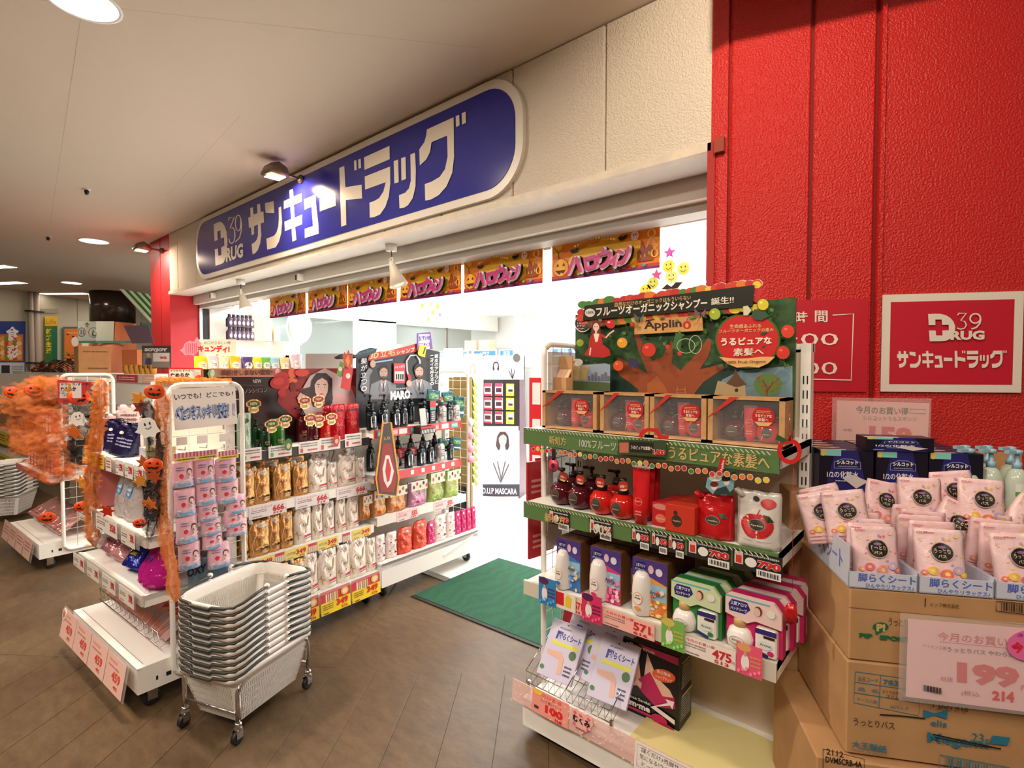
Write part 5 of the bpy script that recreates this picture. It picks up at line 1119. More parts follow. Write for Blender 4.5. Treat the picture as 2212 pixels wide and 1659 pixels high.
def leaf(label,p,rz,c,s,tilt):
 P=[(0,-.03),(.012,-.012),(.034,-.014),(.02,0),(.03,.018),(.012,.014),(0,.036),(-.012,.014),(-.03,.018),(-.02,0),(-.034,-.014),(-.012,-.012)]
 o=MB().rings([[(x,.0015,z)for x,z in P],[(x,-.0,z)for x,z in P]],mat(c,.6),False).build('maple_leaf',None,p,(.3,tilt,rz));o.scale=(s,s,s);tag(o,label,'leaf','paper maple leaves on the tulle')
LF=[(300,862,UC,(232,150,40),'yellow paper leaf left of the top pumpkin charm'),(385,828,UC,(236,160,40),'yellow paper leaf on the top edge before the red card'),(305,1040,UC,(226,150,60),'yellow paper leaf hanging over the upper rail'),(332,1030,UC,(190,80,40),'brown paper leaf right of the upper rail'),(322,1090,UC,(226,120,40),'orange paper leaf by the dark grey bags'),(232,1105,UC,(206,50,20),'red paper leaf before the pink oval carton'),(305,880,UC,(150,60,40),'brown paper leaf above the ghost charm'),(312,1000,UC,(206,100,40),'thin orange leaf above the second pumpkin charm')]
for k,(px,py,f,c,lab)in enumerate(LF):
 d_=.37 if k==1 else-.02;x,z=f.m(px,py,d_);leaf(lab,f.w(x,d_,z),f.a+.6,c,1.0,R.uniform(-1,1))
for k,(px,py)in enumerate(((158,845),(160,935),(178,1045),(70,918),(90,830))):
 x,z=UD.m(px,py,-.12);leaf(['yellow leaf over the left pumpkin charm','yellow leaf below the left ghost charm','orange leaf on the sparkling tulle of far unit','bright yellow leaf amid the big tulle bundle','orange leaf on top of the big tulle bundle','orange leaf under the big tulle bundle','yellow leaf on the low pink packs','orange leaf by the white wire grid'][k],UD.w(x,-.12,z),UD.a+.6,[(232,160,50),(226,110,40)][k%2],1.5,R.uniform(-1,1))
gd=gondola('display_shelf','white wheeled shelf unit at far left under big orange tulle bundle',UD,.95,.46,1.42,.095,.2,True)
grid_panel(gd,.962,.14,.47,.13,1.45,.0125,4,17)
for z,r0 in((1.0,.06),(.70,.05)):shelf(gd,.95,z,r0,.42,.045,(206,120,116),.02)
bf=MB().box(0,0,0,.98,.003,.15,M_ACR).build('acrylic_front',gd,(-.03,-.05,.085),(math.radians(-10),0,0))
for k in range(4):
 a=Art(y=-.001);a.mb.box(0,-.001,0,.22,0,.145,pm((232,190,176)));a.squig(.03,.05,.19,.12,3,(206,140,130),4);a.build('price_card',bf,(.01+.236*k,-.002,.004))
LOWP=pouch('snack_pack','','pack',.14,.2,.05,mat((206,150,146),.15,.35,bump=.5,bscale=20), lambda a,w,h:a.line([(-w*.4,h*.3),(0,h*.6),(w*.4,h*.35)],.014,(236,214,206)).squig(-w*.3,h*.1,w*.3,h*.3,2,(180,60,70),4),0,None,seed=61,wr=.008)
for k in range(7):LOWP.put(UD.w(.07+.13*k,.12,.25),UD.a+R.uniform(-.1,.1),f'crinkled pink foil pack on the low deck of the far left unit, {ORD[k]}','foil packs on the far left low deck',1,1,1.1,math.radians(-58),0)
PTUB=carton('cream_tube','','tube',.07,.15,.04,(196,36,44), lambda a,w,h:a.poly([(w*.12,h*.1),(w*.88,h*.1),(w*.95,h*.85),(w*.05,h*.85)],(236,224,220)).squig(w*.2,h*.4,w*.8,h*.7,2,(170,60,70),3))
for k in range(8):PTUB.put(UD.w(.18+.1*k,.12,.70),UD.a,f'red and white cream tube carton on the far left middle shelf, {ORD[k]}','cream cartons far left',1,1,1)
for k in range(6):PTUB.put(UD.w(.40+.09*k,.12,1.0),UD.a,f'red and white cream carton on the far left upper shelf, {ORD[k]}','cream cartons far left upper',1,1,1.1)
poster_bit('topper_card','red framed card with smooth hand wording on left tulle unit','card',UD,-.13,[(125,871),(160,871),(205,826),(124,820)],(206,56,60), lambda a:(a.rect(129,860,176,827,(236,226,222)),a.quadtext('サラサラ♪すべすべ♪',[(131,833),(203,833),(203,827),(131,828)],(40,36,44),.03),a.quadtext('なめらか',[(131,845),(165,845),(165,835),(131,836)],(30,26,30),.05),a.quadtext('手',[(143,859),(153,859),(153,849),(143,849)],(30,26,30),.04)))
legs=[Vector((-2.465,.769,0)),Vector((-2.189,.871,0)),Vector((-2.328,1.241,0))]
bx_=(legs[1]-legs[0]);by_=(legs[2]-legs[1]);angR=math.atan2(bx_.y,bx_.x)
UR=Fr(legs[0],angR);RW,RL=bx_.length,by_.length
rack=thing('basket_rack','chrome tube rack on four castors holding a stack of baskets','rack',UR.O,UR.a)
for x in(0,RW):
 P=[(x,0,.07),(x,0,.20)]
 for i in range(6):a_=math.radians(90*i/5);P.append((x,.05-.05*math.cos(a_),.20+.05*math.sin(a_)*.8))
 for i in range(1,9):f=i/9;P.append((x,.05+(RL-.09)*f,.245+.03*math.sin(PI*f)))
 for i in range(6):a_=math.radians(90*i/5);P.append((x,RL-.04+.04*math.sin(a_),.25-.045+.045*math.cos(a_)))
 P+=[(x,RL,.07)]
 MB().tube(P,.0095,M_CHROME,10).build('side_tube',rack)
for z,y in((.118,0),(.118,RL)):MB().tube([(0,y,z),(RW,y,z)],.005,M_CHROME,8).build('crossbar',rack)
for y in(.01,RL-.01):MB().tube([(0,y,.235),(RW*.3,y,.24),(RW*.5,y,.2),(RW*.7,y,.24),(RW,y,.235)]if y<.1 else[(0,y,.235),(RW,y,.2)],.0045,M_CHROME,8).build('rest_bar',rack)
for x in(0,RW):
 for y in(0,RL):
  o=MB().lathe([(.012,.05),(.016,.055),(.016,.068),(.012,.072),(.016,.078),(.012,.085)],M_CHROME,12,(x,y)).box(x-.014,y-.018,.025,x-.011,y+.012,.058,M_CHROME).box(x+.011,y-.018,.025,x+.014,y+.012,.058,M_CHROME).build('caster',rack)
  L=[[(x+xx,y-.006+rr_*math.cos(2*PI*k/14),.026+rr_*math.sin(2*PI*k/14))for k in range(14)]for xx,rr_ in((-.009,.02),(-.008,.026),(.008,.026),(.009,.02))]
  MB().rings(L,mat((30,30,32),.5)).build('wheel',o)
BWd,BLn,BHt=.315,.445,.215
def rr_ring(w,l,r,z,n=5):
 P=[]
 for cx,cy,a0 in((w/2-r,-l/2+r,-90),(w/2-r,l/2-r,0),(-w/2+r,l/2-r,90),(-w/2+r,-l/2+r,180)):
  for i in range(n+1):a=math.radians(a0+90*i/n);P.append((cx+r*math.cos(a),cy+r*math.sin(a),z))
 return P
MBK=mat((246,241,234),.35);MHD=mat((58,60,54),.5)
def rimz(y):
 return .022*math.cos(PI*y/BLn)
def make_basket():
 t=thing('shopping_basket','','basket')
 mb=MB();L=[]
 for z,s,arch in((.0,.725,0),(.004,.74,0),(.06,.81,0),(.12,.89,0),(.165,.95,.3),(.19,.965,.7),(.205,.985,1),(.215,1.02,1),(.205,1.035,1),(.190,1.03,1),(.188,1.0,1),(.16,.94,.3),(.10,.86,0),(.01,.73,0)):
  L.append([(x,y,zz+arch*rimz(y))for x,y,zz in rr_ring(BWd*s,BLn*(s if s<1 else s),.045,z,4)])
 mb.rings(L[4:11]+[L[11]],MBK,True,False,False);mb.rings([L[0],L[1]],MBK,False,True,True)
 mb.build('rim',t)
 mb=MB()
 def pt(side,u,z):
  f=z/.165;s=.74+(.95-.74)*f;w2,l2=BWd*s/2,BLn*s/2
  if side==0:return(u*(w2-.02),-l2,z)
  if side==1:return(w2,u*(l2-.02),z)
  if side==2:return(-u*(w2-.02),l2,z)
  return(-w2,-u*(l2-.02),z)
 for sd in range(4):
  n=26 if sd%2==0 else 38
  for k in range(n+1):
   u=-1+2*k/n;h=.42/n;nx=(0,1,0,-1)[sd]*.002;ny=(-1,0,1,0)[sd]*.002
   q=[pt(sd,u-h,.002),pt(sd,u+h,.002),pt(sd,u+h,.17),pt(sd,u-h,.17)]
   ni=(0,-1,0,1)[sd]*.0045;nj=(1,0,-1,0)[sd]*.0045;q+=[(x+ni,y+nj,z)for x,y,z in q]
   if abs(u)<.99:mb.add(q,[(0,1,2,3),(0,3,7,4),(1,5,6,2)],MBK)
  for k in range(6):
   z=.002+.165*k/5;hz=.0035 if 0<k<5 else .006
   q=[pt(sd,-1,z-hz*(k>0)),pt(sd,1,z-hz*(k>0)),pt(sd,1,z+hz),pt(sd,-1,z+hz)]
   mb.add(q,[(0,1,2,3)],MBK)
 for cxs,cys in((1,-1),(1,1),(-1,1),(-1,-1)):
  rows_=[]
  for z in(0,.055,.11,.17):
   s=.74+(.95-.74)*z/.165;w2,l2=BWd*s/2,BLn*s/2
   rows_.append([(cxs*(w2-.022+.022*math.cos(a)),cys*(l2-.022+.022*math.sin(a)),z)for a in(0,.52,1.05,PI/2)])
  vs=[p for r_ in rows_ for p in r_];mb.add(vs,[(4*j+i,4*j+i+1,4*j+i+5,4*j+i+4)for j in range(3)for i in range(3)],MBK,True)
 mb.build('slotted_wall',t)
 for s in(-1,1):
  P=[]
  yh=s*.055
  for x0,sg_ in((-1,1),):
   pass
  hw_=BWd/2*1.03;hl=BLn/2*1.02
  P=[(-hw_,yh,.218+rimz(yh)),(-hw_-.001,yh+s*.06,.216+rimz(yh+s*.06)),(-hw_,s*(hl-.05),.212+rimz(hl-.05)),(-hw_+.012,s*(hl-.015),.211),(-hw_+.045,s*(hl+.002),.209),(-.06,s*(hl+.008),.207),(-.05,s*(hl+.014),.201),(.05,s*(hl+.014),.201),(.06,s*(hl+.008),.207),(hw_-.045,s*(hl+.002),.209),(hw_-.012,s*(hl-.015),.211),(hw_,s*(hl-.05),.212+rimz(hl-.05)),(hw_+.001,yh+s*.06,.216+rimz(yh+s*.06)),(hw_,yh,.218+rimz(yh))]
  MB().tube(P,.0064,MHD,8).build('handle',t)
 mb=MB()
 for x in(-1,1):
  for s in(-1,1):mb.lathe([(.009,-.006),(.011,0),(.009,.006)],MBK,10,(0,0))
 for x in(-1,1):
  for s in(-1,1):
   o=MB()
   yy=s*.055;cx=x*BWd/2*1.03;cz=.218+rimz(yy)
   o.rings([[(cx+dx,yy+.011*math.cos(2*PI*k/12),cz+.002+.011*math.sin(2*PI*k/12))for k in range(12)]for dx in(-.005,.005)],MBK);o.build('handle_lug',t)
 return t
bk=make_basket();ctr=UR.w(RW/2,RL/2,0);NB=11
BN=['lowest basket of the front stack, resting in the rack','second basket from bottom in the front stack','third basket from bottom in the front stack','fourth basket from bottom in the front stack','fifth basket from bottom in the front stack','middle basket of the front stack','fifth basket from top in the front stack','fourth basket from top in the front stack','third basket from top in the front stack','second basket from top in the front stack','top basket of the front stack, open and empty']
for k in range(NB):
 o=bk if k==0 else dup(bk)
 o.location=(ctr.x,ctr.y,.058+.0285*k);o.rotation_euler=(0,0,angR+R.uniform(-.006,.006));tag(o,BN[k],'basket','white shopping baskets stacked on the rack')
 if 0<k<NB-1:
  for ch in KIDS(o):
   if ch.name.startswith('slotted_wall'):pass
pz=pix(20,1085,Z=0)
for k in range(9):
 o=dup(bk);p_=pix(22,1118,Z=0);o.location=(p_.x,p_.y,.06+.036*k);o.rotation_euler=(0,0,math.radians(62));tag(o,f'white basket in the far left stack, {["lowest", "second from bottom", "third from bottom", "fourth from bottom", "middle one", "fourth from top", "third from top", "second from top", "topmost"][k]}','basket','white shopping baskets stacked far left')
UE=Fr((-1.365,1.66,0),0);WE=.955
ge=gondola('display_shelf','white wheeled shelf unit with green fruit rails at the red wall',UE,WE,.45,1.585,.035,.145,True,back_c=(214,196,170))
MB().box(.004,.16,.72,.007,.39,1.57,mat((206,198,188),.6,alpha=.75)).build('frosted_board',ge)
grid_panel(ge,-.0,.14,.40,.12,1.60,.012,4,18,'side_grid',.05)
GRN=(92,124,74)
for z,c in((1.255,GRN),(.955,GRN),(.63,(214,206,190))):
 s=shelf(ge,WE-.0,z,.012,.42,.062 if c==GRN else .052,c,.0)
 MB().box(WE-.006,.03,z,WE-.003,.42,z+.05,M_ACR).build('side_plate',s)
def rail_art(z0,h,first):
 a=Art(lambda x,z:(x,z0+z),y=.003)
 n=62
 for k in range(n):
  x=.015+(WE-.03)*k/n;a.poly([(x,h),(x+.004,h),(x+.013,h-.009),(x+.010,h-.010)],(214,216,190))
 return a
a=rail_art(1.193,.066,True);a.k=1
a.text('新処方',.13,.012,.21,.044,(206,176,110),.02).text('100%フルーツオーガニック',.27,.012,.58,.046,(206,206,190),.01).text('うるピュアな素髪へ',.62,.008,.93,.052,(214,180,116),.03);a.build('rail_print',ge,(0,0,0))
a=rail_art(.893,.066,False);a.text('新処方',.125,.012,.22,.046,(206,176,110),.03).text('100%',.33,.01,.42,.046,(206,206,190),.02);a.build('rail_print',ge)
a=Art(y=.006);rf=random.Random(5)
FC_=[(206,60,34),(222,120,40),(226,200,60),(70,130,50),(190,40,40)]
a.line([(.03+.92*k/30,1.186-.006*math.sin(k))for k in range(31)],.004,(60,84,40))
for k in range(40):
 x=.05+.0225*k;a.ell(x,1.176+.004*math.sin(k*2.1),.0095,.0095,(232,222,206),10).ell(x,1.176+.004*math.sin(k*2.1),.0078,.0078,FC_[rf.randrange(5)],10)
a.build('fruit_chain',ge)['kind']='stuff'
def pc_dark(num,ic=(206,60,50)):
 def f(a,w,h):
  a.rect(w*.04,h*.25,w*.22,h*.9,(226,200,190)).rect(w*.07,h*.3,w*.19,h*.7,ic).ell(w*.38,h*.45,w*.12,h*.25,(236,232,226));a.squig(w*.25,h*.74,w*.95,h*.92,1,(200,200,190),3)
  a.text(num,w*.52,h*.28,w*.97,h*.66,(206,40,44),.05,edge=(240,226,220),ew=.05);a.rect(w*.5,-h*.2,w*.98,h*.2,(236,232,226))
  for i in range(12):a.rect(w*(.54+.034*i),-h*.1,w*(.552+.034*i+.01*(i%2)),h*.14,(40,40,44))
 return f
for(px0,px1,py,num)in((1185,1230,1122,'900'),(1272,1322,1142,'900'),(1364,1403,1160,'900'),(1407,1442,1172,'90'),(1443,1478,1184,'90'),(1484,1578,1200,'700'),(1582,1690,1228,'790')):
 x0=UE.m(px0,py,0)[0];x1=UE.m(px1,py,0)[0];card(ge,'price_card',x0,.893,x1-x0,.058,-.001+.002,(34,34,32),pc_dark(num))
def rail3(px0,px1,z,fn,c,h=.058):x0=UE.m(px0,1400,0)[0];x1=UE.m(px1,1400,0)[0];return card(ge,'price_card',x0,z,x1-x0,h,-.002,c,fn)
rail3(1200,1262,.575,price_fn('571','616',None,big=.3),(244,190,178));rail3(1300,1414,.575,price_fn('571','616','今月のお買い得',big=.36),(246,184,172));rail3(1474,1590,.575,price_fn('475','513','今月のお買い得',big=.40),(240,228,220))
def mini(c,c2):
 def f(a,w,h):
  a.ell(w*.3,h*.88,w*.28,h*.14,c2).ell(w*.35,h*.4,w*.16,h*.26,(240,234,230)).rect(w*.3,h*.6,w*.4,h*.74,(206,170,110)).squig(w*.55,h*.3,w*.95,h*.7,3,c2,6)
  for i in range(6):a.ell(w*(.1+.16*i),h*(.1+.07*(i%3)),w*.06,h*.06,tuple(min(255,v+50)for v in c),8)
 return f
for(b_,c,c2)in(((1163,1250,1200,1308),(50,130,190),(90,40,90)),((1256,1286,1299,1345),(214,50,100),(90,30,80)),((1428,1340,1478,1404),(120,180,80),(210,190,90)),((1590,1394,1646,1462),(230,90,120),(226,160,110))):
 x,z,w,h=UE.box(b_,-.01);card(ge,'shelf_pop',x-w/2,z,w,h,-.008,c,mini(c,c2))
x,z,w,h=UE.box((1200,1272,1243,1318),-.006)
card(ge,'shelf_pop',x-w/2,z,w,h*.8,-.005,(240,226,210), lambda a,w,h:a.rect(w*.02,h*.2,w*.42,h*.95,(206,30,40)).poly([(w*.5,h*.2),(w*.75,h*.2),(w*.8,h*.75),(w*.62,h*.95),(w*.48,h*.7)],(236,200,50)))
q=UE.m(1122,1475,-.03)
bf=MB().box(-.035,0,0,WE+.02,.003,.082,mat((246,206,198),.15,alpha=.55)).build('acrylic_front',ge,(0,-.03,.142),(math.radians(-6),0,0))
a=Art(y=-.001);rf=random.Random(9)
for k in range(90):a.ell(rf.uniform(-.03,WE),rf.uniform(.004,.08),.003,.003,(250,226,220),6)
a.build('dots',bf)['kind']='stuff'
card(bf,'price_card',.07,-.002,.175,.09,-.002,(246,160,146), lambda a,w,h:a.text('月のお買い得',w*.3,h*.76,w*.8,h*.92,(224,70,60),.01).text('ピップ 脚らくシート',w*.25,h*.56,w*.82,h*.70,(90,60,60)).text('100',w*.38,h*.20,w*.86,h*.54,(224,44,40),.06).text('108',w*.66,h*.03,w*.84,h*.17,(224,44,40),.04).rect(w*.08,h*.2,w*.2,h*.32,(70,60,60)).poly([(w*.0,h*.98),(w*.3,h*.98),(w*.25,h*.8),(w*.1,h*.78)],(250,206,60)))
HT=[(.0,-.035),(.03,-.008),(.05,.02),(.045,.042),(.025,.05),(.0,.036),(-.025,.05),(-.045,.042),(-.05,.02),(-.03,-.008)]
a=Art(y=-.004);a.mb.rings([[(x,0,z)for x,z in HT],[(x,-.003,z)for x,z in HT]],pm((246,184,172)),False);a.text('むくみ',-.038,.002,.038,.028,(30,26,26),.05)
for x,z in((-.03,.036),(.03,.034),(-.03,-.004),(.03,-.003),(-.004,.034)):a.ell(x,z,.006,.006,(240,90,140),8)
a.squig(-.02,-.02,.02,-.008,1,(120,90,90),2);a.build('heart_card',bf,(.305,-.003,.04))
card(bf,'price_card',.52,-.045,.24,.125,-.002,(240,232,226), lambda a,w,h:a.line([(w*.04,h*.36),(w*.04,h*.94),(w*.96,h*.94),(w*.96,h*.36),(w*.04,h*.36)],.0012,(90,90,90)).text('履くだけ♪美脚サンダル!',w*.1,h*.78,w*.9,h*.91,(80,76,76)).text('気になる!ウエスト・太もも',w*.08,h*.60,w*.92,h*.73,(80,76,76)).text('ヒップ・ふくらはぎに!',w*.12,h*.42,w*.88,h*.55,(80,76,76)).text('スリムミーサンダル ブラック',w*.08,h*.14,w*.6,h*.30,(100,96,96)).text('980',w*.7,h*.02,w*.95,h*.26,(214,44,44),.04))
o=MB().add([(x,y,.160+.004*math.sin(9*x+5*y)+.003*math.sin(23*x-11*y))for y in[.05+.32*j/12 for j in range(13)]for x in[.45+.47*i/14 for i in range(15)]],[(15*j+i,15*j+i+1,15*j+i+16,15*j+i+15)for j in range(12)for i in range(14)],mat((226,214,150),.7),True).build('paper_sheet',None,UE.w(0,0,0));tag(o,'creased pale yellow paper sheet on empty deck beside the black box','paper')
dyT=.33
PT=[(1243,682),(1720,648),(1722,860),(1712,900),(1243,862)]
TX=UE.m(1243,682,dyT)[0];TW=UE.m(1720,650,dyT)[0]-TX;TZ0=1.262;TZ1=UE.m(1480,665,dyT)[1]+.006
hd=thing('header_board','large green header board with painted apple tree and fruits','poster',UE.w(TX,dyT,TZ0))
HT_= lambda px,py:(UE.m(px,py,dyT)[0]-TX,UE.m(px,py,dyT)[1]-TZ0)
mleaf=mat((52,92,44),.5,vary=.5,bscale=26)
MB().box(0,0,0,TW,.006,TZ1-TZ0,mleaf).build('board',hd)
a=Art(HT_,step=.00025);TR=(150,72,38)
a.poly([(1243,860),(1330,866),(1345,845),(1400,870),(1712,885),(1712,800),(1560,780),(1450,800),(1243,800)],(34,60,50))
a.poly([(1540,875),(1560,820),(1600,800),(1712,790),(1712,888)],(120,150,160)).poly([(1540,878),(1620,868),(1712,875),(1712,890)],(70,110,50))
a.poly([(1385,870),(1378,840),(1340,812),(1325,790),(1335,772),(1370,790),(1400,808),(1380,760),(1370,720),(1378,716),(1392,750),(1410,780),(1432,770),(1450,735),(1455,742),(1452,785),(1470,800),(1500,770),(1530,730),(1540,735),(1530,770),(1512,798),(1560,785),(1565,795),(1520,825),(1500,850),(1498,875)],TR)
a.poly([(1400,868),(1398,830),(1420,812),(1440,840),(1445,870)],(170,92,46))
for q_ in(((1464,835),(1459,874)),((1480,836),(1484,876))):a.line(q_,1.6,(190,120,70))
for k in range(5):a.line([(1463-k,842+7*k),(1481+k*.6,842+7*k)],1.4,(190,120,70))
rf=random.Random(12)
for k in range(150):
 px,py=rf.uniform(1246,1712),rf.uniform(668,790);c=[(66,112,50),(38,76,36),(92,130,64),(50,96,60)][k%4]
 a.ell(px,py,rf.uniform(3,8),rf.uniform(2,4),c,7,rf.random()*3)if not(1330<px<1520 and py>745)else None
for(px,py,r_,c)in((1262,741,8,(140,160,40)),(1353,741,11,(226,160,40)),(1410,756,15,(206,50,30)),(1345,790,11,(216,84,30)),(1552,680,12,(160,180,50)),(1655,660,12,(214,196,50)),(1708,717,14,(214,60,34)),(1698,762,14,(206,52,30)),(1376,702,5,(190,40,30)),(1452,750,5,(200,50,40)),(1478,764,5,(206,50,40))):
 a.ell(px,py,r_*1.12,r_*1.08,(34,62,30),16).ell(px,py,r_,r_,c,18).ell(px-r_*.3,py-r_*.35,r_*.28,r_*.2,tuple(min(255,v+50)for v in c),8)
for k in range(9):a.ell(1372+5*(k%4),777+4*(k//3)+k,4,4,(56,40,90),8)
a.poly([(1470,690+30),(1485,722),(1480,758),(1462,752)],(60,104,52));a.ring(1492,748,20,16,1.2,(190,206,170),16).ring(1512,745,14,20,1.2,(190,206,170),16)
a.poly([(1552,852),(1620,856),(1618,828),(1600,816),(1578,826),(1560,822)],(176,150,110)).poly([(1578,828),(1600,836),(1622,830),(1608,815),(1598,798),(1592,812)],(96,66,44)).ell(1600,842,4,4,(60,40,30),10)
a.ell(1667,830,30,24,(92,120,56),18);a.line([(1665,868),(1665,835),(1655,820)],3,(120,60,40)).line([(1665,845),(1678,824)],2.5,(120,60,40))
for k in range(12):a.ell(1667+22*math.cos(k*1.9),828+15*math.sin(k*2.3),2,2,(190,60,40),6)
a.poly([(1292,700),(1294,694),(1302,693),(1309,700),(1311,722),(1290,722)],(110,40,30)).ell(1301,708,6.5,8.5,(236,206,190),14).line([(1301,715),(1301,722)],4,(236,206,190))
a.poly([(1293,722),(1311,722),(1316,746),(1290,746)],(190,34,30)).poly([(1296,722),(1308,722),(1305,738),(1300,741)],(240,226,214)).poly([(1280,760),(1292,744),(1315,744),(1330,756),(1332,768),(1318,773),(1290,771),(1276,767)],(186,32,34)).line([(1292,726),(1287,746),(1290,762)],3.5,(190,34,30)).line([(1312,724),(1322,731)],5,(190,34,30)).line([(1322,731),(1330,722),(1340,715)],3,(236,206,190)).line([(1290,752),(1288,768)],3,(236,206,190))
a.ell(1333,702,10,9,(206,24,24),16).ell(1329,698,3,2,(250,200,190),8);a.ell(1299,707,.9,1.2,(60,30,30),6).ell(1304,707,.9,1.2,(60,30,30),6)
a.poly([(1248,845),(1332,845),(1332,788),(1322,785),(1250,790)],(150,166,186)).poly([(1248,858),(1332,862),(1332,826),(1248,822)],(92,110,70)).poly([(1252,820),(1266,820),(1268,790),(1254,790)],(206,186,130)).poly([(1268,820),(1280,820),(1286,790),(1272,790)],(206,180,110)).ell(1262,783,12,8,(226,220,214),12)
for k in range(7):a.rect(1285+7*k,822,1290+7*k,822-10-4*(k%3),(110,110,130))
a.build('print',hd)
st=Art(HT_,y=-.014,step=.00012);rim=[]
m_= lambda px,py,y:(HT_(px,py)[0],y,HT_(px,py)[1])
P=[(1268,693),(1632,663),(1636,618),(1272,662)]
rg=random.Random(3);RJ=[(rg.uniform(-3,3),rg.uniform(-2,2),rg.uniform(.75,1.2))for k in range(60)]
for k in range(27):
 f=k/26
 for yy_,ph in((lambda f:659-44*f,0),(lambda f:699-34*f,1)):
  j_=RJ[2*k+ph];cx_=1266+372*f+j_[0];st.ell(cx_,yy_(f)+j_[1],13*j_[2],10*j_[2],(236,226,206),12)
for k in range(27):
 f=k/26
 for yy_,ph in((lambda f:659-44*f,0),(lambda f:699-34*f,1)):
  j_=RJ[2*k+ph];cx_=1266+372*f+j_[0];st.ell(cx_,yy_(f)+j_[1],12*j_[2],8.8*j_[2],FC_[rg.randrange(5)],12)
for(px,py)in((1640,617),(1642,632),(1641,648),(1263,676),(1262,688)):st.ell(px,py,9,8,FC_[(px+py)%5],12)
st.build('fruit_garland',hd)['kind']='stuff'
tb=MB();Pm=[m_(x,y,0)for x,y in P];tb.rings([[(p[0],-.03,p[2])for p in Pm],[(p[0],-.034,p[2])for p in Pm]],pm((38,40,32),.3),False)
a=Art(HT_,y=-.034,step=.0004,mb=tb)
a.quadtext('フルーツオーガニックシャンプー',[(1297,686),(1535,666),(1535,646),(1297,665)],(232,226,206),.03);a.quadtext('自然なだけのオーガニックはもういらない',[(1337,665),(1500,649),(1500,639),(1337,655)],(214,180,110),.01)
a.quadtext('誕生!!',[(1544,661),(1592,657),(1592,641),(1544,646)],(232,226,206),.03);a.ell(1284,677,11,9,(214,210,196),18);a.quadtext('100%',[(1277,680),(1292,679),(1292,673),(1277,674)],(50,50,44),.02)
a.build('title_strip',hd)
wp=MB();Pw=[m_(x,y,0)for x,y in((1377,723),(1524,715),(1522,683),(1377,691))];wp.rings([[(p[0],-.02,p[2])for p in Pw],[(p[0],-.026,p[2])for p in Pw]],mat((214,160,92),.5,vary=.25,bscale=14),False)
a=Art(HT_,y=-.026,step=.0004,mb=wp);a.quadtext('Applin',[(1398,717),(1479,712),(1478,690),(1397,695)],(58,30,30),.03);a.ell(1490,703,9,8.5,(190,40,34),16).ell(1490,704,3.6,4.8,(214,160,92),12).line([(1490,694),(1491,689)],1.2,(90,40,30)).line([(1402,694),(1412,692),(1420,690)],2.5,(58,30,30));a.build('name_plate',hd)
def apple_pts(cx,cy,rx,ry,n=36):
 P=[]
 for i in range(n):
  t=2*PI*i/n;r_=1-.10*math.exp(-((t-PI/2)/.28)**2)-.04*math.exp(-((t-3*PI/2)/.3)**2);k_=1+.05*math.sin(t)
  P.append((cx+rx*r_*k_*math.cos(t),cy-ry*r_*math.sin(t)))
 return P
ab=MB();Pa=[m_(x,y,0)for x,y in apple_pts(1621,737,70,61)][::-1];ab.rings([[(p[0],-.026,p[2])for p in Pa],[(p[0],-.031,p[2])for p in Pa]],pm((60,110,44),.25),False)
a=Art(HT_,y=-.031,step=.0004,mb=ab);a.poly(apple_pts(1621,737,66,57.5),(196,28,28));a.poly([(1560,771),(1575,773),(1600,775),(1625,774),(1650,771),(1680,771),(1665,785),(1645,794),(1622,792),(1598,794),(1578,786)],(226,176,110))
a.quadtext('生命感あふれる',[(1583,711),(1650,709),(1650,700),(1583,702)],(226,196,130),.02).quadtext('フルーツオーガニックの恵み',[(1560,721),(1677,717),(1677,709),(1560,713)],(226,196,130),.02)
a.quadtext('うるピュアな',[(1564,748),(1674,744),(1673,728),(1564,731)],(240,226,206),.04).quadtext('素髪へ',[(1591,770),(1656,767),(1656,752),(1591,753)],(240,226,206),.04).quadtext('100% Fruit Organic',[(1575,787),(1661,785),(1661,778),(1575,780)],(70,50,30),.01)
a.poly([(1613,683),(1612,664),(1622,662),(1630,672),(1622,683)],(206,206,176)).poly([(1630,682),(1636,670),(1656,670),(1668,684),(1652,694),(1636,692)],(52,80,60));a.build('apple_badge',hd)
sb_=MB();Ps=[m_(1264+18*math.cos(q_*.393),699-19*math.sin(q_*.393),0)for q_ in range(16)][::-1];sb_.rings([[(p[0],-.016,p[2])for p in Ps],[(p[0],-.02,p[2])for p in Ps]],pm((236,226,216)),False)
a=Art(HT_,y=-.02,step=.0004,mb=sb_);a.ell(1264,699,16,17,(50,34,34),18)
for k,w_ in enumerate(("Let's Try",'100%','Fruit','Organic')):a.quadtext(w_,[(1253,695+6*k),(1275,693+6*k),(1275,689+6*k),(1253,691+6*k)],(226,206,196),.01)
a.build('speech_bubble',hd)
for k,(px,py)in enumerate(((1380,688),(1512,678))):
 x,z=UE.m(px,py,dyT-.05);o=MB().add([(0,0,0),(-.022,-.008,.022),(-.02,-.004,-.008),(.022,-.008,.018),(.014,-.004,-.014)],[(0,1,2),(0,4,3)],mat((96,104,110),.5)).tube([(0,-.001,.012),(0,-.001,-.014)],.0015,M_BLACK,5).tube([(-.002,0,-.01),(-.012,-.004,-.03)],.0008,M_BLACK,4).build('butterfly',None,UE.w(x,dyT-.042,z));tag(o,['grey paper butterfly at left corner of the wooden name plate','grey paper butterfly at right corner of the wooden name plate'][k],'ornament')
MWD=mat((206,158,104),.55,vary=.25,bscale=20)
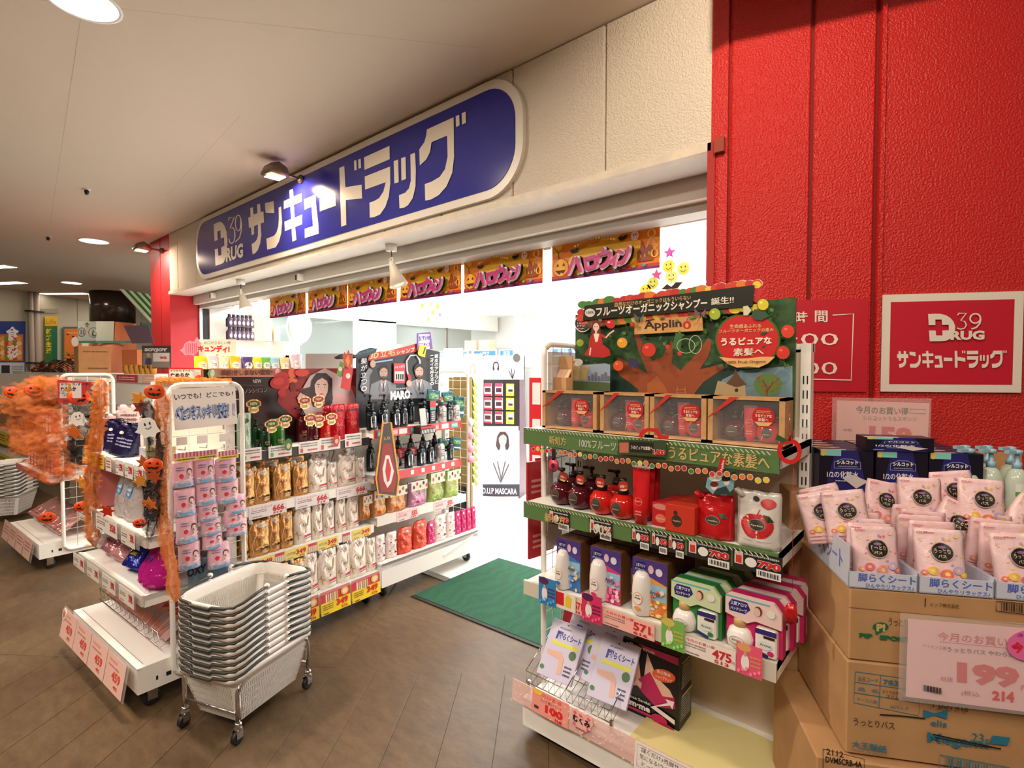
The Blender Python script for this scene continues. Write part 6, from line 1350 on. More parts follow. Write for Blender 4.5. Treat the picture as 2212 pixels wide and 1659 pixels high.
def apple_bottle(c,k=(34,20,22),s=1.0,label=(70,60,54),name='apple_pump_bottle'):
 pr=[(.018,0),(.034,.004),(.046,.022),(.049,.042),(.045,.062),(.032,.078),(.018,.082)]
 g=bottle(name,'','bottle',[(r*s,z*s)for r,z in pr],mat(c,.1,0,bump=.02),'pump',k, lambda a,w,h:a.ell(0,.040*s,.021*s,.021*s,(120,106,92),16).ell(0,.040*s,.0195*s,.0195*s,label,16).text('Applino',-.015*s,.033*s,.015*s,.040*s,(206,180,140),.02),1,n=20,headscale=.9*s)
 return g
AR=apple_bottle((204,34,24));AD=apple_bottle((84,18,30))
def tubeg(c,name,w=.052,h=.165):
 t=thing(name,'','tube');mb=MB();L=[]
 for z,hx,hy in((.0,.018,.018),(.02,.019,.019),(.022,.025,.021),(.06,.026,.020),(.12,.027,.011),(.155,.028,.004),(.165,.028,.002)):
  L.append([(hx*w/.052*math.cos(2*PI*i/16),hy*math.sin(2*PI*i/16),z*h/.165)for i in range(16)])
 mb.rings(L,mat(c,.22));mb.build('body',t);MB().box(-.0275*w/.052,-.003,h-.006,.0275*w/.052,.003,h+.002,mat((214,206,206),.3)).build('crimp',t)
 a=Art(y=-.0205);a.ring(0,.08,.014,.014,.0012,(232,150,140)).text('Applino',-.012,.077,.012,.084,(240,190,170),.01).squig(-.012,.03,.012,.05,2,(236,150,140),3);a.build('print',t);return G(t,w,h)
TBG=tubeg((222,60,70),'shampoo_tube',.05,.15)
GBX=[(1165,1284),(1290,1397),(1398,1522),(1524,1690)]
zs=1.259
for k,(p0,p1)in enumerate(GBX):
 x0=UE.m(p0,910,.04)[0];x1=UE.m(p1-(0 if k<3 else-4),920,.04)[0]
 w=(x1-x0)-.003;h=.150;d=.10;nm=['first','second','third','fourth'][k]
 t=thing('gift_box',f'{nm} wooden gift box from left with clear window and red badge','box',UE.w(x0,.06,zs),0,'wooden gift boxes under the tree header')
 MB().box(0,0,0,w,d,.008,MWD).box(0,0,h-.008,w,d,h,MWD).box(0,0,0,.016,d,h,MWD).box(w-.016,0,0,w,d,h,MWD).box(0,d-.006,0,w,d,h,mat((60,30,34),.6)).build('wood_frame',t)
 MB().box(.012,.003,.006,w-.012,.0045,h-.006,mat((236,232,232),.06,alpha=.06)).build('window_film',t)
 rs=random.Random(k);mb=MB()
 for i in range(26):
  p=Vector((rs.uniform(.02,w-.02),rs.uniform(.012,.09),rs.uniform(.01,h-.02)));q_=p+Vector((rs.uniform(-.03,.03),0,rs.uniform(-.03,.03)));q_.x=min(max(q_.x,.02),w-.02);q_.z=min(max(q_.z,.01),h-.012);mb.tube([p,(p+q_)/2+Vector((0,0,.006)),q_],.0006,M_WHITE,3)
 o=mb.build('paper_shred',t);o['kind']='stuff'
 a=Art(y=-.0005);a.poly([(0,h*.55),(.004,h*.55),(w*.42,h),(w*.30,h)],(196,50,40)).build('ribbon',t)
 a=Art(lambda x,z:(x,z),y=-.0015);P=[(p[0],-p[1]+2*(h*.62))for p in apple_pts(w*.74,h*.62,.032,.030)];P=[(x,z)for x,z in P][::-1];a.poly(P,(190,30,28));a.poly([(w*.74-.026,h*.62-.016),(w*.74+.026,h*.62-.016),(w*.74+.014,h*.62-.028),(w*.74-.014,h*.62-.028)],(226,180,120))
 a.text('うるピュアな',w*.74-.024,h*.62-.002,w*.74+.024,h*.62+.008,(240,226,210),.03).text('素髪へ',w*.74-.015,h*.62-.014,w*.74+.015,h*.62-.004,(240,226,210),.03).squig(w*.74-.02,h*.62+.010,w*.74+.02,h*.62+.020,2,(230,190,130));a.build('badge',t)
 AD.put(UE.w(x0+w*.30,.115,zs+.009),0,f'dark purple apple bottle inside the {nm} wooden gift box','apple bottles in gift boxes',.82,.82,.82)
 TBG.put(UE.w(x0+w*.52,.105,zs+.009),0,f'pink red tube inside the {nm} wooden gift box','tubes in gift boxes',.8,.8,.75)
 AR.put(UE.w(x0+w*.76,.110,zs+.009),0,f'red apple bottle inside the {nm} wooden gift box','apple bottles in gift boxes',.78,.78,.78)
z2=.959
for k,(px,py,dy,g,lab)in enumerate(((1211,1080,.07,AD,'dark purple apple bottle at left end of the second shelf'),(1250,1095,.06,AD,'dark purple apple bottle, second on the second shelf'),(1298,1105,.05,AR,'glossy red apple bottle, left of the front pair'),(1343,1115,.045,AR,'glossy red apple bottle beside the tall red tubes'),(1275,1060,.17,AD,'dark purple apple bottle in the back row, left one'),(1330,1075,.17,AR,'red apple bottle in the back row behind the front pair'),(1235,1055,.18,AD,'dark purple apple bottle in the back row, leftmost'))):
 x=UE.m(px,py,dy)[0];g.put(UE.w(x,dy+.01,z2),R.uniform(-.1,.1),lab,None,1.0,1,1.05)
def badge(label,x,y,z,s=1.0,tilt=0):
 P=[(p[0],-p[1])for p in apple_pts(0,0,.022*s,.021*s,24)][::-1];a=Art(y=-.0015)
 a.mb.rings([[(x_,.001,z_)for x_,z_ in P[::-1]],[(x_,-.0008,z_)for x_,z_ in P[::-1]]],pm((60,80,40)),False);a.poly([(x_*.9,z_*.9)for x_,z_ in P],(190,40,36));a.poly([(-.016*s,-.011*s),(.016*s,-.011*s),(.009*s,-.018*s),(-.009*s,-.018*s)],(226,190,130)).text('素髪へ',-.013*s,-.006*s,.013*s,.004*s,(240,220,206),.02)
 o=a.build('neck_badge',None,(x,y,z),(0,tilt,0));tag(o,label,'tag');return o
for k,(px,py,dy)in enumerate(((1217,1030,.03),(1254,1036,.02),(1297,1042,.012),(1347,1050,.006))):
 x,z=UE.m(px,py,dy);badge(['red neck badge on the leftmost dark apple bottle','red neck badge on the second dark apple bottle','red neck badge on the left glossy apple bottle','red neck badge on the right glossy apple bottle'][k],UE.w(x,dy,0).x,UE.w(x,dy,0).y,z,.95,[.2,.1,0,-.2][k])
TT=tubeg((206,28,34),'treatment_tube',.062,.20)
TT2=[]
for k,(px,dy)in enumerate(((1385,.03),(1396,.09),(1408,.15))):
 x=UE.m(px,1090,dy)[0];TT.put(UE.w(x,dy,z2),0,['tall red treatment tube, foremost of three','tall red treatment tube, middle of three','tall red treatment tube, rearmost of three'][k],'tall red tubes',1,1,1)
SMC=carton('sachet_carton','','box',.062,.085,.04,(190,34,38), lambda a,w,h:a.ell(w*.5,h*.86,w*.46,h*.12,(214,130,126),12).ell(w*.5,h*.4,w*.3,h*.18,(214,110,90),12).text('Applino',w*.2,h*.34,w*.8,h*.44,(240,190,150),.01).rect(0,0,w,h*.08,(206,190,186)))
ORC=carton('sachet_carton','','box',.10,.09,.045,(200,56,36), lambda a,w,h:a.ell(w*.4,h*.42,w*.18,h*.22,(60,46,40),14).text('Applino',w*.26,h*.38,w*.54,h*.46,(206,180,140),.02).ell(w*.36,h*.72,w*.07,h*.08,(60,40,40)))
for k in range(4):SMC.put(UE.w(UE.m(1431,1120,.03)[0]+.006*k,.035+.042*k,z2+.001),0,['small red sachet carton, foremost of the left row','small red sachet carton, second of the left row','small red sachet carton, third of the left row','small red sachet carton, rearmost of the left row'][k],'small red cartons')
for k in range(4):ORC.put(UE.w(UE.m(1474,1135,.03)[0]+.006*k,.03+.047*k,z2+.001),0,['orange red sachet carton, foremost of the right row','orange red sachet carton, second of the right row','orange red sachet carton, third of the right row','orange red sachet carton, rearmost of the right row'][k],'orange red cartons')
def app_pouch(c,inner,name,seed):
 def f(a,w,h):
  if inner:a.grid(-w*.34,h*.14,w*.34,h*.16,c[1],4,1);a.disc([(x,h*.8-z)for x,z in apple_pts(0,h*.40,w*.36,h*.22,24)],0,h*.4,(190,30,32),5);a.line([(0,h*.58),(w*.04,h*.68)],.004,(190,30,32))
  a.ell(0,h*.42,w*.19,h*.105,(150,140,130),18).ell(0,h*.42,w*.175,h*.095,(66,58,54),18).text('Applino',-w*.14,h*.39,w*.14,h*.425,(226,206,160),.03)
  a._put([(w*.12,h*.60),(w*.26,h*.60),(w*.36,h*.50),(w*.22,h*.48)],[(0,1,2,3)],(34,66,40))
  if inner:a.ell(w*.22,h*.80,w*.17,h*.085,(196,60,56),16).ell(-w*.05,h*.86,w*.08,h*.05,(70,60,56),10)
 return pouch(name,'','pouch',.15,.24,.06,mat(c[0],.16,.1,bump=.25,bscale=16),f,-.0,None,seed=seed,wr=.004)
PR=app_pouch(((192,26,30),(150,20,24)),False,'apple_pouch',71);PWt=app_pouch(((222,216,208),(200,200,196)),True,'apple_pouch',72)
x,zb,w,h=UE.box((1502,1068,1586,1180),.04);PR.put(UE.w(x,.05,z2),0,'red refill pouch with round dark label on second shelf',None,w/.15,1,(zb+h-z2)/.24)
x,zb,w,h=UE.box((1590,1061,1688,1200),.03);PWt.put(UE.w(x,.04,z2),0,'white refill pouch with red apple print at right end',None,w/.15,1,(zb+h-z2)/.24)
for s_,b_,lab in((1,(1496,1050,1506,1064),'red spout cap of the red pouch'),):pass
for k,(px,py,c)in enumerate(((1500,1062,(192,30,34)),(1600,1070,(206,200,194)))):
 x,z=UE.m(px,py,.04);(PR.r if k==0 else PWt.r);o=MB().lathe([(.012,-.02),(.013,.01),(.010,.022)],mat(c,.3),12).build('spout',[PR.r,PWt.r][k]);o.location=(-.066,0,.222);o.rotation_euler=(0,math.radians(-38),0)
poster_bit('picture_pop','round picture pop of two women on the red refill pouch','pop',UE,.0,[(1524,1052),(1528,1032),(1545,1021),(1570,1022),(1586,1036),(1584,1056),(1570,1070),(1540,1068)],(120,170,180), lambda a:(a.ell(1543,1051,7,8,(236,206,190)),a.ell(1543,1046,9,6,(110,30,30)),a.ell(1570,1042,6,7,(236,206,190)),a.ell(1568,1034,10,6,(30,26,30)),a.poly([(1540,1068),(1548,1056),(1568,1050),(1580,1068)],(40,60,60)),a.ell(1546,1033,14,7,(232,230,226)),a.ell(1575,1016,14,5,(40,80,50))))
o=poster_bit('red_label','upright red name label on the upper green rail','label',UE,-.012,[(1550,1022),(1560,1024),(1568,992),(1556,989)],(200,30,36), lambda a:a.quadtext('Applino',[(1562,1018),(1567,994),(1560,993),(1555,1017)],(240,226,220),.02))
poster_bit('price_pop','long price pop with 1800 yen figure on the upper green rail','pop',UE,-.012,[(1333,981),(1438,988),(1440,953),(1336,949)],(60,74,44), lambda a:(a.rect(1338,978,1358,956,(190,110,90)),a.poly([(1360,976),(1412,979),(1412,956),(1360,954)],(34,32,30)),a.quadtext('うるピュアな素髪へ',[(1363,970),(1410,973),(1410,965),(1363,962)],(240,226,206),.03),a.quadtext('1,800',[(1411,984),(1437,986),(1437,972),(1411,970)],(206,36,44),.06,(246,232,226),.05)))
poster_bit('apple_outline','red apple outline cut-out on the upper green rail','cutout',UE,-.014,[(1378,944),(1385,930),(1400,924),(1420,926),(1428,940),(1444,941),(1442,950),(1424,949),(1415,934),(1400,931),(1390,938),(1386,946)],(206,40,34))
def ring_orn(px,py,dy,lab,s):
 x,z=UE.m(px,py,dy);t=thing('apple_ornament',lab,'ornament',UE.w(x,dy,z));P=[(p[0],-p[1])for p in apple_pts(0,0,.030*s,.036*s,28)];Q=[(x_*.66,z_*.66)for x_,z_ in P];mb=MB();n=len(P);vs=[(x_,0,z_)for x_,z_ in P]+[(x_,0,z_)for x_,z_ in Q]+[(x_,.003,z_)for x_,z_ in P]+[(x_,.003,z_)for x_,z_ in Q]
 mb.add(vs,[f for i in range(n)for f in((i,(i+1)%n,n+(i+1)%n,n+i),(2*n+i,3*n+i,3*n+(i+1)%n,2*n+(i+1)%n),(i,2*n+i,2*n+(i+1)%n,(i+1)%n),(n+i,n+(i+1)%n,3*n+(i+1)%n,3*n+i))],mat((204,36,32),.35));mb.build('ring',t)
 MB().add([(-.004,-.001,.03*s),(-.03*s,-.001,.044*s),(-.036*s,-.001,.03*s),(-.018*s,-.001,.022*s)],[(0,1,2,3)],mat((40,84,44),.5)).build('leaf',t);MB().tube([(0,0,.03*s),(.004,0,.055*s)],.003,mat((150,20,24),.4),6).build('stem',t);MB().tube([(0,.001,.055*s),(0,.001,.10*s)],.0008,M_CHROME,4).build('ball_chain',t)
ring_orn(1705,975,-.0,'red apple ring ornament hanging at the right end',1.05)
o=MB().tube([(0,0,0),(.002,0,-.35)],.0007,mat((190,30,34),.5),4).build('red_string',None,UE.w(UE.m(1714,1010,.0)[0],.0,UE.m(1714,1010,0)[1]));tag(o,'thin red string hanging from the apple ring ornament','string')
x,z=UE.m(1708,1325,-.0);t=thing('red_charm','red translucent charm at the end of the thin red string','charm',UE.w(x,-.0,z));MB().rings([[(.018*math.cos(q_*.5236),y_,.030*math.sin(q_*.5236))for q_ in range(12)]for y_ in(-.002,.002)],mat((196,30,38),.2)).build('body',t);MB().box(-.009,-.004,-.012,.009,-.002,.012,mat((170,20,30),.3)).build('emboss',t)
x,z=UE.m(1196,1005,-.02);t=thing('bottle_charm','pink bottle shaped charm hanging at left end of green rail','charm',UE.w(x,-.02,z));MB().rings([[(.022*math.cos(q_*.5236),y_,.026*math.sin(q_*.5236))for q_ in range(12)]for y_ in(-.003,.003)],mat((214,60,90),.3)).build('body',t);MB().box(-.007,-.003,.02,.007,.003,.062,mat((60,30,50),.4)).build('neck',t);Art(y=-.0035).ell(0,-.002,.009,.010,(60,30,50),12).build('label',t)
lh=thing('leaflet_holder','kraft leaflet holder with pale cards hanging on left grid','holder',UE.w(.005,.2,1.40),math.radians(-25));MB().box(0,0,0,.11,.03,.06,mat((196,150,104),.7)).build('pocket',lh);MB().box(.006,.006,.05,.104,.010,.13,mat((232,190,156),.6), lambda v:(v[0],v[1]+(v[2]-.05)*.5,v[2])).box(.0,.028,0,.11,.032,.15,mat((196,150,104),.7)).build('card',lh)
for x in(.02,.09):MB().tube([(x,.03,.15),(x,.03,.18),(x+.012,.03,.18)],.0012,M_CHROME,5).build('hook',lh)
RP=carton('red_flat_pack','','pack',.10,.18,.012,(176,26,36), lambda a,w,h:a.squig(w*.2,h*.2,w*.8,h*.6,3,(220,160,160)))
for k,(y,z)in enumerate(((.14,.98),(.20,.99),(.15,.74),(.21,.75),(.27,.76))):RP.put(UE.w(-.045,y,z-.06),PI/2*.9,['red flat pack on the outer grid, upper front','red flat pack on the outer grid, upper rear','red flat pack on the outer grid, lower front','red flat pack on the outer grid, lower middle','red flat pack on the outer grid, lower rear'][k],'red flat packs on the outer grid')
def wash(c,c2,seed):
 t=thing('body_wash_set','','box');w,h,d=.125,.175,.075
 MB().rbox(-w/2,-d/2,0,w/2,d/2,h,pm((120,80,40),.5),.003).build('carton',t)
 a=Art(lambda x,z:(x-w/2,z),y=-d/2);a.rect(0,0,w,h,c);a.poly([(0,h*.66),(w*.5,h*.70),(w,h*.60),(w,h),(0,h)],(84,60,140));a.poly([(w*.52,h*.3),(w*.98,h*.3),(w*.98,h*.58),(w*.52,h*.58)],(150,196,220))
 a.poly([(w*.04,h*.80),(w*.12,h*.93),(w*.36,h*.94),(w*.42,h*.84),(w*.34,h*.73),(w*.1,h*.73)],(40,36,110));a.text('上質アロマ',w*.10,h*.84,w*.38,h*.90,(236,236,246),.03).text('ボディウォッシュ',w*.08,h*.77,w*.38,h*.82,(236,236,246),.02)
 a.ell(w*.78,h*.82,w*.10,h*.07,(226,220,236),14).ell(w*.55,h*.84,w*.08,h*.08,(226,190,200),10);rs=random.Random(seed)
 for i in range(26):a.ell(w*rs.uniform(.48,.96),h*rs.uniform(.04,.5),w*rs.uniform(.03,.07),h*rs.uniform(.02,.045),[c2,tuple(min(255,v+60)for v in c),(240,220,226)][i%3],8)
 a.text('Aroma',w*.56,h*.42,w*.86,h*.50,(60,80,110),.02);a.build('front_print',t)
 pr=[(.024,0),(.032,.004),(.035,.03),(.035,.08),(.030,.115),(.021,.132),(.012,.136)]
 MB().lathe(pr,mat((236,230,224),.2),16,(-.026,-d/2)).build('bottle',t)
 a=Art(y=-d/2-.0352);a.ell(-.026,.058,.017,.020,c2,16).ell(-.026,.058,.0155,.0185,(240,236,226),16).text('Aroma',-.037,.056,-.015,.064,(100,50,40),.03).text('CareM',-.033,.066,-.019,.070,(60,50,50),.03).ell(-.026,.028,.012,.006,c,12);a.build('bottle_print',t)
 a=Art(lambda x,z:(x-w/2,z-d/2));a.ell(w*.5,d*.5,w*.14,d*.2,(150,130,110),12);a.build('top_print',t,(0,0,h),(-PI/2,0,0));return G(t,w,h)
WB=wash((60,120,190),(250,210,120),1);WP=wash((214,60,120),(240,150,190),2);WO_=wash((226,160,70),(240,110,60),3)
z3=.634
for(g,p0,p1,tops,nm)in((WB,1200,1252,1168,'blue'),(WP,1262,1352,1182,'pink'),(WO_,1360,1444,1206,'orange')):
 x0=UE.m(p0,1250,.04)[0];x1=UE.m(p1,1250,.04)[0];w=min((x1-x0),.13)
 for k in range(3):g.put(UE.w((x0+x1)/2,.065+.085*k+.02,z3),R.uniform(-.03,.03),[f'{nm} boxed body wash set, foremost on the third shelf',f'{nm} boxed body wash set, second row on the third shelf',f'{nm} boxed body wash set, rear row on the third shelf'][k],'boxed body wash sets',w/.125,1,1.12)
def soap(c,cl,nm):
 t=thing('hand_soap_set','','box');w,h,d=.135,.165,.055
 MB().rings([[(x,y,z)for x,z in((-w/2,0),(w/2,0),(w/2,h*.84),(w*.36,h),(-w*.42,h),(-w/2,h*.94))]for y in(d/2,-d/2+.02)],pm(c,.3),False).build('carton',t)
 a=Art(lambda x,z:(x-w/2,z),y=-d/2+.004);a.mb.rings([[(x-w/2,y,z)for x,z in((0,h*.62),(w*.4,h*.52),(w*.55,h*.60),(w,h*.56),(w,h*.84),(w*.86,h),(w*.08,h),(0,h*.94))]for y in(-d/2+.018,-d/2+.004)],pm(cl,.3),False)
 a.rect(0,h*.93,w*.8,h*.96,(100,180,190));a.poly([(w*.06,h*.80),(w*.12,h*.9),(w*.4,h*.9),(w*.46,h*.78),(w*.36,h*.68),(w*.08,h*.68)],(40,40,110));a.text('上質アロマ',w*.1,h*.80,w*.40,h*.87,(240,240,246),.03).text('ハンドソープ',w*.1,h*.71,w*.40,h*.77,(240,240,246),.03);a.ell(w*.6,h*.80,w*.07,h*.09,(110,60,40),12).ell(w*.58,h*.78,w*.06,h*.08,(232,190,170),12).ell(w*.82,h*.80,w*.075,h*.07,(232,228,220),14);a.build('header_print',t)
 MB().lathe([(.022,0),(.031,.008),(.033,.035),(.026,.058),(.016,.066)],mat((240,234,228),.2),16,(-w*.25,-.008)).lathe([(.016,.066),(.016,.094)],mat((206,170,110),.35),14,(-w*.25,-.008)).build('pump_bottle',t)
 MB().rbox(.008,-.03,.004,.058,.0,.085,pm((236,232,226),.3),.004).build('refill_pack',t)
 a=Art(y=-.0425);a.ell(-w*.25,.034,.018,.012,(232,228,224),14).ring(-w*.25,.034,.018,.012,.001,(120,100,90)).text('Aroma',-w*.25-.012,.031,-w*.25+.012,.038,(120,90,60),.02);a.y=-.031;a.k=1;a.rect(.008,.07,.058,.085,(50,40,110)).rect(.028,.060,.054,.068,(50,30,30)).ell(.032,.04,.016,.014,(220,226,220),12).text('Aroma',.02,.037,.045,.045,(90,110,70),.02).ell(.045,.02,.008,.008,c,8).poly([(.008,.012),(.04,.004),(.04,.014),(.008,.024)],(40,50,110));a.build('bottle_print',t);return G(t,w,h)
SG=soap((46,130,62),(206,220,176),'green');SP_=soap((206,40,104),(236,206,200),'pink')
for(g,p0,p1,py,nm)in((SG,1450,1560,1330,'green'),(SP_,1568,1690,1370,'pink')):
 x0=UE.m(p0,py,.03)[0];x1=UE.m(p1,py,.03)[0];w=x1-x0
 for k in range(4):g.put(UE.w((x0+x1)/2-.0+.012*k,.045+.075*k,z3),0,[f'{nm} boxed hand soap set, foremost of its row',f'{nm} boxed hand soap set, second of its row',f'{nm} boxed hand soap set, third of its row',f'{nm} boxed hand soap set, rearmost of its row'][k],'boxed hand soap sets',min(w/.135,1.2),1,1.02)
wt=thing('wire_tray','chrome wire tray holding lilac leg sheet packs','tray',UE.w(.0,.02,.205));mb=MB()
for y,z in((0,.0),(0,.045),(.22,.10),(.22,.17),(.11,.02)):mb.tube([(0,y,z),(.40,y,z)],.0022,M_CHROME,5)
for k in range(15):mb.tube([(.4*k/14,0,.045),(.4*k/14,.004,.0),(.4*k/14,.22,.10),(.4*k/14,.22,.17)],.0014,M_CHROME,4)
for x in(0,.2,.4):mb.tube([(x,0,.045),(x,.22,.17)],.0022,M_CHROME,5)
mb.build('wire',wt);MB().box(0,.01,-.055,.012,.02,.0,M_CHROME).box(.388,.01,-.055,.4,.02,.0,M_CHROME).box(0,.21,-.055,.012,.22,.10,M_CHROME).box(.388,.21,-.055,.4,.22,.10,M_CHROME).build('foot',wt)
LS=carton('leg_sheet_pack','','pack',.15,.21,.012,(206,200,226), lambda a,w,h:a.text('脚',w*.22,h*.66,w*.40,h*.82,(30,50,150),.06).text('らくシート',w*.42,h*.68,w*.94,h*.80,(30,50,150),.04).rect(w*.15,h*.57,w*.92,h*.63,(226,226,60)).poly([(w*.1,h*.45),(w*.5,h*.47),(w*.62,h*.38),(w*.66,h*.12),(w*.54,h*.10),(w*.50,h*.34),(w*.12,h*.38)],(226,180,160)).ell(w*.82,h*.48,w*.1,h*.08,(70,110,60),10).squig(w*.7,h*.1,w*.9,h*.3,3,(50,50,80),4).ell(w*.10,h*.14,w*.06,h*.04,(60,130,70),8).rect(w*.46,h*.94,w*.50,h*.96,(60,50,60)).text('PIP SPORTS',w*.28,h*.86,w*.6,h*.89,(60,60,80),.01))
for k,(bx0,bx1,by_,dy,lab)in enumerate(((1205,1270,1440,.11,'lilac leg sheet pack in the left tray half, rear one'),(1165,1228,1440,.055,'lilac leg sheet pack in the left tray half, front one'),(1270,1330,1480,.13,'lilac leg sheet pack in the right tray half, rearmost'),(1262,1322,1495,.10,'lilac leg sheet pack in the right tray half, middle'),(1275,1345,1500,.06,'lilac leg sheet pack in the right tray half, front one'))):
 x=(UE.m(bx0,by_,dy)[0]+UE.m(bx1,by_,dy)[0])/2;LS.put(UE.w(x,dy,.215+dy*.45),[.0,.04,-.1,-.06,.06][k],lab,'lilac leg sheet packs',1.1,1,1.06,math.radians(-36),0)
tag(MB().box(0,0,0,.15,.01,.20,mat((170,20,34),.4)).build('red_pack',None,UE.w(.02,.21,.27),(math.radians(-20),0,0)),'plain red pack standing behind the left leg sheets','pack')
tag(MB().box(0,0,0,.17,.01,.20,mat((20,44,110),.4)).build('blue_pack',None,UE.w(.21,.21,.27),(math.radians(-20),0,0)),'plain dark blue pack standing behind the right leg sheets','pack')
c1=pix(1344.6,1528,Z=.152);c2=pix(1466.5,1583,Z=.152);c3=pix(1493,1548,Z=.152);aB=math.atan2((c2-c1).y,(c2-c1).x);wB=(c2-c1).length;dB=(c3-c2).length
hB=Fr(c2,aB).m(1472,1418,0)[1]+c2.z-.152 if False else Fr((c2.x,c2.y,0),aB).m(1472,1420,0)[1]-.152
def sl_front(a,w,h):
 a.poly([(0,h*.40),(w*.1,h*.36),(w*.35,h*.42),(w*.30,h*.75),(w*.33,h*.88),(w*.08,h*.86),(w*.1,h*.62)],(226,176,150));a.poly([(w*.45,h*.90),(w*.62,h*.62),(w*.84,h*.52),(w*.92,h*.42),(w*.6,h*.34),(w*.42,h*.50),(w*.40,h*.6)],(232,190,166))
 a.poly([(w*.22,h*.44),(w*.5,h*.66),(w*.72,h*.40),(w*.92,h*.44),(w*.94,h*.30),(w*.6,h*.22),(w*.36,h*.34)],(196,34,96));a.poly([(w*.22,h*.44),(w*.34,h*.38),(w*.36,h*.46),(w*.28,h*.5)],(236,200,180))
 a.ell(w*.74,h*.68,w*.2,h*.085,(226,90,50),20,.2);a.text('毎日簡単',w*.62,h*.69,w*.86,h*.74,(250,220,200),.02).text('シェイプアップ',w*.60,h*.62,w*.88,h*.67,(250,220,200),.02)
 for k,t_ in enumerate(('ウエスト','太もも','ヒップ','ふくらはぎ')):a.poly([(w*.02,h*(.86-.115*k)),(w*.24,h*(.86-.115*k)),(w*.24,h*(.80-.115*k)),(w*.02,h*(.80-.115*k))],(30,24,26)if k<2 else(206,40,70)).text(t_,w*.03,h*(.81-.115*k),w*.22,h*(.85-.115*k),(246,240,240),.02)
 a.poly([(w*.52,h*.20),(w*.94,h*.10),(w*.94,h*.16),(w*.62,h*.235),(w*.86,h*.33),(w*.90,h*.29),(w*.93,h*.40),(w*.78,h*.39),(w*.82,h*.35)],(240,232,232));a.text('Balance Sandal',w*.02,h*.215,w*.52,h*.255,(246,240,240),.01).text('slim·me',w*.02,h*.11,w*.52,h*.20,(246,240,240),.05).rect(w*.0,h*.06,w*.55,h*.095,(206,40,110));a.ell(w*.68,h*.08,w*.14,h*.07,(196,30,90),12).ell(w*.80,h*.03,w*.13,h*.035,(170,20,80),12)
 a.poly([(w*.3,h),(w,h),(w,h*.90),(w*.5,h*.93)],(206,50,110)).text('slim·me',w*.08,h*.93,w*.6,h*.985,(246,190,210),.04)
BXC=carton('sandal_carton','','box',wB,hB,dB,(20,17,19),sl_front, lambda a,w,h:a.squig(w*.1,h*.12,w*.9,h*.46,10,(200,200,206),3).squig(w*.1,h*.55,w*.9,h*.88,9,(190,190,196),5).rect(w*.08,h*.47,w*.92,h*.485,(226,206,40)).rect(w*.08,h*.9,w*.92,h*.915,(226,206,40)), lambda a,w,d:a.rect(w*.1,d*.3,w*.9,d*.7,(206,40,100)))
mid=(c1+c2)/2+Vector((-math.sin(aB),math.cos(aB),0))*dB/2
BXC.put((mid.x,mid.y,.150),aB,'black and pink sandal carton standing on the bottom deck')
UF=Fr((-.228,1.618,0),aw)
def fart(dy=-.001):return Art(lambda px,py:UF.m(px,py,dy),y=dy,step=.0003)
INK=(44,120,146);BK=(50,40,34)
def case(label,x0,x1,y0,y1,z0,z1,seams=True):
 t=thing('cardboard_case',label,'box',UF.O,UF.a);MB().rbox(x0,y0,z0,x1,y1,z1,M_CARD,.004).build('case',t)
 return t
t0=case('lowest cardboard case with black model label at right edge',-.075,.42,-.02,.40,.0,.478)
a=fart(-.021);a.line([(1778,1618),(1867,1640),(1867,1700),(1778,1680),(1778,1618)],1.5,BK);a.quadtext('2112',[(1785,1629),(1822,1637),(1822,1624),(1785,1616)],BK,.02).quadtext('DVMSCRB-4A',[(1783,1646),(1862,1659),(1862,1645),(1783,1633)],BK,.03);a.build('print',t0)
t1=case('middle cardboard case with teal printed table and crossed-out names',0,.50,0,.40,.484,.732)
a=fart()
P= lambda x,y:(1700+x/3.463,1180+y/3.463)
for l in([(512,938),(1000,1005),(985,1268),(498,1170),(512,938)],[(508,1015),(996,1085)],[(503,1093),(990,1170)],[(700,965),(686,1210)]):a.line([P(*q)for q in l],1.5,INK)
a.quadtext('品名コード',[P(530,1003),P(680,1022),P(680,985),P(530,968)],INK).quadtext('783',[P(718,1030),P(830,1045),P(830,1005),P(718,992)],INK,.02).quadtext('品  名',[P(530,1075),P(680,1098),P(680,1068),P(530,1048)],INK).quadtext('エリスメガミ',[P(712,1093),P(850,1112),P(850,1085),P(712,1068)],BK).quadtext('スリムLW22A',[P(740,1130),P(940,1160),P(940,1130),P(740,1103)],BK).quadtext('ケース入数',[P(520,1150),P(672,1175),P(672,1147),P(520,1122)],INK).quadtext('24パック',[P(768,1205),P(905,1225),P(905,1195),P(768,1178)],INK)
a.quadtext('うっとりバス',[P(495,1330),P(800,1365),P(800,1310),P(495,1275)],BK,.0).line([P(690,1252),P(850,1262),P(1030,1282)],3,(40,30,28)).quadtext('elis',[P(1070,1335),P(1190,1350),P(1190,1300),P(1070,1285)],INK,.01)
a.poly([P(1015,1215),P(1095,1240),P(1195,1215),P(1190,1285),P(1098,1255),P(1015,1280)],INK).quadtext('Megami',[P(1045,1480),P(1500,1530),P(1500,1430),P(1045,1380)],INK,.02).quadtext('23',[P(1375,1450),P(1465,1460),P(1465,1395),P(1375,1385)],INK).poly([P(1500,1465),P(1640,1480),P(1660,1420),P(1530,1405)],INK).line([P(1080,1395),P(1330,1450),P(1590,1505)],3,(40,30,28)).line([P(1090,1415),P(1400,1480),P(1590,1500)],2,(40,30,28))
a.quadtext('大王製紙',[P(480,1490),P(740,1535),P(740,1480),P(480,1440)],INK,.03).quadtext('MADE IN JAPAN',[P(478,1518),P(740,1560),P(740,1540),P(478,1500)],INK).line([P(1130,1645),P(1130,1545),P(1650,1640),P(1650,1740)],2,INK)
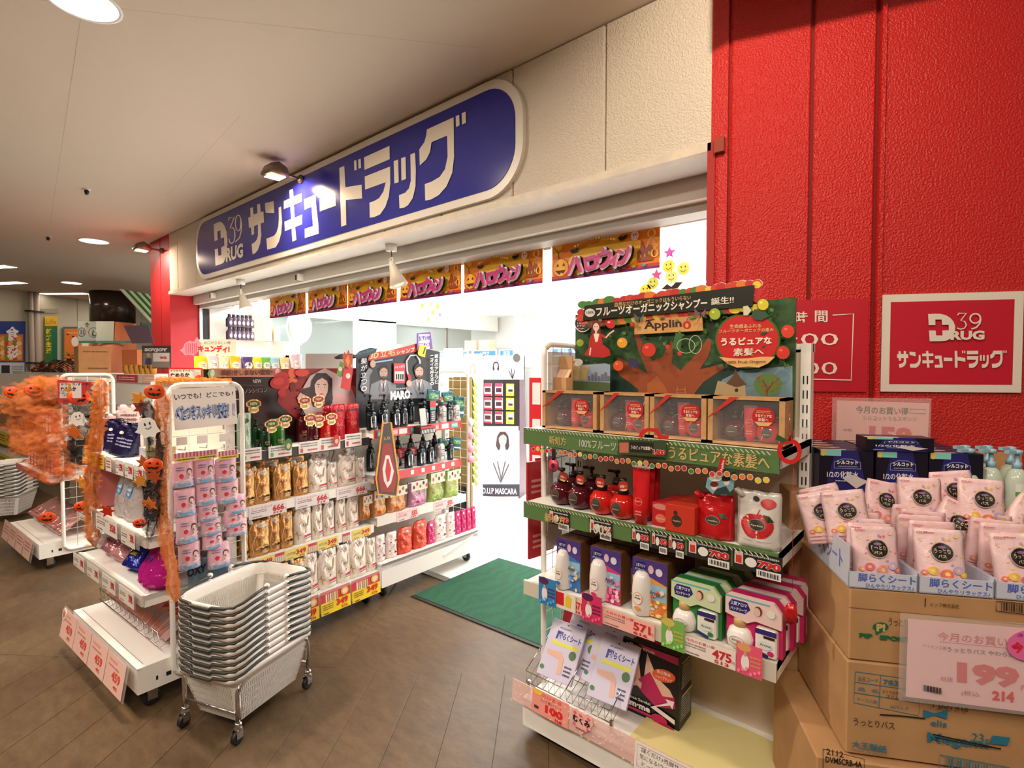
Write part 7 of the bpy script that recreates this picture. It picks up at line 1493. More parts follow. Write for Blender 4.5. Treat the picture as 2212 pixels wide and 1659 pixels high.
for k in range(22):a.line([P(1180+21*k,1560+3.9*k),P(1180+21*k,1690+4*k)],1.4+1.2*(k%3),INK)
a.quadtext('1 JAN 418',[P(1070,1190),P(1330,1225),P(1330,1180),P(1070,1150)],BK);a.build('print',t1)
t2=case('upper cardboard case with green sports logo below the bath packs',.004,.50,.002,.40,.734,.925)
a=fart(.0)
a.line([P(460,455),P(1350,540),P(1900,600)],1.2,(130,96,60));GR=(24,110,66)
a.ell(*P(700,603),17,10,GR,20).poly([P(660,630),P(710,640),P(665,665)],GR).quadtext('P!',[P(668,635),P(735,640),P(735,580),P(668,575)],(206,170,120),.06).quadtext('PIP',[P(540,680),P(640,692),P(640,655),P(540,645)],GR,.06).quadtext('SPORTS',[P(690,698),P(960,722),P(960,685),P(690,660)],GR,.06).quadtext('うっとり',[P(760,590),P(900,600),P(900,545),P(760,530)],BK)
a.quadtext('ピップ株式会社',[P(1070,445),P(1285,465),P(1285,430),P(1070,418)],BK).line([P(1033,385),P(1030,450)],2,BK).line([P(1560,480),P(1560,405),P(1900,440),P(1900,520),P(1560,480)],1.6,BK)
for k in range(16):a.line([P(1600+18*k,412+2*k),P(1600+18*k,475+2*k)],1.2+(k%3),BK)
a.build('print',t2)
TRW=(206,212,228)
for k,(x0,x1,nm)in enumerate(((.0,.158,'left'),(.162,.325,'middle'),(.329,.50,'right'))):
 t=thing('display_tray',f'{nm} white display tray with blue kana print holding bath packs','tray',UF.w(x0,0,.927),UF.a,'white display trays');w=x1-x0
 MB().box(0,0,0,w,.30,.003,pm(TRW)).box(0,0,0,w,.003,.042,pm(TRW)).box(0,0,0,.002,.30,.11 if k==0 else .05,pm(TRW)).box(w-.002,0,0,w,.30,.05,pm(TRW)).build('tray',t)
 a=Art(y=-.0005);a.text('脚らくシート',w*.14,.018,w*1.0-.004,.040,(90,110,196),.03).text('ひんやりリラックス♪',w*.25,.004,w*.95,.015,(90,110,196),.01);a.build('print',t)
 if k==0:a=Art(lambda x,z:(x-.30,z));a.text('脚らくシート',.02,.03,.26,.085,(120,136,206),.01);a.build('side_print',t,(-.0008,0,0),(0,0,-PI/2))
def bath_art(c1_,c2_):
 def f(a,w,h):
  rs=random.Random(3)
  for i in range(24):a.ell(w*rs.uniform(-.42,.42),h*rs.uniform(.28,.9),w*rs.uniform(.01,.035),w*rs.uniform(.01,.035),[(190,160,200),c1_,(240,214,150)][i%3],7)
  for i,(x,z,r_)in enumerate(((-.2,.30,.10),(.05,.26,.12),(.28,.33,.10),(.38,.26,.07),(-.36,.26,.06))):a.ell(w*x,h*z,w*r_,h*r_*.7,[c1_,c2_,(200,180,226)][i%3],12).ell(w*x,h*z,w*r_*.4,h*r_*.28,(240,214,130),8)
  a.ell(0,h*.62,w*.215,h*.165,(196,176,150),20).ell(0,h*.62,w*.2,h*.15,(34,26,28),20).text('うっとり',-w*.15,h*.60,w*.15,h*.67,(206,196,150),.03).text('バス',-w*.09,h*.52,w*.08,h*.575,(206,196,150),.03).ell(0,h*.70,w*.08,h*.025,(150,100,150),8)
  a.text('aisen',-w*.44,h*.925,-w*.22,h*.955,(214,90,110),.02)
  for i in range(3):a.grid(-w*.44,h*(.03+.07*i),w*.44,h*(.055+.07*i),(236,178,180),4,1)
 return f
BA=pouch('bath_pack','','pack',.115,.145,.05,mat((240,204,206),.3,bump=.15),bath_art((232,120,130),(236,150,150)),0,None,seed=81,wr=.003,topd=.12)
BB=pouch('bath_pack','','pack',.115,.145,.05,mat((242,208,210),.3,bump=.15),bath_art((236,190,80),(230,120,90)),0,None,seed=82,wr=.003,topd=.12)
rb=random.Random(21);nbk=0
for k,x0 in enumerate((.079,.245,.415)):
 nn=['left','middle','right'][k]
 for j in range(6):
  g=BA if k==0 or j%2 else BB
  g.put(UF.w(x0+rb.uniform(-.012,.012)+(.0 if j else[.01,-.015,.0][k]),.035+.045*j,.931+(.004*j)),UF.a+rb.uniform(-.12,.12),f'pink bath pack in the {nn} tray, {["foremost", "second from front", "third from front", "fourth from front", "fifth from front", "rearmost"][j]}','pink bath packs in the trays',1,.8,1+rb.uniform(-.02,.03),math.radians([14,-6,-4,-8,-10,-8][j]*-1 if j else-10),rb.uniform(-.06,.06))
t=None
for k,(px,py,dy,ry,lab)in enumerate(((1795,1115,.16,-.25,'pink bath pack lying over the left edge, front one'),(1800,1100,.22,-.3,'pink bath pack lying over the left edge, rear one'),(1840,1115,.12,-.15,'pink bath pack slanting beside the left tray front'),(1900,1090,.26,.2,'pink bath pack on top of the left rear ones'),(1990,1085,.24,.0,'pink bath pack standing high behind the middle tray'),(2070,1070,.28,-.1,'pink bath pack tucked behind the high right one'),(2120,1090,.20,.05,'pink bath pack standing highest over the right tray'),(2030,1130,.20,.5,'pink bath pack fallen sideways between the high ones'),(2180,1120,.22,.6,'pink bath pack fallen sideways at the frame edge'))):
 x,z=UF.m(px,py,dy);(BA if k%2 else BB).put(UF.w(x,dy,z-.075),UF.a+rb.uniform(-.15,.15),lab,'loose pink bath packs',1,.8,1,math.radians(-8),ry)
t3=case('plain cardboard case under the dark blue cotton boxes',-.03,.47,.41,.78,.0,1.085)
def cot(a,w,h):
 a.poly([(w*.1,0),(w*.9,0),(w*.7,h),(w*.3,h)],(34,34,110));a.rect(w*.02,h*.86,w*.4,h*1.0,(130,210,200)).ell(w*.07,h*.93,w*.05,h*.08,(226,190,90),12)
 a.poly([(w*.27,h*.56),(w*.27,h*.72),(w*.42,h*.80),(w*.6,h*.80),(w*.76,h*.72),(w*.76,h*.56)],(150,150,206)).poly([(w*.28,h*.575),(w*.28,h*.71),(w*.42,h*.785),(w*.6,h*.785),(w*.75,h*.71),(w*.75,h*.575)],(26,26,70))
 a.text('シルコット',w*.32,h*.66,w*.71,h*.76,(240,240,246),.04).squig(w*.34,h*.59,w*.7,h*.64,1,(160,160,200)).text('1/2の化粧水',w*.14,h*.34,w*.72,h*.50,(236,236,246),.02).squig(w*.3,h*.24,w*.7,h*.30,1,(206,206,226));a.poly([(w*.42,h*.34),(w*.62,h*.42),(w*.9,h*.28),(w*.68,h*.10)],(214,206,206)).rect(w*.1,h*.10,w*.26,h*.13,(180,180,206))
CT=carton('cotton_box','','box',.165,.14,.05,(18,17,36),cot,None, lambda a,w,d:a.rect(0,0,w*.5,d*.3,(226,206,190)).squig(w*.1,d*.4,w*.9,d*.8,2,(90,90,150)))
for k,(p0,p1)in enumerate(((1770,1890),(1893,2008),(2008,2128))):
 x0=UF.m(p0,1010,.42)[0];x1=UF.m(p1,1010,.42)[0];w=x1-x0
 for j in range(5):CT.put(UF.w((x0+x1)/2,.45+.056*j,1.087),UF.a,f'dark blue cotton box, {["foremost", "second", "third", "fourth", "rearmost"][j]} in the {["left", "middle", "right"][k]} row','dark blue cotton boxes',w/.165*.985,1,1)
x,z=UF.m(1937,960,.44);CT.put(UF.w(x,.46,1.2285),UF.a,'dark blue cotton box lying flat on top of the others',None,1.2,1.6,.32)
def acr_card(label,pts,dy,fn,c):
 o=UF.m(*pts[0],dy);m= lambda px,py:(UF.m(px,py,dy)[0]-o[0],UF.m(px,py,dy)[1]-o[1]);t=thing('offer_card',label,'sign',UF.w(o[0],dy,o[1]),UF.a);P=[m(*p)for p in pts]
 x0=min(p[0]for p in P)-.018;x1=max(p[0]for p in P)+.004;z0=min(p[1]for p in P)-.004;z1=max(p[1]for p in P)+.012
 MB().box(x0,-.004,z0,x1,-.0025,z1,M_ACR).build('acrylic_holder',t);a=Art(m,y=0,step=.0003);a.mb.rings([[(x_,.0015,z_)for x_,z_ in P],[(x_,0,z_)for x_,z_ in P]],pm(c,.5),False);fn(a);a.build('card',t);return t
acr_card('pink monthly offer card behind the dark blue cotton boxes',[(1806,990),(2002,990),(2008,871),(1808,865)],.80, lambda a:(a.quadtext('今月のお買い得',[(1849,893),(1962,897),(1962,881),(1849,876)],(60,40,44),.02),a.quadtext('シルコットうるスポンジ',[(1864,908),(1980,911),(1980,901),(1864,897)],(80,60,60)),a.quadtext('158',[(1876,960),(1970,964),(1970,924),(1878,919)],(224,50,44),.05),a.line([(1966,883),(2000,885),(2000,894),(1966,892),(1966,883)],1,(120,80,80)),a.quadtext('40枚',[(1820,931),(1840,932),(1840,926),(1820,925)],(110,80,80))),(244,186,178))
Q= lambda x,y:(1700+x/3.463,1180+y/3.463)
acr_card('large pink monthly offer card with 199 yen at right edge',[Q(890,1125),Q(2300,1305),Q(2340,660),Q(910,545)],-.035, lambda a:(a.quadtext('今月のお買い得',[Q(1125,700),Q(1740,765),Q(1740,690),Q(1125,640)],(214,70,80),.02),a.line([Q(1140,712),Q(1740,770)],1,(214,70,80)),a.quadtext('アイセン工業',[Q(1015,752),Q(1190,775),Q(1190,750),Q(1015,732)],(150,110,110)),a.quadtext('うっとりバス やわらか',[Q(1195,785),Q(1700,830),Q(1700,795),Q(1195,750)],(90,60,66),.01),a.quadtext('199',[Q(1270,1020),Q(1735,1065),Q(1735,905),Q(1270,860)],(222,40,56),.06),a.quadtext('税抜',[Q(1145,1005),Q(1240,1015),Q(1240,975),Q(1145,970)],(214,90,90)),a.quadtext('(税込',[Q(1300,1115),Q(1435,1128),Q(1435,1085),Q(1300,1075)],(180,70,80)),a.quadtext('214',[Q(1530,1145),Q(1695,1165),Q(1695,1085),Q(1530,1075)],(222,40,56),.05),a.quadtext('円',[Q(1745,1075),Q(1790,1080),Q(1790,1035),Q(1745,1035)],(222,60,66)),[a.line([Q(1015+7*i,1030+i*.9),Q(1015+7*i,1075+i*.9)],.8+.7*(i%3),(60,50,54))for i in range(19)],a.ell(*Q(1790,730),47,33,(236,110,170),24),a.quadtext('通常',[Q(1700,665),Q(1790,670),Q(1790,640),Q(1700,640)],(90,60,150)),a.quadtext('今',[Q(1655,780),Q(1750,790),Q(1750,700),Q(1655,700)],(220,40,60),.05)),(246,200,204))
t4=case('open cardboard case with green labelled bottles at right edge',.475,.80,.40,.70,0,1.04);MB().box(.475,.69,1.04,.80,.697,1.20,M_CARD).build('flap',t4)
GBt=bottle('spray_bottle','','bottle',[(.026,0),(.030,.01),(.030,.10),(.022,.13),(.012,.14)],mat((206,220,206),.12,alpha=.9),'pump',(150,196,214), lambda a,w,h:a.rect(-.026,.03,.026,.095,(226,232,226),6).rect(-.026,.055,.026,.07,(90,160,60),6).text('メリ',-.02,.036,.02,.052,(60,80,80),.02).ell(0,.085,.012,.008,(190,90,70),10),1)
for k,(x,y)in enumerate(((.50,.45),(.565,.46),(.63,.45),(.53,.53),(.60,.54),(.66,.53))):GBt.put(UF.w(x+.01,y,1.042),UF.a+.4,['green labelled bottle, front left in the open case','green labelled bottle, front middle in the open case','green labelled bottle, front right in the open case','green labelled bottle, rear left in the open case','green labelled bottle, rear middle in the open case','green labelled bottle, rear right in the open case'][k],'green labelled bottles',1,1,1)
for k,(x,y)in enumerate(((-1.9,3.6),(-4.3,3.7),(-2.5,5.2),(-5.0,5.3),(-3.2,6.9),(-6.0,6.9),(-6.4,4.6))):
 t=thing('tube_light',f'bright ceiling light strip inside the shop, {ORD[k]}','ceiling light',(x,y,2.64),0,'shop ceiling light strips')
 MB().box(-.65,-.11,-.02,.65,.11,0,M_WHITE).build('housing',t);MB().box(-.62,-.09,-.026,.62,.09,-.02,mat((255,255,252),.5,emit=9)).build('diffuser',t)
WS=pm((244,244,242))
def wall_shelf(label,x0,x1,y,sign,n,en):
 t=thing('wall_shelf',label,'shelf unit',(x0,y,0));w=x1-x0;MB().box(0,.3,0,w,.32,1.75,WS).box(0,0,0,.02,.32,1.75,WS).box(w-.02,0,0,w,.32,1.75,WS).build('frame',t)
 for z in(.15,.5,.85,1.2,1.55):MB().box(0,.0,z-.02,w,.3,z,WS).build('shelf',t)
 a=Art(y=-.012);a.mb.box(0,-.01,1.72,w,0,1.88,WS);a.rect(.04,1.75,w-.04,1.86,(60,120,206)).text(sign,w*.3,1.765,w*.7,1.845,(244,246,250),.04);a.build('header_sign',t)
 for z in(.85,1.2):
  for k in range(n):
   BXS[(k+int(z*10))%len(BXS)].put((x0+.08+(w-.16)*k/(n-1),y+.12,z),0,f'pale packaged goods on the {["upper", "lower"][z < 1]} board of the {en} shelf, {ORD[k]}',f'goods of the {en} shelf')
BXS=[carton('goods_carton','','box',.10,.2,.1,c, lambda a,w,h:a.squig(w*.15,h*.3,w*.85,h*.7,2,(214,120,140),3))for c in((240,206,214),(226,230,240),(236,226,200),(206,222,236))]
YW=8.2
for px0,px1,s,en,lb in((772,842,'ドリンク','drinks','white wall shelf under the leftmost blue category sign'),(925,1012,'化粧品','cosmetics','white wall shelf under the second blue category sign'),(1022,1074,'ヘアケア','hair care','white wall shelf under the third blue category sign'),(1078,1112,'洗剤','detergent','white wall shelf under the fourth blue category sign'),(1190,1245,'日用品','daily goods','white wall shelf under the rightmost blue category sign')):
 wall_shelf(lb,pix(px0,760,Y=YW).x,pix(px1,760,Y=YW).x,YW,s,6,en)
for k,(px,w)in enumerate(((800,.3),(830,.4),(1000,.35),(1030,.3))):tag(MB().box(0,0,0,w,.22,.22,mat((226,206,176),.7)).build('carton',None,(pix(px,735,Y=YW).x,YW+.05,1.88)),['carton on top of the drinks shelf, left one','carton on top of the drinks shelf, right one','carton on top of the second wall shelf','carton on top of the third wall shelf'][k],'box')
m0=pix(1038,1070,Z=0);m1=pix(1120,1077,Z=0);am=math.atan2((m1-m0).y,(m1-m0).x);UM=Fr(m0,am);wm=(m1-m0).length
ms=thing('cosmetic_stand','white and purple mascara display stand with woman posters inside the shop','display stand',m0,am)
MB().box(0,0,0,wm,.012,1.60,pm((226,224,230))).box(0,.012,0,wm,.30,.03,M_BLACK).box(0,.012,.86,wm,.02,1.3,M_BLACK).build('front_board',ms);MB().add([(wm,0,0),(wm,.32,0),(wm,.16,1.62),(wm,0,1.62),(wm+.012,0,0),(wm+.012,.32,0),(wm+.012,.16,1.62),(wm+.012,0,1.62)],[(0,3,2,1),(4,5,6,7),(0,1,5,4),(1,2,6,5),(2,3,7,6),(3,0,4,7)],pm((70,26,50),.3)).build('side_board',ms)
ma_= lambda px,py:UM.m(px,py,-.002);a=Art(ma_,y=-.001,step=.0005);a.rect(1039,1046,1122,930,(232,228,236));b2=Art(lambda u,v:ma_(1086+u,952-v),y=-.001,step=.0005,mb=a.mb);b2.k=2
face(b2,0,0,20,(70,54,58),(238,214,204),False,(214,140,140),None,True,(236,236,240));a.k=b2.k+1
for q_ in(((1066,1000),(1082,1042)),((1075,996),(1084,1040)),((1092,996),(1082,1040)),((1100,1002),(1082,1042))):a.line(q_,2.5,(90,86,96))
a.rect(1039,1072,1122,1046,(54,50,66));a.quadtext('D.U.P MASCARA',[(1043,1066),(1117,1068),(1117,1055),(1043,1053)],(240,240,244),.02);a.rect(1045,920,1122,820,(34,30,34))
a.rect(1047,820,1132,768,(206,206,210));b2=Art(lambda u,v:ma_(1072+u,791-v),y=-.001,step=.0005,mb=a.mb);b2.k=a.k+1;face(b2,0,0,10,(40,26,34),(240,210,200),False,(214,120,120),None,True,(240,238,240));a.k=b2.k
for q_ in(((1100,800),(1108,818)),((1106,796),(1108,818)),((1114,798),(1108,818))):a.line(q_,1.6,(40,36,40))
a.quadtext('DUP MASCARA',[(1088,790),(1128,790),(1128,784),(1088,784)],(120,116,126)).ell(1117,773,8,9,(90,86,84),14);a.build('print',ms)
HP=carton('lash_pack','','pack',.09,.14,.02,(240,232,230), lambda a,w,h:a.rect(0,h*.75,w,h,(226,60,90)).rect(w*.1,h*.3,w*.9,h*.65,(60,30,40)).rect(0,0,w,h*.15,(206,40,60)));HQ=carton('lash_pack','','pack',.09,.14,.02,(236,226,60), lambda a,w,h:a.rect(w*.2,h*.3,w,h*.9,(240,222,206)).rect(w*.3,h*.35,w*.9,h*.55,(50,40,40)))
for j,z in enumerate((1.18,1.02,.86)):
 for i in range(3):(HQ if i==2 else HP).put(UM.w(.11+.135*i,-.03,z),am,f'{["pink", "red", "yellow"][i]} edged lash pack, {["top", "middle", "bottom"][j]} row on the mascara stand','lash packs on the mascara stand')
def portrait(name,lab,px0,py0,px1,py1,Y,bg,hair,body=(240,240,240),s=.5):
 f=Fr((0,Y,0),math.radians(10));o=f.m(px0,py1);q=f.m(px1,py0);t=thing(name,lab,'poster',f.w(o[0],0,0),f.a);w=q[0]-o[0]
 MB().box(0,0,0,w,.02,q[1],pm(bg)).build('board',t);a=Art(lambda x,z:(x+w/2,z+o[1]+(q[1]-o[1])*.62));face(a,0,0,w*s*.5,hair,(244,222,214),False,(220,150,150),None,True,body);a.build('print',t)
portrait('portrait_stand','tall white portrait stand left of the mascara stand',958,752,998,852,5.6,(244,240,240),(206,180,160));portrait('portrait_stand','white portrait stand touching the mascara stand',1003,764,1040,850,5.0,(240,232,226),(190,150,130));
for k,(px,lab)in enumerate(((1112,'left tall pink care banner hanging in the shop'),(1163,'right tall pink care banner hanging in the shop'))):
 p=pix(px,760,Y=7.2);w=.16;a=Art(y=-.001);a.mb.box(0,0,p.z+.15,w,.004,2.6,pm((250,238,240)));z1_=2.5
 for i,(z0_,z1_)in enumerate(((1.95,2.5),(1.86,1.92))):a.rect(.03,z0_,w-.03,z1_,(236,130,146))
 for i,ch in enumerate('Care'):a.text(ch,.05,2.3-.1*i,w-.05,2.37-.1*i,(250,240,240),.02)
 tag(a.build('care_banner',None,(p.x,7.2,0)),lab,'banner')
def deco(px,py,Y,c,lab,star=False):
 p=pix(px,py,Y=Y);r=.045;n=10;P=[(r*(1 if(not star or i%2==0)else .45)*math.cos(2*PI*i/n+PI/2),r*(1 if(not star or i%2==0)else .45)*math.sin(2*PI*i/n+PI/2))for i in range(n)]
 mb=MB().rings([[(x,.004,z)for x,z in P[::-1]],[(x,0,z)for x,z in P[::-1]]],pm(c),False).tube([(0,.002,.04),(0,.002,2.64-p.z)],.0008,M_WHITE,3)
 if not star:a=Art(mb=mb);a.ell(-.015,.012,.005,.008,(90,60,20),6).ell(.015,.012,.005,.008,(90,60,20),6).line([(-.02,-.012),(0,-.024),(.02,-.012)],.005,(90,60,20))
 tag(mb.build('party_ornament',None,p),lab,'ornament','party ornaments on strings')
for k,(px,py,c,st_)in enumerate(((920,645,(250,226,90),0),(912,660,(246,200,90),0),(930,655,(250,236,120),0),(945,662,(250,226,90),0),(935,675,(250,214,80),0),(925,690,(246,220,90),0),(950,680,(150,100,190),1),(1446,546,(190,60,150),1),(1418,594,(206,60,130),1),(1444,575,(250,210,60),0),(1476,580,(250,214,90),0),(1394,627,(250,220,60),0),(1410,612,(190,206,90),0),(1450,598,(246,226,120),0))):
 deco(px,py,6.2 if k<7 else 3.6,c,f'{"star" if st_ else "smiling yellow disc"} on a string {"deep in the shop" if k < 7 else "behind the last banner"}, {ORD[k % 7]}',st_)
for k,(px,py)in enumerate(((1498,483),(1450,622))):
 p=pix(px,py,Y=3.4);tag(MB().add([(-.07,0,.0),(-.03,0,.03),(0,0,.01),(.03,0,.035),(.08,0,.03),(.04,0,-.01),(0,0,-.02),(-.03,0,-.01)],[(0,7,6,5,4,3,2,1)],M_BLACK).tube([(0,0,0),(0,0,2.64-p.z)],.0008,M_BLACK,3).build('paper_bat',None,p),['black paper bat near the top of the red wall','black paper bat among the yellow discs'][k],'ornament')
CW=Fr((-7.3,3.6,0),PI/2)
def cwx(px):d=FW+RT*((px-CX)/FPX);t=-7.3/d.x;return(CAM+d*t).y-3.6
cc=thing('panel_cabinet','long white cabinet with picture panels along the left shop wall','cabinet',CW.O,CW.a);x1_=cwx(648)
zt_=CW.m(560,742)[1];MB().box(0,.0,0,x1_,.5,zt_,WS).box(-.02,-.02,zt_,x1_+.02,.5,zt_+.04,WS).build('body',cc)
for k in range(7):
 xa,xb=x1_*k/7+.03,x1_*(k+1)/7-.03;a=Art(y=-.008);a.mb.box(xa,-.008,.8,xb,0,zt_-.04,pm((250,250,250)));c_=[(236,130,150),(170,190,150),(236,160,60)][k%3];a.ell((xa+xb)/2,zt_-.22,.05,.08,c_,14);a.build('door_panel',cc)
PMB=bottle('drink_bottle','','bottle',[(.04,0),(.045,.01),(.045,.11),(.03,.14),(.02,.15)],pm((84,66,84),.2),'cap',(60,44,60), lambda a,w,h:a.ell(0,.06,.018,.03,(206,190,206),8))
for j in range(2):
 for k in range(6):PMB.put(CW.w(cwx(506)+(cwx(552)-cwx(506))*k/5,.12,zt_+.04+.17*j),CW.a,f'purple drink bottle on the white cabinet, {["lower", "upper"][j]} layer, {ORD[k]}','purple drink bottles on the cabinet',1,1,.92)
for k,(p0,p1,h)in enumerate(((553,574,.36),(574,588,.34),(588,597,.36),(600,614,.2))):tag(MB().rbox(0,0,0,cwx(p1)-cwx(p0),.25,h,mat((216,190,150),.7),.004).build('carton',None,CW.w(cwx(p0),.1,zt_+.04),(0,0,CW.a)),['brown carton beside the purple bottles','brown carton, second beside the purple bottles','narrow pale carton on the white cabinet','small open carton at right end of white cabinet'][k],'box')
p=pix(646,706,X=-7.2);t=thing('round_mirror','round white convex mirror at the glass wall edge','mirror',p,math.radians(60));MB().rings([[(.17*math.cos(q*.3142),.02,.24*math.sin(q*.3142))for q in range(20)],[(.17*math.cos(q*.3142),0,.24*math.sin(q*.3142))for q in range(20)]],WS,False).build('rim',t);MB().rings([[(.15*math.cos(q*.3142),-.002,.22*math.sin(q*.3142))for q in range(20)],[(.08*math.cos(q*.3142),-.03,.12*math.sin(q*.3142))for q in range(20)]],mat((232,236,236),.15)).build('glass',t);MB().box(-.02,0,.22,.02,.04,.42,mat((120,90,80),.5)).build('bracket',t)
SN=Fr((-3.4,1.9,0),angA);sx_= lambda px:SN.m(px,790)[0]
xa,xb=sx_(396),sx_(662);sn=thing('snack_shelf','white shelf unit topped with colourful snack bags behind the shampoo shelf','shelf unit',SN.w(xa,0,0),SN.a)
MB().box(0,.02,.1,xb-xa,.4,1.44,M_STEEL).build('body',sn);MB().box(0,0,1.44,xb-xa,.4,1.46,WS).build('top_board',sn)
SB={}
for k,(b_,c,lab)in enumerate((((425,770,450,795),(236,214,40),'yellow snack bag with a V shape at left of the snack row'),((449,762,475,795),(240,206,206),'pink and white snack bag beside the yellow one'),((473,766,498,795),(246,226,190),'cream snack bag in the snack row'),((497,766,523,795),(246,190,50),'orange yellow snack bag in the snack row'),((527,775,548,796),(90,70,130),'purple snack bag in the snack row'),((550,776,566,796),(226,226,70),'yellow green snack bag in the snack row'),((566,774,588,796),(110,190,90),'green snack bag in the snack row'),((586,772,606,796),(170,216,236),'light blue snack bag in the snack row'),((606,776,630,797),(236,216,150),'pale yellow snack bag in the snack row'),((628,764,656,797),(226,206,226),'pale bag with dark oval top at right of the snack row'))):
 x,z,w,h=SN.box(b_,.1);g=pouch('snack_bag',lab,'bag',max(w,.08),max(h,.08)+.03,.06,pm(c,.25), lambda a,w,h:a.ell(0,h*.5,w*.3,h*.2,(244,238,230),12).squig(-w*.2,h*.42,w*.2,h*.58,2,(150,90,90),3),seed=90+k,nx=6,nz=8);g.put(SN.w(x,.12,1.461),SN.a,lab)
def flat(name,lab,cat,fr,dy,box_,c,fn=None):
 return poster_bit(name,lab,cat,fr,dy,[(box_[0],box_[3]),(box_[2],box_[3]),(box_[2],box_[1]),(box_[0],box_[1])],c,fn)
flat('snack_sign','cream sign with red kana standing over the snack bags','sign',SN,.3,(430,733,510,797),(240,234,214), lambda a:(a.quadtext('お口がさみしい時',[(441,744),(498,744),(498,737),(441,737)],(60,50,50)),a.quadtext('キュンディ!',[(428,760),(496,762),(496,746),(428,745)],(214,40,50),.06)))
poster_bit('candy_cutout','pink striped candy shaped cutout beside the cream sign','cutout',SN,.28,[(389,757),(396,752),(400,742),(410,736),(420,738),(426,728),(431,738),(436,742),(428,748),(428,760),(418,768),(406,766),(400,768),(396,762)],(240,150,170), lambda a:[a.line([(402+4.5*i,742-(i%2)),(402+4.5*i,764)],1.6,(214,80,110))for i in range(6)])
flat('grey_card','plain grey cardboard back standing beside the flame cutout','card',SN,.02,(660,764,762,799),(190,176,166));poster_bit('oval_board','dark teal oval board left of the flame cutout','cutout',UB,.26,[(722,772),(735,765),(760,764),(772,768),(768,774),(740,776),(726,776)],(60,76,86))
def stand(name,lab,cat,px0,py0,px1,py1,X,c,fn=None):
 f=Fr((X,0,0),fa);return flat(name,lab,cat,f,0,(px0,py0,px1,py1),c,fn)
PX=-14.6
WF= lambda n,l,c_,b_,c,fn=None:flat(n,l,c_,FWL,-.05,b_,c,fn)
WF('food_poster','blue framed food poster with white kanji at the left edge','poster',(-14,694,55,832),(36,60,140), lambda a:(a.rect(-10,780,50,722,(196,110,60)),[a.ell(-4+9*(i%6),732+10*(i//6),6,6,[(206,60,40),(230,160,70),(110,140,60),(236,206,150)][i%4],8)for i in range(30)],a.quadtext('食',[(12,737),(40,737),(40,705),(12,705)],(240,240,244),.06),a.quadtext('彩',[(14,775),(40,775),(40,745),(14,745)],(240,236,230),.06,(190,50,40),.05),a.rect(-10,828,52,783,(200,206,206)),a.rect(2,806,20,789,(40,40,50)),a.squig(24,805,48,790,3,(120,130,140)),a.rect(2,820,50,809,(90,120,130))))
t=thing('wall_pipes','pair of pale vertical drain pipes on the far wall','pipe',FWL.w(0,0,0),FWL.a)
for px,r in((66,.045),(78,.06)):x=FWL.m(px,700,-.1)[0];MB().lathe([(r,0),(r,3.2)],mat((190,176,166),.5),12,(x,-.12)).build('pipe',t)
x=FWL.m(72,650,-.1)[0];[MB().box(x-.16,-.2,z,x+.16,-.05,z+.03,M_BLACK).build('clamp',t)for z in(2.75,1.6)]
WF('tall_banner','tall yellow and green banner hanging on the far wall','banner',(97,683,124,790),(232,186,30), lambda a:(a.rect(97,790,113,704,(56,120,60)),a.rect(113,790,124,704,(24,110,84)),[a.quadtext(ch,[(99,722+14*i),(111,722+14*i),(111,710+14*i),(99,710+14*i)],(236,200,40),.05)for i,ch in enumerate('新鮮生活')],a.quadtext('Life',[(99,700),(121,700),(121,690),(99,690)],(190,130,20))));WF('banner_frame','grey metal frame behind the yellow banner','frame',(88,667,126,676),(150,146,130))
WF('halloween_poster','green framed orange poster with ghosts on the far wall','poster',(136,706,215,820),(70,110,96), lambda a:(a.rect(139,815,212,710,(222,124,50)),[a.ell(162+22*i,738+3*(i%2),8,11,(232,226,214),12)for i in range(3)],[a.ell(146+12*i,722+5*(i%3),3,2,(60,40,30),6)for i in range(6)],a.squig(145,722,205,716,1,(236,190,90))))
p=pix(243,632,Z=3.2);pr=(pix(281,640,Z=3.2)-pix(204,640,Z=3.2)).length/2;t=thing('round_pillar','round mall pillar, dark on top and orange below, with restroom sign','pillar',(p.x,p.y,0));zc_=Fr((p.x,p.y,0),fa).m(243,693,-pr)[1]
MB().lathe([(pr,zc_),(pr,3.2)],mat((48,34,28),.2),28).build('dark_top',t);MB().lathe([(pr*.99,0),(pr*.99,zc_)],mat((222,130,90),.5),28).build('orange_shaft',t)
UPR=Fr((p.x,p.y,0),fa);mpp= lambda px,py:UPR.m(px,py,-pr);a=Art(lambda px,py:(lambda q:(q[0],q[1]))(mpp(px,py)),warp=lambda x,z:-math.sqrt(max(pr*pr-x*x,0))+0,y=-.02,step=.002)
o_=MB();a.grid(206,736,257,694,(214,216,200),8,1).ring(239,718,11,11,1,(90,90,90)).ring(214,717,8,10,1,(90,90,90)).line([(238,712),(238,719),(244,720),(247,725)],1.6,(40,40,40)).ell(240,721,5,5,(40,40,40),10).ell(240.5,720.5,3.6,3.6,(214,216,200),10).rect(211,722,213,712,(60,120,170)).rect(216,722,218,712,(200,60,80)).line([(224,706),(224,697)],1.4,(50,50,50)).line([(220,701),(224,697),(228,701)],1.4,(50,50,50)).grid(206,741,280,736,(90,150,136),8,1);o=a.build('restroom_sign',t,(0,0,0),(0,0,fa))
f=Fr((-13.6,5.2,0),fa);t=thing('awning_stall','green and white striped awning stall beyond the pillar','stall',f.O,f.a);q0=f.m(262,700);q1=f.m(338,700);w=q1[0]-q0[0]
for k in range(9):MB().box(0,0,0,w/9,.02,.62,pm((40,130,60)if k%2 else(236,240,206)), lambda v:(v[0]-v[2]*.5,v[1]-(.62-v[2])*.6,v[2])).build('awning_stripe',t,(q0[0]+.3+w*k/9,0,f.m(300,701)[1]))
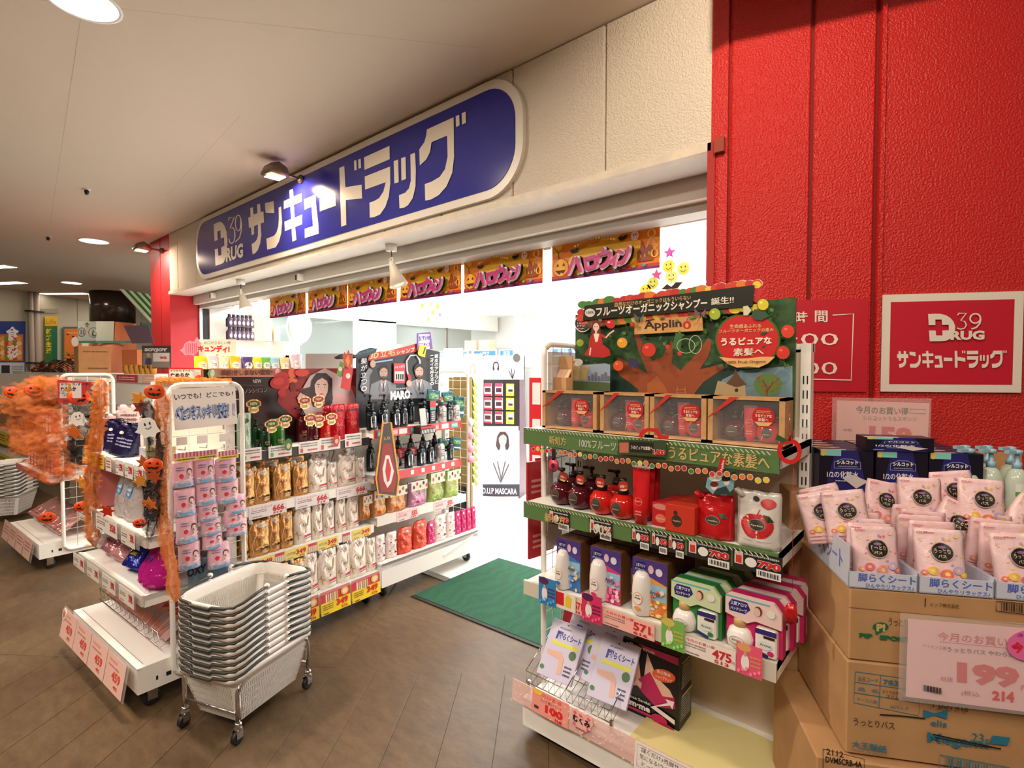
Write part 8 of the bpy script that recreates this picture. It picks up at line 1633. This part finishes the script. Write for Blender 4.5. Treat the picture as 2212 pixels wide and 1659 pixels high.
z_=f.m(300,701)[1];a=Art(y=-.41);a.mb.box(q0[0],-.4,z_-.28,q1[0]+.4,-.38,z_,pm((16,90,50)));a.text('にしむら',q0[0]+.62*w,z_-.22,q0[0]+1.3*w,z_-.05,(236,240,230),.04);a.build('valance',t);MB().box(q0[0],-.3,0,q1[0]+.3,0,z_-.5,mat((222,124,70),.5)).build('counter',t)
UH=Fr((-6.3,1.75,0),math.radians(3.3));hx= lambda px:UH.m(px,815)[0]
xa,xb=hx(30),hx(362);uh=thing('back_shelf','long low shelf unit with clear price strip behind the tulle units','shelf unit',UH.w(xa,0,0),UH.a);zh=UH.m(250,808)[1]
MB().box(0,.01,.1,xb-xa,.5,zh-.02,M_STEEL).build('body',uh);MB().box(0,-.01,zh-.09,xb-xa,.5,zh,mat((222,210,200),.4)).build('top_board',uh)
for p0,p1,c in((255,300,(206,40,60)),(310,350,(236,180,150)),(200,250,(236,228,214)),(90,150,(214,190,186))):card(uh,'price_card',hx(p0)-xa,zh-.085,hx(p1)-hx(p0),.08,-.014,c, lambda a,w,h:a.squig(w*.1,h*.2,w*.9,h*.8,2,(250,230,226),3))
cb=UH.w(hx(160),.05,0);aC=math.atan2(cb.y,cb.x)-PI/2+.15;FCb=Fr(cb,aC);x0,x1b=0,FCb.m(240,790)[0];t=thing('cardboard_box','brown cardboard box on the shelf behind the tulle unit','box',(cb.x,cb.y,zh),aC);h=FCb.m(200,748)[1]-zh;MB().rbox(0,0,0,x1b-x0,.3,h,M_CARD,.004).build('box',t);Art(y=-.001).squig(.05,h*.75,(x1b-x0)*.9,h*.85,1,(110,76,50)).squig(.1,h*.1,(x1b-x0)*.9,h*.25,1,(110,76,50)).build('print',t)
GC=bottle('golden_cup','','cup',[(.03,0),(.045,.10),(.047,.105)],foil((206,150,60),.5,.3),None,art=lambda a,w,h:[a.rect(-.03+.015*i,.02,-.025+.015*i,.09,(90,60,30))for i in range(4)],n=12)
for k in range(6):GC.put(UH.w(hx(248+11*k),.12,zh),0,f'golden striped dessert cup beside the cardboard box, {ORD[k]}','golden cups')
CHB=pouch('chips_bag','','bag',.26,.26,.12,foil((70,44,34),.5,.25), lambda a,w,h:a.squig(-w*.3,h*.2,w*.3,h*.7,4,(222,120,50),3),0,None,seed=95,wr=.014)
for k,px in enumerate((58,80,98,116)):CHB.put(UH.w(hx(px),.1,zh-.02),UH.a+.3*k,['dark crumpled chips bag, leftmost on the back shelf','dark crumpled chips bag, second on the back shelf','dark crumpled chips bag, third on the back shelf','dark crumpled chips bag next to the cardboard box'][k],'dark chips bags',.9,1,.9,math.radians(-30),[.5,-.3,.2,.6][k])
flat('snack_bar_sign','dark snack bar sign with 95 yen card before the red column','sign',UH,.1,(307,747,369,796),(70,62,70), lambda a:(a.quadtext('SOYJOY',[(312,761),(362,761),(362,752),(312,752)],(240,238,236),.08),a.rect(309,794,368,762,(150,140,134)),a.ell(321,767,4,5,(206,170,150)),a.poly([(313,794),(329,794),(327,774),(315,774)],(60,70,110)),a.rect(331,781,366,762,(244,236,232)),a.quadtext('95',[(345,776),(361,776),(361,770),(345,770)],(214,40,60),.06)))
poster_bit('purple_card','tilted plain purple card above the snack bar sign','card',UH,.2,[(285,742),(333,741),(320,703),(267,703)],(120,94,120))
t=thing('leafy_plant','small green leafy plant above the cardboard box','plant',FWL.w(FWL.m(165,760,-.9)[0],-.9,0),0);MB().lathe([(.12,0),(.14,1.55)],mat((206,200,190),.5),12).build('pot_stand',t);rl=random.Random(2);mb=MB()
for k in range(60):b_=Vector((rl.uniform(-.35,.35),rl.uniform(-.2,.2),1.6+rl.uniform(0,.25)));d_=Vector((rl.uniform(-1,1),rl.uniform(-1,1),rl.uniform(-.4,.6))).normalized()*.16;n_=Vector((-d_.y,d_.x,.0))*.2;mb.add([tuple(b_),tuple(b_+d_*.5+n_),tuple(b_+d_),tuple(b_+d_*.5-n_)],[(0,1,2,3)],pm((50,110,44)))
mb.build('foliage',t)
UY=Fr((-7.4,1.0,0),math.radians(3.3));yx= lambda px:UY.m(px,960)[0];uy=thing('can_shelf','shelf unit with yellow 38 yen cards at the left edge','shelf unit',UY.w(yx(-70),0,0),UY.a);w=yx(52)-yx(-70)
MB().box(0,.3,.3,w,.32,1.42,M_STEEL).box(0,0,.3,.02,.3,1.42,M_STEEL).build('frame',uy)
for py,num in((950,38),(1000,38)):
 z=UY.m(20,py-16)[1];MB().box(0,0,z-.03,w,.3,z,M_STEEL).build('shelf',uy)
 for k in range(2):x=w*.5*k;card(uy,'price_card',x,z-.17,w*.5-.01,.16,-.01,(240,214,50), lambda a,w,h:a.text('38',w*.55,h*.4,w*.95,h*.9,(214,50,30),.05).squig(w*.1,h*.2,w*.5,h*.8,3,(120,90,40)).text('41',w*.7,h*.08,w*.95,h*.3,(214,50,30),.02))
 CAN=bottle('drink_can','','can',[(.03,0),(.033,.01),(.033,.10),(.028,.115)],mat((150,130,70),.3,.4),None,art=lambda a,w,h:a.rect(-.02,.03,.02,.08,(60,90,60),3),n=12)
 for k in range(7):CAN.put(UY.w(yx(-70)+.1+.1*k,.08,z),0,f'small coffee can on the {"upper" if py == 950 else "lower"} yellow card shelf, {ORD[k]}','coffee cans at left edge')
z=UY.m(20,905)[1];MB().rbox(0,.02,z-.12,w,.3,z+.16,M_CARD,.004).build('carton',uy)
f=Fr((-2.9,3.4,0),.25);o=f.m(1143,1068);q=f.m(1178,800);t=thing('promotional_stand','tall red promotional panel with white tags behind the fruit unit','panel',f.w(o[0],0,0),f.a);MB().box(0,0,0,q[0]-o[0],.02,1.42,pm((206,24,40))).build('board',t)
for z in(1.2,.9,.6):MB().box(.03,-.004,z,.10,0,z+.18,pm((236,230,228))).build('tag',t)
